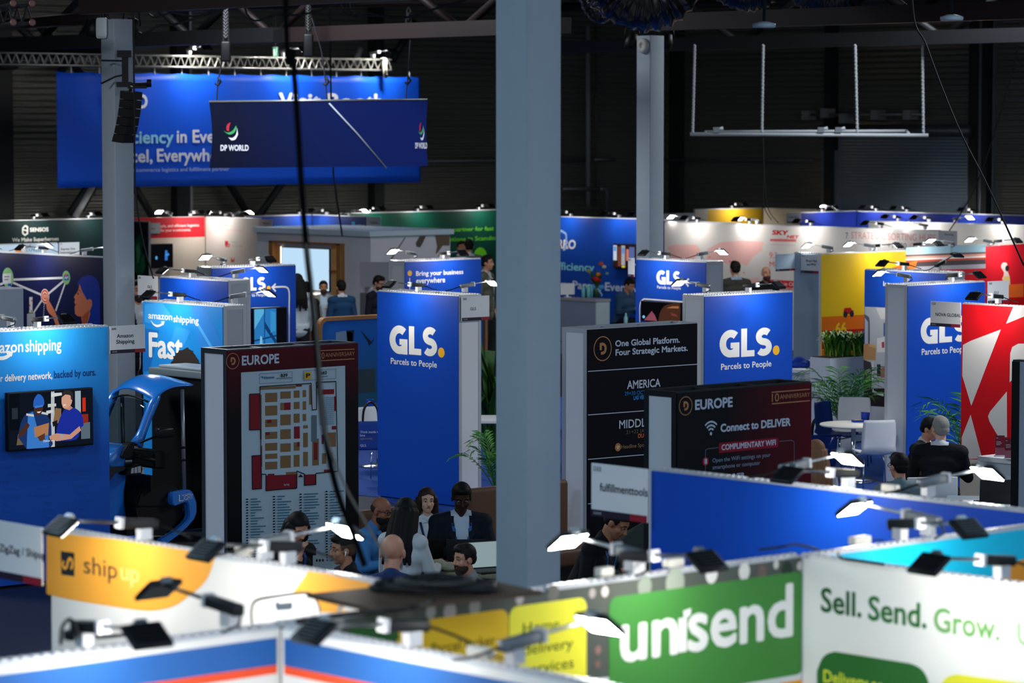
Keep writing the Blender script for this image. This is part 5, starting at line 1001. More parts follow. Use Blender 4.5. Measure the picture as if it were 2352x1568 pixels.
person('woman in black with long dark hair leaning her head on her hand', 684, 1213, z=1.16, sit=True, face=38, lean=.25, nod=.45, skin='fair', top=BLK, coat=False, hair='110d0c', style='long', slim=.88, lanyard='1d3a7a', vox=.006, rarm=((.2, .3, .16), (.09, .24, .52)))
person('young man with white earbud and faded dark hair, seated in profile', 786, 1262, z=1.15, sit=True, face=-68, lean=.12, nod=.05, skin='olive', top='10131a', coat=False, hair='17110e', style='fade', bud=-1, vox=.006)
person('bald man seen from behind, seated in front of the black laptop', 902, 1268, z=1.34, sit=True, face=172, lean=.1, nod=.1, skin='fair', top='21345e', coat=False, style='bald', vox=.006)
person('balding bearded man in profile near the thick column', 1066, 1283, z=1.09, sit=True, face=-58, lean=.08, nod=.08, skin='fair', top='8d8f96', coat=False, style='short', hair='1c1512', beard='short', vox=.006)
person('man in dark shirt with blue lanyard bending forward by the thick column', 1418, 1200, z=1.22, sit=True, face=62, lean=.5, nod=.5, skin='olive', top='15171b', coat=False, hair='221913', style='short', lanyard='1d5c9c', vox=.007)
# the men behind the blue towers
person('man in dark suit with shaved head, seen from behind at the cabin', 703, 664, D=55, face=160, skin='dark', top='14161c', style='fade', hair='0c0a0a', vox=.01)
person('man in beige blazer and pale blue shirt facing the two men at the cabin', 743, 660, D=57.5, face=8, skin='olive', top='8d8a7c', shirt='a9c0d2', hair='15100e', style='short', beard='short', vox=.01, lowcut=.02, larm=((-.28, .05, .25), (-.1, .2, .3)))
person('man in blue suit seen from behind beside the screen of the cabin', 783, 660, D=56, face=205, skin='fair', top='1c4064', hair='120e0c', style='short', vox=.01)
person('man in dark suit and glasses looking down behind the tall logo tower', 870, 650, D=56.5, face=62, nod=.35, skin='fair', top='121a26', shirt='8fa6ba', hair='140f0e', style='short', beard='short', glasses=True, vox=.01)
person('woman with dark curly hair and white blouse behind the arrow line tower', 682, 648, D=54, face=200, skin='tan', top='c2ccd4', coat=False, hair='120d0d', style='long', vox=.01, slim=.88)
person('man facing out before the dark green wall', 1060, 569, D=68, face=20, skin='olive', top='18202c', hair='120e0d', style='short', vox=.011)
person('man in grey jacket seen from behind before the dark green wall', 1077, 566, D=67, face=190, skin='fair', top='5c6a72', hair='14100f', style='short', vox=.011)
person('man in olive jacket walking beside the thick column at the back', 1120, 604, D=60, face=70, skin='fair', top='5d5f50', hair='17120f', style='short', vox=.011)
person('man in dark suit half hidden behind the loudspeaker column', 317, 668, D=47, face=20, skin='fair', top='14171f', hair='1a1412', style='short', beard='short', vox=.01)
person('man in dark grey jacket seen from behind before the world map', 1688, 618, D=58, face=195, skin='fair', top='37352f', shirt='8fa0ae', hair='14100e', style='short', vox=.01)
person('bald bearded man in black polo before the world map', 1760, 628, D=58.5, face=18, skin='fair', top='101216', coat=False, style='bald', beard='short', vox=.01)
person('dark-haired man in denim shirt bending over the table by the flowers', 1446, 655, z=1.3, sit=True, face=50, lean=.25, nod=.45, skin='fair', top='39587a', coat=False, hair='120d0c', style='short', vox=.01)
# right hand stand
person('grey-haired man in black suit seen from behind on a white chair', 2160, 985, z=1.27, sit=True, face=168, lean=.05, yaw=.35, skin='pale', top='0e1016', style='short', hair='8d8a86', vox=.007, slim=1.12)
person('man with red lanyard in dark suit leaning towards the grey-haired man', 2136, 985, z=1.17, sit=True, face=60, lean=.25, nod=.2, skin='fair', top='10141f', hair='110d0c', style='short', lanyard='b02a30', shirt='d6d4d2', vox=.008)
person('dark-haired man in grey shirt seen from behind below the logo tower', 2064, 1071, z=1.22, sit=True, face=190, yaw=.3, lean=.05, skin='fair', top='6f8088', coat=False, hair='100d0d', style='short', glasses=True, vox=.007)
person('woman with long light brown hair behind the wifi board', 1872, 1040, z=1.5, face=205, skin='pale', top='b9bbc2', coat=False, hair='8a5f42', style='long', slim=.86, vox=.008)
# ================================================================ furniture, vehicle, screens, plants
def T2(px, py, D=None, z=None): return PD(px, py, D) if D else P(px, py, z)
VR = -TH                                                             # turned to face the gallery
def rootat(name, label, cat, px, D, rot=VR, z=0, group=None):
    p = PD(px, 500, D); return thing(name, label, cat, (p.x, p.y, z), rot, group)
WHT = M('d9dade', .45); CARP = M('14408f', .9, noise=.12); WOOD = M('8a6440', .55, noise=.15)
# carpets and aisle
def carpet(pts, mat, name, label):
    ps = [P(x, y, 0) for x, y in pts]; n = len(ps); v = [(p.x, p.y, .001) for p in ps] + [(p.x, p.y, .006) for p in ps]
    tag(MB().add(v, [tuple(range(n, 2 * n)), tuple(range(n))[::-1]] + [(i, (i + 1) % n, n + (i + 1) % n, n + i) for i in range(n)], mat).obj(name), label, 'carpet')
carpet([(700, 1010), (1260, 905), (1700, 1010), (1480, 1060), (1195, 1235), (960, 1180), (870, 1142), (740, 1130)], CARP, 'carpet', 'blue carpet around the tall logo tower in the middle')
carpet([(1560, 1060), (1900, 950), (2420, 1010), (2420, 1120), (2000, 1230), (1700, 1180)], M('163f86', .9, noise=.12), 'carpet', 'blue carpet under the round table behind the wifi board')
carpet([(-60, 1352), (-60, 1300), (250, 1225), (320, 1224), (320, 1280), (110, 1338)], M('123a9a', .9), 'carpet', 'strip of blue carpet at the foot of the light blue television wall')
carpet([(330, 1330), (330, 1215), (620, 1180), (1260, 1210), (1260, 1420), (560, 1500)], M('4a4c4e', .85, noise=.2), 'carpet', 'grey aisle carpet under the seated group')

# televisions
def tv(w, x0, y0, x1, y1, label, paint, th=.06, out=.03):
    a = w.at(x0, y0); b = w.at(x1, y1); L = b[0] - a[0]; t1 = max(a[1], w.at(x1, y0)[1]); t0 = min(b[1], w.at(x0, y1)[1]); t1 = (a[1] + w.at(x1, y0)[1]) / 2 if abs(y1 - y0) < 1 else a[1]; t0 = b[1]
    q = Wall.__new__(Wall); q.__dict__.update(w.__dict__); q.o = w.xy(a[0], out + th); q.p = Vector((q.o.x, q.o.y, 1)); q.L = L
    r = thing('wall_television', label, 'television', q.o, q.rot); MB().rbox(0, L, 0, th, t0, t1, .008, BLACK).obj('housing', r); MB().box(L * .3, L * .7, th, th + out - .005, t0 + .1, t1 - .1, BLACK).obj('wall_mount', r)
    b_ = .014; s_ = MB().box(b_, L - b_, -.0008, .0002, t0 + b_ * 1.3, t1 - b_, paint[0]).obj('screen', r); c = Canvas(q); c.k = 20
    def u(x, y): return (b_ + x * (L - 2 * b_), t0 + b_ + y * (t1 - t0 - 2 * b_))
    for pts, mat in paint[1]: c.face([u(*p) for p in pts], mat)
    for tx, x, y, w_, h_, mat in (paint[2] if len(paint) > 2 else ()):
        v, f = glyphs(tx, .02); kk = (L * w_) / max(p[0] for p in v); c._mb('artwork').add([(u(x, y)[0] + p[0] * kk, -.004, u(x, y)[1] + p[1] * kk * h_) for p in v], f, mat)
    c.done(s_); return r
def EM(h, s=.8):
    k = ('em', h, s)
    if k not in _m: _m[k] = lampmat('screen_' + h, rgb(h), s)
    return _m[k]
def ep(*p): return list(p)
amz = (EM('101622'), [
    (ep((0, .35), (.12, .35), (.12, 1), (0, 1)), EM('0b1018')), ([(.03, .55), (.1, .55), (.1, .75), (.03, .75)], EM('2a3038')), ([(.49, 0), (.54, 0), (.54, 1), (.5, 1)], EM('b8c0c4')), ([(.5, .9), (.63, .92), (.63, .97), (.5, .97)], EM('d8dcdc')), ([(.46, .72), (.56, .73), (.56, .78), (.46, .78)], EM('c8ccc8')), ([(.44, .6), (.52, .62), (.52, .67), (.44, .66)], EM('cfd4d0')),
    ([(.79, .55), (.86, .55), (.86, .98), (.79, .98)], EM('9fb4c0')), ([(.8, .4), (.86, .4), (.86, .62), (.8, .62)], EM('d9a032')), ([(.88, .6), (.92, .6), (.92, .85), (.88, .85)], EM('c8321e')), ([(.86, .3), (.95, .3), (.95, .55), (.86, .55)], EM('8a2a22')), ([(.52, .42), (.62, .42), (.62, .68), (.55, .7)], EM('8a6a4a')), ([(.86, .1), (.97, .1), (.97, .4), (.86, .38)], EM('5a6a78')), ([(.08, .08), (.2, .08), (.2, .25), (.1, .28)], EM('6a5a4a')),
    (bez((.1, .22), (.13, .45), (.19, .62), (.3, .68), (.42, .62), (.49, .45), (.5, .2), (.49, 0), (.2, 0), n=3), EM('1c3568')), ([(.2, .0), (.22, .62), (.28, .66), (.34, .3), (.46, .3), (.47, 0)], EM('3a7ac8')), ([(.2, .6), (.29, .57), (.29, .61), (.2, .64)], EM('c8ccd0')), ([(.36, .62), (.46, .58), (.46, .62), (.36, .66)], EM('c8ccd0')),
    (bez((.3, .63), (.295, .72), (.32, .83), (.355, .86), (.39, .82), (.4, .72), (.38, .62), (.34, .58), n=4), EM('4a2c22')), ([(.325, .655), (.38, .66), (.36, .63), (.34, .63)], EM('e4dcd8')), (bez((.285, .74), (.29, .86), (.33, .96), (.37, .96), (.41, .88), (.41, .76), (.35, .77), n=4), EM('2a62c0')), ([(.3, .72), (.4, .74), (.4, .77), (.3, .76)], EM('3a80d8')),
    (ep((.1, .2), (.18, .28), (.24, .42), (.21, .48), (.12, .32)), EM('4a2c22')), ([(.29, .38), (.47, .44), (.46, .23), (.3, .2)], EM('b07a52')), ([(.33, .2), (.42, .26), (.42, .14), (.36, .12)], EM('5a3626')),
    (bez((.56, .3), (.6, .5), (.66, .66), (.72, .7), (.8, .66), (.87, .55), (.89, .35), (.85, .3), (.8, .1), (.56, .1), n=3), EM('1c2f9a')), ([(.65, .68), (.72, .74), (.76, .68), (.72, .64)], EM('c08a70')), (bez((.625, .78), (.63, .9), (.68, .95), (.74, .93), (.755, .82), (.73, .72), (.68, .68), (.64, .7), n=4), EM('d4a086')), (bez((.625, .88), (.65, .99), (.72, 1.0), (.765, .94), (.76, .83), (.74, .84), (.73, .91), (.67, .93), n=4), EM('2b2a2e')), ([(.64, .745), (.68, .755), (.675, .735), (.65, .73)], EM('f0e8e4')),
    (ep((.47, .2), (.56, .24), (.72, .2), (.84, .34), (.86, .26), (.74, .12), (.58, .1), (.48, .14)), EM('c8927a')), ([(.61, .14), (.64, .14), (.64, .22), (.61, .22)], EM('9aa8b0')), ([(.51, .45), (.57, .48), (.57, .4), (.52, .36)], EM('1a1c22'))],
    [('Deliver with ours.', .4, .1, .2, 1.15, EM('f0f0f0'))])
tv(AW, 6, 901, 203, 1020, 'large television on the light blue wall showing two smiling men and a parcel', amz)
tv(GA, 1480, 689.5, 1572, 742, 'television on the arrow tower showing part of a dark face', (EM('0a0a0e'), [(bez((.45, 0), (.5, .5), (.62, .85), (.8, .97), (1, .98), (1, 0), n=4), EM('4a2c20')), ([(.66, .72), (.8, .84), (.97, .86), (.97, .74), (.8, .74)], EM('a86a48')), ([(.75, .5), (.9, .42), (.95, .3), (.8, .34)], EM('7a3a38')), ([(.08, 0), (.28, .52), (.36, .3), (.42, 0)], EM('8a4a58')), (ell(.07, .18, .035, .08, 10), EM('8ac4f0'))]), out=.02)
tv(GL, 574, 707.5, 652, 800, 'television on the arrow line tower showing a blue building', (EM('0a0c12'), [([(0, .0), (.68, 0), (.68, 1), (0, 1)], EM('2a7ac0')), ([(0, .5), (.3, .9), (.3, 1), (0, 1)], EM('5ab4e0')), ([(.3, .55), (.66, .1), (.68, .2), (.3, .72)], EM('123a6a')), ([(0, .2), (.68, .3), (.68, .34), (0, .24)], EM('123a6a')), ([(.3, 0), (.33, 0), (.33, 1), (.3, 1)], EM('174878')), ([(.15, .0), (.25, .0), (.24, .3), (.18, .34)], EM('7ac4e8')), ([(.5, .4), (.66, .45), (.66, .9), (.5, .95)], EM('3a92d0'))]), out=.02)
tv(FE, 1414, 558.5, 1470, 617, 'colourful television on the blue wall behind the flowers', (EM('2a1a18'), [([(0, .3), (.15, .3), (.15, .95), (0, .95)], EM('c8d4e8')), ([(.2, .05), (.3, .05), (.3, .9), (.2, .9)], EM('7a4030')), ([(.34, .1), (.5, .1), (.5, .95), (.34, .95)], EM('a8a8b0')), ([(.55, .3), (.66, .3), (.66, .8), (.55, .8)], EM('d07a6a')), ([(.36, .6), (.48, .6), (.48, .85), (.36, .85)], EM('6a8ad0')), ([(.36, .0), (.5, 0), (.5, .08), (.36, .08)], EM('d8c832')), ([(.66, .1), (.9, .1), (.9, .9), (.68, .9)], EM('5a6aa0')), ([(.02, .7), (.12, .7), (.12, .9), (.02, .9)], EM('4aa0e0'))]), out=.02)
tv(RW, 342, 560, 393, 614, 'dark television on the beige wall under the red band', (EM('0a0b10'), [([(.62, .3), (.75, .3), (.75, .72), (.64, .74)], EM('3a7ad0')), ([(.64, .5), (.82, .5), (.82, .6), (.66, .6)], EM('4a90e0')), (ell(.22, .42, .05, .08, 8), EM('5ab0f0'))]), out=.02)

# tables, chairs, benches
def table(name, label, px, D, w, d, h, top, legm, legs=4, round_=False, rot=VR):
    t = rootat(name, label, 'table', px, D, rot); m = MB()
    if round_: m.lathe([(0, h - .03), (w / 2 - .02, h - .03), (w / 2, h - .015), (w / 2 - .01, h), (0, h)], top, 40)
    else: m.rbox(-w / 2, w / 2, -d / 2, d / 2, h - .04, h, .01, top)
    m.obj('table_top', t)
    if round_: MB().lathe([(.03, .04), (.03, h - .03)], legm, 14).obj('pedestal', t); MB().lathe([(0, 0.012), (.26, .012), (.25, .025), (.05, .05), (0, .05)], legm, 32).obj('base', t)
    else:
        for sx in (-1, 1):
            for sy in (-1, 1): MB().box(sx * (w / 2 - .06) - .025, sx * (w / 2 - .06) + .025, sy * (d / 2 - .06) - .025, sy * (d / 2 - .06) + .025, .013, h - .04, legm).obj('leg', t)
    return t
def shell_chair(label, px, D, rot, mat=None, group=None):
    t = rootat('shell_chair', label, 'chair', px, D, rot, .012, group); mat = mat or WHT; m = MB(); vs = []; fs = []
    prof = [(.22, .44), (.2, .455), (.05, .44), (-.12, .435), (-.19, .47), (-.215, .56), (-.235, .7), (-.25, .84), (-.255, .88)]; n = 10
    for i, (y, z) in enumerate(prof):
        for k in range(n + 1):
            u = -1 + 2 * k / n; wd = .22 - (.03 if i > 6 else 0) * (i - 6) * .4; vs.append((u * wd, y + (.05 * u * u if z > .5 else 0), z + (.03 * u * u if z < .5 else 0)))
    for i in range(len(prof) - 1):
        for k in range(n): a = i * (n + 1) + k; fs.append((a, a + 1, a + n + 2, a + n + 1))
    m.add(vs, fs, mat, True); o = m.obj('shell', t); md = o.modifiers.new('s', 'SOLIDIFY'); md.thickness = .014
    for sx in (-1, 1): MB().tube([(sx * .16, .16, .425), (sx * .2, .2, .3), (sx * .22, .22, .01)], .011, CHROME).obj('leg', t); MB().tube([(sx * .16, -.12, .42), (sx * .2, -.2, .3), (sx * .22, -.25, .01)], .011, CHROME).obj('leg', t)
    MB().tube([(-.2, .2, .3), (-.17, .16, .425), (.17, .16, .425), (.2, .2, .3)], .01, CHROME).obj('cross_bar', t); return t
# stools under the people whose seats are hidden
SEATM = M('2a2c30', .6)
for r, lb, sit in SEATED:
    if not sit: continue
    S = r.scale.x; h = .372 * S; short = ' '.join(lb.split()[:6]); k = thing('stool', 'dark stool under the ' + short, 'stool', (r.location.x, r.location.y, .012), r.rotation_euler.z, 'stools under the seated people')
    MB().rbox(-.19, .19, -.2, .17, h - .09, h - .012, .03, SEATM).obj('seat', k)
    for sx in (-1, 1):
        for sy in (-1, 1): MB().tube([(sx * .13, sy * .13, h - .08), (sx * .16, sy * .15, .0)], .013, BLACK).obj('leg', k)
table('meeting_table', 'light wooden table with laptops between the seated people', 1095, 26.85, .86, .9, .72, M('8d8468', .5, noise=.1), BLACK)
# laptops
def laptop(label, px, D, z, rot, tilt=.25, mat=None, screen=None, w=.34):
    t = rootat('laptop', label, 'laptop', px, D, rot, z); mat = mat or M('1a1b1e', .45)
    MB().rbox(-w / 2, w / 2, -.12, .12, 0, .015, .006, mat).obj('keyboard_base', t); xf = Matrix.Translation((0, .12, .012)) @ Matrix.Rotation(-tilt, 4, 'X'); m = MB(); m.rbox(-w / 2, w / 2, 0, .01, 0, .235, .004, mat, xf); l = m.obj('lid', t)
    MB().box(-w / 2 + .01, w / 2 - .01, -.001, .0, .012, .225, screen or EM('3a4450', .4), xf).obj('screen', l); return t
laptop('black laptop with a slightly tilted lid, left of the beige bag', 985, 27.05, .722, VR + PI - .25, mat=M('0f1012', .4)); laptop('dark grey laptop in front of the man in the dark suit', 1068, 27.0, .722, VR + PI + .05, mat=M('26282a', .5))
laptop('laptop with a bright page on its screen, against the thick column', 1128, 26.55, .722, VR + .45, mat=M('24262a', .5), screen=EM('a8c0c4', .55), w=.3)
bg_ = rootat('cloth_bag', 'crumpled beige cloth bag lying on the wooden table', 'bag', 1012, 26.6, VR, .722); m = MB()
for x, y, r, h in ((-.12, 0, .07, .035), (-.03, .02, .09, .05), (.07, -.01, .08, .04), (.14, .02, .06, .03)): m.ball((x, y, h * .92), (r, .07, h), M('a9a38c', .85), None, 14, 10)
me = remesh(m, .008, .6, 4); finish(me, 'cloth', bg_, [M('a9a38c', .85)])
tb = rootat('tablet', 'grey phone with three lenses held up by the woman in black', 'phone', 731, 25.3, VR + .3, .0); 
MB().box(-.055, .055, -.004, .004, .88, 1.03, M('8d9294', .5), Matrix.Rotation(.25, 4, 'X') if 0 else None).obj('case', tb); m = MB(); [m.ball((-.025 + .025 * i, -.005, .99), (.008, .003, .012), BLACK) for i in range(3)]; m.obj('lens', tb)
tb.name = 'phone'; ptop = table('side_table', 'small dark table before the woman in black', 715, 25.3, .5, .45, .88, M('2c2a28', .5), BLACK)
# brown bench backs behind the group
LEA = M('5a3d2c', .55)
def bench(label, px, D, w, h, rot=0):
    t = rootat('bench', label, 'bench', px, D, rot, .012); MB().rbox(0, w, .0, .12, .02, h, .04, LEA).obj('backrest', t); MB().rbox(0, w, -.5, 0, .25, .42, .04, LEA).obj('seat', t); MB().box(.03, w - .03, -.45, -.02, 0, .25, BLACK).obj('base', t); return t
bench('brown bench behind the bearded man and the women', 822, 29.3, 1.0, .88); bench('brown bench with high back behind the man in dark suit', 1078, 29.9, 1.3, 1.02)
eg = rootat('armchair', 'grey high-backed armchair beside the bending man', 'armchair', 1464, 27.2, VR + 1.1, .0); m = MB(); vs = []; fs = []
for i in range(13):
    z = .35 + .8 * i / 12
    for k in range(13): a = math.radians(-100 + 200 * k / 12); r = .36 - .07 * (i / 12) ** 2; vs.append((r * math.sin(a), -r * math.cos(a) * .9, z - .28 * (1 - math.cos(a)) * i / 12 * .55))
for i in range(12):
    for k in range(12): a = i * 13 + k; fs.append((a, a + 1, a + 14, a + 13))
m.add(vs, fs, M('3a3d3c', .8), True); o = m.obj('shell', eg); md = o.modifiers.new('s', 'SOLIDIFY'); md.thickness = .05; MB().rbox(-.28, .28, -.25, .3, .3, .42, .04, M('3a3d3c', .8)).obj('seat', eg); MB().lathe([(.03, .03), (.03, .3)], BLACK, 10).obj('pedestal', eg); MB().lathe([(0, .013), (.25, .013), (.24, .03), (0, .04)], BLACK, 20).obj('base', eg)
# middle stand: white table, chair, tote bag, timber framed photo panel
pn = Wall('X', (735, 745), 733, 1120, H=1.66, D=46); pr = thing('framed_panel', 'timber framed blue photo panel with rounded corners behind the tall logo tower', 'panel', pn.o, 0); L = pn.L
fr = rrect(0, -.2, L, 1.7, .14); fi = rrect(.05, -.1, L - .05, 1.645, .1); m = MB(); n = len(fr)
v = [(a, 0, max(.012, b)) for a, b in fr] + [(a, 0, max(.012, b)) for a, b in fi] + [(a, .1, max(.012, b)) for a, b in fr] + [(a, .1, max(.012, b)) for a, b in fi]
m.add(v, [(i, (i + 1) % n, n + (i + 1) % n, n + i) for i in range(n)] + [(2 * n + i, 3 * n + i, 3 * n + (i + 1) % n, 2 * n + (i + 1) % n) for i in range(n)] + [(i, 2 * n + i, 2 * n + (i + 1) % n, (i + 1) % n) for i in range(n)] + [(n + i, n + (i + 1) % n, 3 * n + (i + 1) % n, 3 * n + i) for i in range(n)], M('9c6e42', .5)); m.obj('timber_frame', pr)
m = MB(); m.add([(a, .05, max(.02, b)) for a, b in fi], [tuple(range(n))], gmat('sea_print', '2f5f78', '1f62b4', 2, .5, 1.4)); 
def fpl(p, h): m.add([(pn.at(x, y)[0], .046, pn.at(x, y)[1]) for x, y in p], [tuple(range(len(p)))], M(h, .6))
fpl([(776, 764), (795, 760), (814, 764), (814, 784), (776, 790)], '7a96ac'); fpl([(800, 760), (818, 758), (816, 786), (802, 786)], '241f24'); fpl([(832, 758), (858, 785), (864, 776), (862, 784), (852, 795), (850, 787)], '16283c'); fpl([(820, 850), (866, 846), (866, 900), (820, 904)], '3a4a50'); m.obj('photo', pr)
table('round_table', 'round white table half hidden behind the tall logo tower', 868, 41.5, .9, .9, .74, WHT, CHROME, round_=True)
shell_chair('white shell chair with a blue tote bag, beside the tall logo tower', 868, 40.2, VR + PI + .5)
def tote(label, px, D, z, rot, lines, w=.4, h=.36):
    t = rootat('tote_bag', label, 'bag', px, D, rot, z); m = MB(); bm = bmesh.new(); bmesh.ops.create_cube(bm, size=1); bmesh.ops.subdivide_edges(bm, edges=bm.edges[:], cuts=4, use_grid_fill=True)
    for v in bm.verts: x, y, zz = v.co; v.co = Vector((x * w * (1 + .06 * math.sin(zz * 4)), y * .12 * (1.1 - zz * .7) + .012 * math.sin(x * 9), (zz + .5) * h))
    m.bm(bm, M('15398c', .7)); b = m.obj('body', t); md = b.modifiers.new('s', 'SUBSURF'); md.levels = 1; md.render_levels = 1
    for sy in (-.03, .03): MB().tube(bez((-w * .25, sy, h), (-w * .2, sy, h + .16), (0, sy, h + .24), (w * .2, sy, h + .16), (w * .25, sy, h)), .012, BLACK, 6).obj('handle', t)
    m = MB()
    for tx, y, cap, col in lines:
        v, f = glyphs(tx, .02); k = cap / CAPH; m.add([(-w * .36 + p[0] * k, -.095, y + p[1] * k) for p in v], f, M(col, .6))
    m.obj('lettering', t); return t
TL = (('Think inside the', .22, .028, 'c8d4e4'), ('box', .18, .028, 'c8d4e4'), ('opportunity', .14, .022, '9a8a3a'), ('GLS.', .05, .03, 'c8d4e4'))
tote('blue tote bag hanging on the white chair by the tall logo tower', 850, 39.6, .42, VR + .15, TL); tote('blue tote bag standing behind the edge of the wifi board', 1886, 41.4, .014, VR + .25, TL, w=.44, h=.42)
bt_ = rootat('water_jug', 'blue glass jug on the round white table behind the tall logo tower', 'jug', 847, 41.3, VR, .742); MB().lathe([(0, 0), (.05, 0), (.045, .08), (.06, .16), (.06, .17), (0, .165)], M('1c3f9c', .15), 16).obj('glass', bt_); MB().tube([(.05, 0, .14), (.09, 0, .12), (.09, 0, .06), (.045, 0, .04)], .007, M('1c3f9c', .15)).obj('handle', bt_)
shell_chair('white shell chair between the tall logo tower and the thick column', 1145, 44.6, VR - .6)
table('cafe_table', 'white square table behind the palm by the thick column', 1150, 40.5, .8, .8, .74, WHT, CHROME)
# potted plants
def palm(label, px, D, pot_z, size, nf, seed, potcol='d4d6d8', potr=.13, poth=.24, stem=.0, z0=.012):
    random.seed(seed); t = rootat('potted_palm', label, 'plant', px, D, VR, z0); MB().lathe([(0, 0), (potr * .78, 0), (potr, poth), (potr * .92, poth), (potr * .9, poth - .03), (0, poth - .03)], M(potcol, .4), 24).obj('pot', t); MB().lathe([(0, poth - .03), (potr * .88, poth - .028), (0, poth - .015)], M('3a3020', .9), 14).obj('soil', t)
    g1, g2 = M('2f6a2a', .5), M('4f8f34', .5); m = MB()
    for i in range(nf):
        a = 2 * PI * i / nf + random.uniform(-.3, .3); reach = size * random.uniform(.55, 1.0); rise = size * random.uniform(.7, 1.25); pts = []
        for k in range(9): u = k / 8; r = reach * (u ** 1.3) * .8; z = poth - .03 + rise * (1 - (1 - u) ** 1.6) * (1 if u < .7 else 1 - (u - .7) * .55); pts.append(Vector((r * math.cos(a), r * math.sin(a), z)))
        m.tube(pts, [.006 * (1 - .7 * k / 8) + .001 for k in range(9)], g1, 5)
        for k in range(2, 9):
            for f_ in (0, .5):
                if k == 8 and f_: continue
                p = pts[k].lerp(pts[min(k + 1, 8)], f_); d = (pts[k] - pts[k - 1]).normalized(); s_ = d.cross(Vector((0, 0, 1))); s_ = s_.normalized() if s_.length > .05 else Vector((1, 0, 0)); ll = size * .3 * (1 - abs(k - 5) * .13)
                for sg in (-1, 1):
                    tip = p + (d * .75 + s_ * sg * .75 - Vector((0, 0, .3))) * ll; md_ = p.lerp(tip, .45) + Vector((0, 0, .02)); w_ = d * .012; m.add([p, md_ - w_, tip, md_ + w_], [(0, 1, 2, 3)], g2 if random.random() < .45 else g1)
    m.obj('fronds', t); return t
palm('green palm in a white pot right against the thick column', 1137, 36.4, 0, .62, 13, 4, poth=.25)
palm('large green palm before the white planter', 1940, 42.6, 0, .82, 22, 8, poth=.35, potr=.17)
palm('palm tips in a pot between the far logo tower and the red wall', 2238, 36.2, 0, 1.0, 11, 12, poth=.3)
def leafy(name, label, px, D, z, w, h, n, seed, cols=('2c5f22', '4f8f2c', '7fb03a'), k_=1.0):
    random.seed(seed); t = rootat(name, label, 'plant', px, D, VR, z); m = MB()
    for i in range(n):
        x = random.uniform(-w / 2, w / 2); y = random.uniform(-.15, .15); l = random.uniform(.5, 1) * h; a = random.uniform(0, 2 * PI); lean_ = random.uniform(.2, .8) * l; d = Vector((math.cos(a), math.sin(a), 0)); s_ = Vector((-d.y, d.x, 0)) * random.uniform(.03, .055) * k_
        b = Vector((x, y, 0)); q1 = b + d * lean_ * .3 + Vector((0, 0, l * .6)); q2 = b + d * lean_ * .75 + Vector((0, 0, l * .85)); q3 = b + d * lean_ * 1.15 + Vector((0, 0, l * .75)); m.add([b - s_ * .3, b + s_ * .3, q1 + s_, q1 - s_, q2 + s_ * .8, q2 - s_ * .8, q3], [(0, 1, 2, 3), (3, 2, 4, 5), (5, 4, 6)], M(random.choice(cols), .5), True)
    m.obj('leaves', t); return t
px_ = Wall('X', (1909, 815), 1909, 1990, H=1.22, D=44.5); pl = thing('planter', 'tall white planter box with ferns behind the palm', 'planter', px_.xy(0, 0), 0); m = MB(); m.box(0, px_.L, 0, .38, .012, 1.22, M('c4ccd4', .5)); m.obj('box', pl); MB().box(.02, px_.L - .02, .02, .36, 1.215, 1.23, M('2c2418', .9)).obj('soil', pl)
fe = leafy('fern', 'bushy green fern growing in the white planter', 1948, 44.8, 1.23, .62, .42, 260, 5, ('2c5f22', '4f8f2c', '8fb53a', '3a7526'), .45)
leafy('leafy_plant', 'tall dark leafy plant behind the sign by the thick column', 1133, 42.3, .012, .2, 2.0, 60, 9, ('1c3f1c', '2f5a24', '3f6f2c'))
# white counters
def counter(name, label, ax, anchor, x0, x1, H, D, side, face, sidec, top, out=.02):
    w = Wall(ax, anchor, x0, x1, H, D=D); t = thing(name, label, 'counter', w.xy(0), w.rot); L = w.L; edge = w.o + w.dir * L if side > x1 - 1 else w.o; d = ray(side, 600); n = w.dir; k = (Vector((edge.x, edge.y, HC)) - CAM).dot(n) / d.dot(n); th = abs((CAM + d * k - edge).dot(w.nrm)); w.th = th
    MB().box(.02, L - .02, .01, th - .01, .012, H - .05, face).obj('body', t); MB().box(0, L, -.012, th + .01, H - .05, H, top).obj('worktop', t); MB().box(L - .02, L - .003, .015, th - .015, .03, H - .06, sidec).obj('side_panel', t); w.t = t; return w
c1 = counter('counter', 'white information counter with a small lock, behind the logo tower by the boards', 'Y', (1850, 848), 1815, 1850, 1.02, 45, 1895, M('aab4ba', .5), M('d4d4ce', .5), WHT)
MB().box(.1, c1.L - .08, .004, .012, .62, .92, M('b8c2c8', .5)).obj('door', c1.t)
m = MB(); bl_ = rootat('blue_jacket', 'heap of blue fabric lying on the white counter', 'fabric', 1838, 45.3, VR, 1.021)
for x, y, z, r in ((-.1, 0, .06, .07), (0, .02, .085, .085), (.1, 0, .06, .065), (.05, -.05, .05, .06), (-.04, -.06, .04, .06)): m.ball((x, y, z * .95), (r * 1.2, r, z), BLUE, None, 12, 8)
finish(remesh(m, .012, .5, 3), 'cloth', bl_, [M('16389a', .8)])
for i, (px, col, lb) in enumerate(((1858, '1a3c9c', 'small blue and white box on the white counter'), (1879, 'e0e0e2', 'small white box on the white counter'))):
    t = rootat('carton', lb, 'box', px, 45.6, VR, 1.021); MB().box(-.06, .06, -.06, .06, 0, .045 if i == 0 else .085, M(col, .5)).obj('base', t); MB().box(-.062, .062, -.062, .062, .045 if i == 0 else .085, .085 if i == 0 else .095, M('dcdde0', .5)).obj('lid', t)
c2 = counter('counter', 'grey and white counter carrying the flowers', 'Y', (1369, 690), 1280, 1369, 1.12, 61.5, 1402, M('8492a8', .6), M('b0c2c8', .6), M('9a98a2', .5))
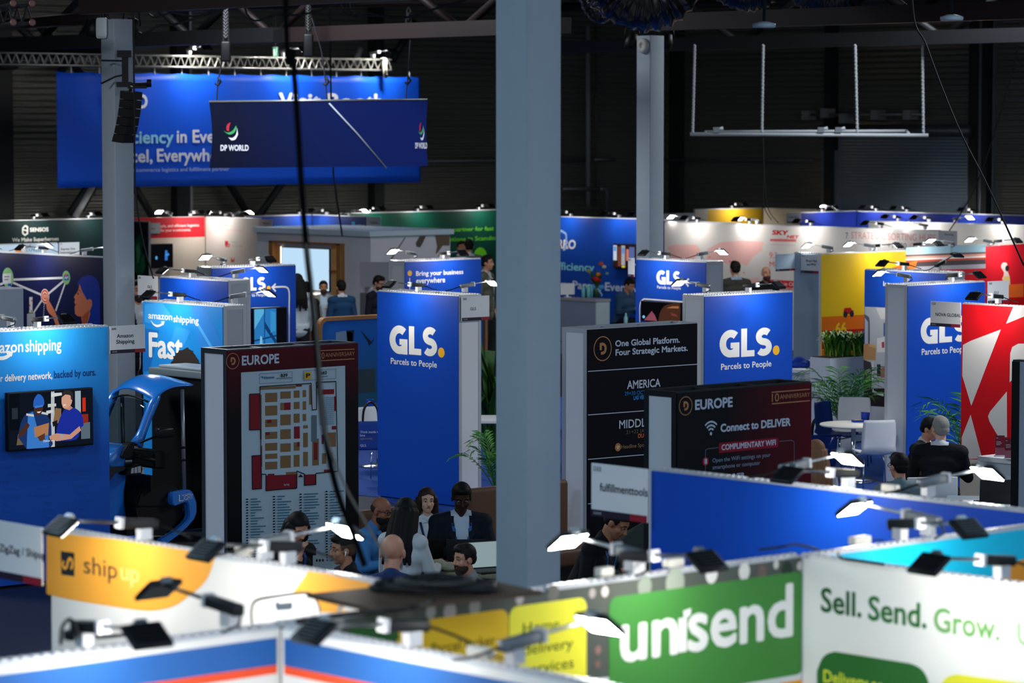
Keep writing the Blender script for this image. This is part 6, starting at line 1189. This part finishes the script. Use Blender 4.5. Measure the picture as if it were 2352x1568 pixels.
vz = rootat('flower_vase', 'glass vase with red and orange flowers on the counter', 'flowers', 1371, 62.2, VR, 1.121); MB().lathe([(0, 0), (.07, 0), (.055, .1), (.075, .24), (.07, .24), (0, .02)], M('2f4a34', .2), 16).obj('vase', vz); random.seed(6)
m = MB()
for i in range(46): a = random.uniform(0, 2 * PI); u = random.uniform(.05, .26); d = Vector((math.cos(a), math.sin(a) * .6, 0)); b = Vector((0, 0, .2)); q = d * u + Vector((0, 0, .36 + random.uniform(0, .24))); s_ = Vector((-d.y, d.x, 0)) * .03; m.add([b, b.lerp(q, .6) + s_, q, b.lerp(q, .6) - s_], [(0, 1, 2, 3)], M(random.choice(('233f1e', '2f5a26', '4a6a30')), .6))
m.obj('leaves', vz); m = MB()
for x, z, r, h in ((.0, .36, .065, 'b01c14'), (-.04, .37, .05, '9c1812'), (.03, .45, .05, 'd0801c'), (.08, .66, .05, 'c8502c'), (.14, .6, .045, 'c8b894'), (-.17, .52, .045, '8a9450'), (.2, .47, .035, '7a9a70'), (.05, .34, .04, 'a01812')): m.ball((x, -.05, z), (r, r * .7, r * .8), M(h, .6), None, 10, 8)
m.obj('blossoms', vz); m = MB(); m.ball((-.09, -.05, .2), (.07, .03, .05), M('3f86c0', .5)); m.ball((.09, -.05, .2), (.07, .03, .05), M('3f86c0', .5)); m.tube([(0, -.05, .2), (.1, -.05, .05), (.09, -.05, 0.02)], .015, M('7ab0d8', .5)); m.obj('ribbon', vz)
for i in range(4): t = rootat('water_bottle', 'clear water bottle on the counter next to the vase', 'bottle', 1340 + i * 6, 62 + .12 * (i % 2), VR, 1.121, 'water bottles beside the vase'); MB().lathe([(0, 0), (.035, 0), (.036, .17), (.015, .21), (.014, .23), (0, .23)], M('6fb4bc', .15), 14).obj('bottle_body', t); MB().lathe([(.016, .225), (.016, .245), (0, .245)], M('a8d0d4', .4), 10).obj('cap', t)
t = rootat('monitor', 'white monitor edge on the counter against the thick column', 'monitor', 1303, 62.25, VR + .5, 1.121); MB().box(-.16, .16, -.015, .015, .05, .27, WHT).obj('housing', t); MB().box(-.05, .05, -.06, .06, 0, .012, WHT).obj('foot', t); MB().box(-.02, .02, -.01, .01, .01, .06, WHT).obj('neck', t)
table('cafe_table', 'table with a blue-green cloth beside the flower counter', 1432, 59, .9, .9, .74, M('3f7f8c', .8), BLACK); m = MB(); vs = []
for j in range(5):
    for i in range(41): a = i / 40 * 4; s_ = int(min(a, 3.999)); f_ = a - s_; c_ = ((-.46, -.46), (.46, -.46), (.46, .46), (-.46, .46), (-.46, -.46)); x = c_[s_][0] + (c_[s_ + 1][0] - c_[s_][0]) * f_; y = c_[s_][1] + (c_[s_ + 1][1] - c_[s_][1]) * f_; k = 1 + .06 * (j / 4) * math.sin(i * 1.9); vs.append((x * k, y * k, .742 - .6 * j / 4))
vs += [(-.46, -.46, .745), (.46, -.46, .745), (.46, .46, .745), (-.46, .46, .745)]
cl_ = rootat('tablecloth', 'blue-green tablecloth hanging over the table beside the flower counter', 'tablecloth', 1432, 59); m.add(vs, [(j * 41 + i, j * 41 + i + 1, (j + 1) * 41 + i + 1, (j + 1) * 41 + i) for j in range(4) for i in range(40)] + [(205, 206, 207, 208)], M('4a8f9c', .85), True); m.obj('cloth', cl_)
t = rootat('water_bottle', 'water bottle on the blue-green tablecloth', 'bottle', 1438, 58.9, VR, .746); MB().lathe([(0, 0), (.035, 0), (.036, .17), (.015, .21), (.014, .24), (0, .24)], M('8cc0cc', .15), 14).obj('bottle_body', t); MB().lathe([(.016, .235), (.016, .255), (0, .255)], M('b8d8dc', .4), 10).obj('cap', t)
# right stand: round table and chairs
table('round_table', 'round white table with chrome pedestal behind the wifi board', 1964, 39.7, .86, .86, .74, M('dcdad0', .45), CHROME, round_=True)
shell_chair('white shell chair in front of the round table behind the wifi board', 2012, 38.75, VR + .2); shell_chair('dark blue shell chair on the near side of the round table', 1922, 41.0, VR - 2.2, M('12306e', .6)); shell_chair('white shell chair beyond the round table', 1963, 41.6, VR + PI - .2)
for px, h, lb in ((1988, .12, 'taller blue paper cup on the round white table'), (1994, .1, 'blue paper cup next to the taller one on the round table')): t = rootat('paper_cup', lb, 'cup', px, 39.95 + (px - 1988) * .03, VR, .741); MB().lathe([(0, 0), (.032, 0), (.042, h), (.038, h), (.03, .01), (0, .01)], M('17399c', .5), 16).obj('cup_body', t); MB().lathe([(.041, h - .006), (.046, h), (.041, h + .004)], M('17399c', .5), 16).obj('rim', t)
t = rootat('flat_box', 'flat blue box lying on the round white table', 'box', 1974, 39.9, VR + .2, .741); MB().box(-.07, .07, -.05, .05, 0, .028, M('18389a', .5)).obj('base', t); MB().box(-.05, .05, -.04, .03, .028, .032, M('c8a060', .5)).obj('lid', t)
# red and white stand
t = rootat('side_chair', 'white chair with square back under the grey-haired man', 'chair', 2134, 32.9, VR + PI + .15, .012); m = MB(); m.rbox(-.27, .27, .2, .225, .45, .83, .01, WHT); m.obj('backrest', t); MB().rbox(-.25, .25, -.24, .2, .42, .45, .01, WHT).obj('seat', t)
for sx in (-1, 1):
    for sy in (-1, 1): MB().tube([(sx * .21, sy * .19, .42), (sx * .23, sy * .22, 0)], .014, CHROME).obj('leg', t)
t = rootat('bar_stool', 'grey metal stool frame beside the white chair', 'stool', 2222, 32.4, VR - .2, .012); m = MB(); m.rbox(-.19, .19, -.19, .19, .62, .65, .01, M('8d9aa4', .5)); m.obj('seat', t); GM = M('9aa8b4', .45, .2)
for sx in (-1, 1):
    for sy in (-1, 1): MB().box(sx * .18 - .014, sx * .18 + .014, sy * .18 - .014, sy * .18 + .014, 0, .62, GM).obj('leg', t)
m = MB(); m.box(-.18, .18, -.19, -.17, .5, .53, GM); m.box(-.18, .18, .17, .19, .5, .53, GM); m.obj('cross_bar', t)
c3 = counter('counter', 'white counter with brochures in front of the red wall', 'Y', (2258, 1054), 2252, 2352, .98, 33.6, 2400, M('b4bcc6', .5), WHT, M('dadcde', .5)); MB().box(.25, c3.L - .05, .004, .012, .55, .8, M('c4ccd8', .5)).obj('door', c3.t)
for i, (px, D_) in enumerate(((2303, 33.45), (2325, 33.15))):
    t = rootat('brochure_stand', ('first' if i == 0 else 'second') + ' dark red brochure in a clear holder, ' + ('next to the white shape' if i == 0 else 'next to the black edged board'), 'brochure', px, D_, VR, .981); xf = Matrix.Rotation(-.15, 4, 'X'); MB().box(-.05, .05, 0, .012, .02, .22, M('6a0f22', .5), xf).obj('brochure', t); m = MB(); m.box(-.052, .052, -.006, -.002, .01, .09, M('8a4a58', .2), xf); m.box(-.055, .055, -.05, .05, 0, .01, M('b8bcc0', .3)); m.obj('holder', t); m = MB()
    for z, l in ((.15, .05), (.135, .06), (.12, .045), (.19, .02)): m.box(-.04, -.04 + l, -.003, -.0005, z, z + .005, M('c8a8ae', .6), xf)
    m.obj('lettering', t)
table('work_table', 'white table with a dark laptop beside the grey stool', 2306, 31.3, .7, .55, .74, WHT, CHROME); laptop('dark laptop on the white table beside the grey stool', 2292, 31.3, .741, VR + PI + .1, tilt=.1, mat=M('2a2c2e', .5), w=.38)
# ---------------------------------------------------------------- blue delivery trike
TRB = M('1f78d6', .25, 0, 0, .6, coat=.6); TX = Wall('X', (345, 900), 345, 480, H=2, D=33.6)
q = Q(3.733, 240, 840)
def xz(x, y): return TX.at(*q(x, y))
tr = thing('delivery_trike', 'blue roofed delivery trike with dark cargo box beside the floor plan board', 'vehicle', TX.o, 0); WV = .82
def grid(rows, mat, name, thick=.03, parent=None, sub=1):
    m = MB(); n = len(rows[0]); vs = [p for r in rows for p in r]; fs = [(i * n + k, i * n + k + 1, (i + 1) * n + k + 1, (i + 1) * n + k) for i in range(len(rows) - 1) for k in range(n - 1)]; m.add(vs, fs, mat, True); o = m.obj(name, parent or tr); md = o.modifiers.new('s', 'SOLIDIFY'); md.thickness = thick; md.offset = 0
    if sub: md = o.modifiers.new('b', 'SUBSURF'); md.levels = sub; md.render_levels = sub
    return o
near = [xz(*p) for p in ((430, 320), (455, 280), (500, 240), (560, 205), (640, 185), (720, 183), (790, 180))]; rows = []
for i, (s_, z) in enumerate(near):
    r = []; crest = .12 * math.cos(min(1, i / 6) * PI / 2) + .035
    for k in range(9): u = k / 8; r.append((s_ - .06 * math.sin(PI * u) * (i == 0), u * WV, z + crest * math.sin(PI * u) * (1.0 if i else .75)))
    rows.append(r)
grid(rows, TRB, 'roof')
pb_ = [xz(*p) for p in ((490, 250), (462, 278), (425, 350), (385, 450), (345, 560), (320, 620), (285, 690))]
for y_ in (.03, WV - .03):
    m = MB(); m.tube([(s_, y_, z) for s_, z in pb_], [.015, .045, .055, .05, .05, .055, .07], TRB, 12); m.obj('windshield_pillar', tr)
gl = bpy.data.materials.new('windshield_glass'); gl.use_nodes = True; nt = gl.node_tree; nt.nodes.clear(); o_ = nt.nodes.new('ShaderNodeOutputMaterial'); mx = nt.nodes.new('ShaderNodeMixShader'); tb_ = nt.nodes.new('ShaderNodeBsdfTransparent'); gs = nt.nodes.new('ShaderNodeBsdfGlossy'); tb_.inputs[0].default_value = (.55, .62, .64, 1); gs.inputs[1].default_value = .05; mx.inputs[0].default_value = .08; nt.links.new(tb_.outputs[0], mx.inputs[1]); nt.links.new(gs.outputs[0], mx.inputs[2]); nt.links.new(mx.outputs[0], o_.inputs[0])
a_, b_2 = xz(420, 330), xz(300, 640); c_ = xz(240, 740); rows = [[(p[0] - .03 * math.sin(PI * k / 6), .06 + (WV - .12) * k / 6, p[1] + (.06 * math.sin(PI * k / 6) if i == 0 else 0)) for k in range(7)] for i, p in enumerate((a_, b_2, c_))]
grid(rows, gl, 'windshield', .006); m = MB(); m.tube([rows[0][k] for k in range(7)], .012, BLACK, 6); m.tube([r_[0] for r_ in rows], .014, BLACK, 6); m.tube([rows[2][k] for k in range(7)], .018, BLACK, 6); m.obj('windshield_seal', tr)
# front fairing: stacked rounded sections
secs = [((275, 690), .10, .95), ((245, 780), .17, .95), ((245, 860), .20, .9), ((285, 960), .17, .74), ((285, 1090), .17, .62), ((300, 1200), .19, .55), ((320, 1290), .2, .5), ((345, 1370), .22, .46)]; m = MB(); vs = []; fs = []; n = 20
for (x, y), dx, k in secs:
    s_, z = xz(x, y); wv = WV * k
    for i in range(n): a = 2 * PI * i / n; ca, sa = math.cos(a), math.sin(a); vs.append((s_ - dx + dx * (abs(ca) ** .6) * (1 if ca > 0 else -1), WV / 2 + wv / 2 * (abs(sa) ** .6) * (1 if sa > 0 else -1), z))
for j in range(len(secs) - 1):
    for i in range(n): fs.append((j * n + i, j * n + (i + 1) % n, (j + 1) * n + (i + 1) % n, (j + 1) * n + i))
fs += [tuple(range(n)), tuple(range((len(secs) - 1) * n, len(secs) * n))]; m.add(vs, fs, TRB, True); m.obj('front_fairing', tr)
def sxz(pts): return [xz(*p) for p in pts]
def slab(pts, y0, y1, mat, name, parent=None, bev=.01):
    m = MB(); bm = bmesh.new(); p_ = sxz(pts); vb = [bm.verts.new((a, y0, b)) for a, b in p_]; f = bm.faces.new(vb); r = bmesh.ops.extrude_face_region(bm, geom=[f]); bmesh.ops.translate(bm, verts=[v for v in r['geom'] if isinstance(v, bmesh.types.BMVert)], vec=(0, y1 - y0, 0)); bmesh.ops.recalc_face_normals(bm, faces=bm.faces[:])
    if bev: bmesh.ops.bevel(bm, geom=bm.edges[:], offset=bev, segments=2, affect='EDGES')
    m.bm(bm, mat, None, False); return m.obj(name, parent or tr)
sp_ = slab([(565, 1130), (570, 1095), (640, 1080), (715, 1068), (745, 1090), (778, 1180), (780, 1260), (760, 1320), (700, 1390), (620, 1460), (540, 1520), (480, 1560), (470, 1500), (560, 1450), (640, 1390), (700, 1330), (715, 1290), (705, 1190), (690, 1170), (640, 1190), (590, 1210), (568, 1190)], -.03, .06, TRB, 'side_fairing')
c = Canvas(TX); c.k = 5
def cf(tx, x0, y0, x1, y1, cap, b): v, f = glyphs(tx, b); a = xz(x0, y0); e = xz(x1, y1); t_ = xz(x0, y0 - cap); k = (e[0] - a[0]) / max(p[0] for p in v); ky = (t_[1] - a[1]) / CAPH; c._mb('lettering').add([(a[0] + p[0] * k, -.034, a[1] + p[1] * ky + (p[0] * k) * (e[1] - a[1]) / (e[0] - a[0])) for p in v], f, M('cfd6de', .4))
cf('L', 615, 1172, 660, 1165, 58, .03); cf('IGHT', 662, 1163, 742, 1147, 40, .03); cf('scootec', 645, 1125, 725, 1110, 20, .01); [mb_.obj('lettering', sp_) for mb_ in c.mb.values()]
slab([(300, 1220), (330, 1110), (370, 1060), (430, 1040), (520, 1020), (640, 1040), (690, 1070), (640, 1100), (570, 1130), (560, 1200), (540, 1230), (320, 1230)], .06, WV - .06, M('141517', .7), 'seat', bev=.02)
slab([(515, 760), (560, 745), (640, 750), (655, 780), (650, 900), (600, 915), (520, 900)], .2, WV - .2, M('18191b', .7), 'back_cushion', bev=.02)
slab([(300, 1230), (560, 1230), (700, 1200), (700, 1300), (620, 1390), (540, 1470), (360, 1470), (330, 1380)], .07, WV - .07, M('0f1012', .5), 'footwell', bev=0)
for x0, x1 in ((488, 500), (690, 708)):
    p0, p1 = xz(x0, 215 if x0 > 600 else 300), xz(x1, 1070 if x0 > 600 else 1020); y_ = .05 if x0 > 600 else WV - .1; m = MB(); m.tube([(p0[0], y_, p0[1]), (p1[0], y_, p1[1])], .022, M('9aa0a4', .3, .6), 12); o = m.obj('roof_post', tr)
    m = MB()
    for z_ in (xz(0, 770)[1], xz(0, 880)[1]): m.lathe([(.026, z_ - .012), (.03, z_), (.026, z_ + .012)], BLACK, 12, None, ((p0[0] + p1[0]) / 2, y_))
    m.obj('clamp_ring', o)
# cargo box behind the seat
p0, p1 = xz(400, 105), xz(900, 1470); BX0 = .74; BX1 = min(1.9, AF.o.x - TX.o.x - .1)
def yat(px): d = ray(px, 600); return d.y * (TX.o.x + BX0) / d.x - TX.o.y
BY1, BY0 = yat(346), yat(492); zb0, zb1 = .28, TX.at(*q(600, 150))[1]
MB().box(BX0, BX1, BY0, BY1, zb0, zb1, M('0d0e10', .55)).obj('cargo_box', tr); m = MB(); m.rbox(BX0 - .03, BX1, BY0 - .02, BY1 + .02, zb1, zb1 + .08, .015, M('6a7478', .4)); m.rbox(BX0 + .05, BX1 - .05, BY0 + .06, BY1 - .06, zb1 + .08, zb1 + .11, .01, M('98a2a8', .35)); m.obj('cargo_lid', tr)
slab([(390, 945), (420, 950), (420, 1090), (395, 1090)], .0, .5, M('101113', .5), 'storage_tray', bev=.006)
# mirrors, handlebar, lights, wheels
a = xz(250, 690); b = xz(405, 605); e = xz(462, 575); m = MB(); m.tube([(a[0], .0, a[1]), (b[0], -.1, b[1])], .012, BLACK); o = m.obj('mirror_arm', tr); MB().rbox(e[0] - .1, e[0] + .1, -.16, -.05, e[1] - .055, e[1] + .055, .025, M('16181a', .3)).obj('mirror', o)
a = xz(70, 580); m = MB(); m.rbox(a[0] - .22, a[0] - .06, WV + .0, WV + .1, a[1] - .06, a[1] + .05, .025, M('16181a', .3)); o = m.obj('mirror', tr); m = MB(); b = xz(200, 690); m.tube([(a[0] - .12, WV + .02, a[1] - .05), (b[0] - .1, WV - .05, b[1])], .012, BLACK); m.obj('mirror_arm', o)
slab([(140, 790), (165, 730), (200, 680), (250, 660), (245, 720), (215, 790), (160, 808)], -.03, .1, M('111315', .35), 'mirror_base')
a = xz(270, 800); m = MB(); m.tube([(a[0], .7, a[1] + .02), (a[0] + .03, .3, a[1] + .04), (a[0] + .08, .02, a[1])], .02, BLACK); o = m.obj('handlebar', tr); m = MB(); b = xz(390, 820); m.tube([(a[0] + .08, .02, a[1]), (b[0] + .02, -.06, b[1])], .024, BLACK); m.obj('grip', o); m = MB(); m.rbox(a[0] - .05, a[0] + .07, .1, .3, a[1] - .03, a[1] + .06, .02, BLACK); m.obj('switch_block', o)
h_ = slab([(155, 945), (190, 880), (285, 848), (312, 880), (305, 935), (255, 948)], -.04, .12, M('0e0f11', .3), 'headlight'); m = MB(); p_ = sxz([(205, 930), (212, 885), (292, 865), (293, 922)]); m.add([(a, -.043, b) for a, b in p_], [(0, 1, 2, 3)], M('b8c4cc', .1, .6)); 
for i in range(1, 3): a, b = p_[0], p_[3]; t_ = i / 3; m.add([(a[0] + (b[0] - a[0]) * t_ - .003, -.045, a[1] + .0), (a[0] + (b[0] - a[0]) * t_ + .003, -.045, a[1]), (a[0] + (b[0] - a[0]) * t_ + .003, -.045, p_[2][1] - .01), (a[0] + (b[0] - a[0]) * t_ - .003, -.045, p_[2][1] - .01)], [(0, 1, 2, 3)], BLACK)
m.obj('lens', h_); slab([(-60, 860), (40, 860), (70, 880), (185, 870), (180, 905), (100, 930), (60, 980), (20, 1050), (-60, 1060)], .0, .14, M('26292c', .5), 'front_bar')
def wheel(s_, y_, r): m = MB(); xf = Matrix.Translation((s_, y_, r + .0)) @ Matrix.Rotation(PI / 2, 4, 'X'); m.lathe([(r * .55, -.05), (r * .9, -.06), (r, -.03), (r, .03), (r * .9, .06), (r * .55, .05)], M('131416', .7), 28, xf); o = m.obj('wheel', tr); m = MB(); m.lathe([(0, -.03), (r * .55, -.04), (r * .55, .04), (0, .03)], ALUD, 20, xf); m.obj('rim', o)
a = xz(120, 1380); wheel(a[0] - .15, WV / 2, .22); wheel(BX1 - .35, BY0 + .1, .24); wheel(BX1 - .35, BY1 - .1, .24)
m = MB(); a = xz(60, 1300); m.tube([(a[0] - .22 + .26 * math.cos(t_), WV / 2, .24 + .27 * math.sin(t_)) for t_ in [PI * k / 12 for k in range(13)]], .09, TRB, 12); m.obj('mudguard', tr); tr.location.z = .013
m = MB(); m.box(xz(300, 0)[0] - .1, BX0 + .3, .12, WV - .12, .12, .3, M('0f1012', .6)); m.obj('chassis', tr)
sm = Wall('X', (400, 700), 400, 440, H=2, D=35); t = thing('wall_sticker', 'x', 'x') if 0 else None
# ---------------------------------------------------------------- clutter on the nearest walls
pk = P(985, 1372, 2.53); t = thing('wooden_plank', 'brown wooden board lying across the near wall tops under the cable heap', 'board', (pk.x, pk.y, 2.532), -.12); MB().box(-.42, .42, -.22, .28, 0, .016, M('4a3a2e', .6, noise=.2)).obj('top', t)
random.seed(2); t = thing('cable_heap', 'tangled heap of black cable on the brown board', 'cable', (pk.x, pk.y, 2.549), VR)
for j in range(7):
    pts = []; ph = random.uniform(0, 6); rx, ry = random.uniform(.13, .27), random.uniform(.08, .15)
    for i in range(26): a = ph + i * .5; pts.append((.03 + rx * math.cos(a) + random.uniform(-.02, .02), .02 + ry * math.sin(a),   .011 + j * .006 + random.uniform(0, .012)))
    MB().tube(bez(*pts, n=3), .009, M('121416', .45) if j % 3 else M('2a2c2c', .5), 6).obj('coil', t)
t2 = cable('power_cable', 'black cable trailing from the heap to the blue topped front wall', [P(1000, 1375, 2.53), P(960, 1392, 2.6), P(880, 1402, 2.58), P(760, 1415, 2.55), P(680, 1428, 2.53)], .011)
cable('power_cable', 'black cable loop standing up on the blue topped front wall', [P(140, 1478, 2.53), P(143, 1440, 2.6), P(160, 1422, 2.625), P(176, 1440, 2.6), P(182, 1462, 2.55), P(240, 1462, 2.53), P(320, 1455, 2.53)], .008)
cable('power_cable', 'thin black cable along the top of the white wall corner', [P(1925, 1268, 2.52), P(1930, 1280, 2.53), P(1960, 1286, 2.52), P(2030, 1296, 2.52)], .007)
cable('power_cable', 'black cable drooping along the top of the long plain blue wall corner', [P(1745, 1262, 2.52), P(1790, 1256, 2.56), P(1830, 1250, 2.56), P(1880, 1262, 2.52)], .006)
t = thing('power_strip', 'black power strip lying on the blue topped front wall', 'power strip', (P(178, 1468, 2.52).x, P(178, 1468, 2.52).y, 2.519), 0); MB().rbox(-.05, .12, -.025, .025, 0, .04, .008, M('17191b', .5)).obj('body', t); m = MB(); [m.lathe([(0, .04), (.016, .04), (.016, .043), (0, .043)], M('2c2e30', .5), 12, None, (-.02 + .045 * i, 0)) for i in range(3)]; m.obj('socket', t)
for px, w_, lb in ((610, US, 'x'),): pass
random.seed(9)
for i, (w, px, L_, lb) in enumerate(((US, 1560, .1, 'on the green logo card wall beside the black lamp'), (US, 1400, .08, 'on the green logo card wall before the lit lamp'), (FU, 2040, .1, 'on the long plain blue wall'), (CY, 1990, .12, 'on the turquoise wall'), (SU, 545, .09, 'on the orange-yellow swoosh wall'), (F2, 1090, .12, 'on the blue topped wall by the yellow cards'))):
    p = w.xy(w.s_at(px), -.03, w.H + .0185); t = thing('power_adapter', 'pale power adapter lying ' + lb, 'adapter', p, w.rot); MB().rbox(-L_ / 2, L_ / 2, -.022, .022, 0, .038, .006, M('b9b6ac', .5)).obj('case', t); MB().tube([(L_ / 2, 0, .015), (L_ / 2 + .04, .005, .01), (L_ / 2 + .1, -.01, .006)], .004, BLACK, 5).obj('lead', t)
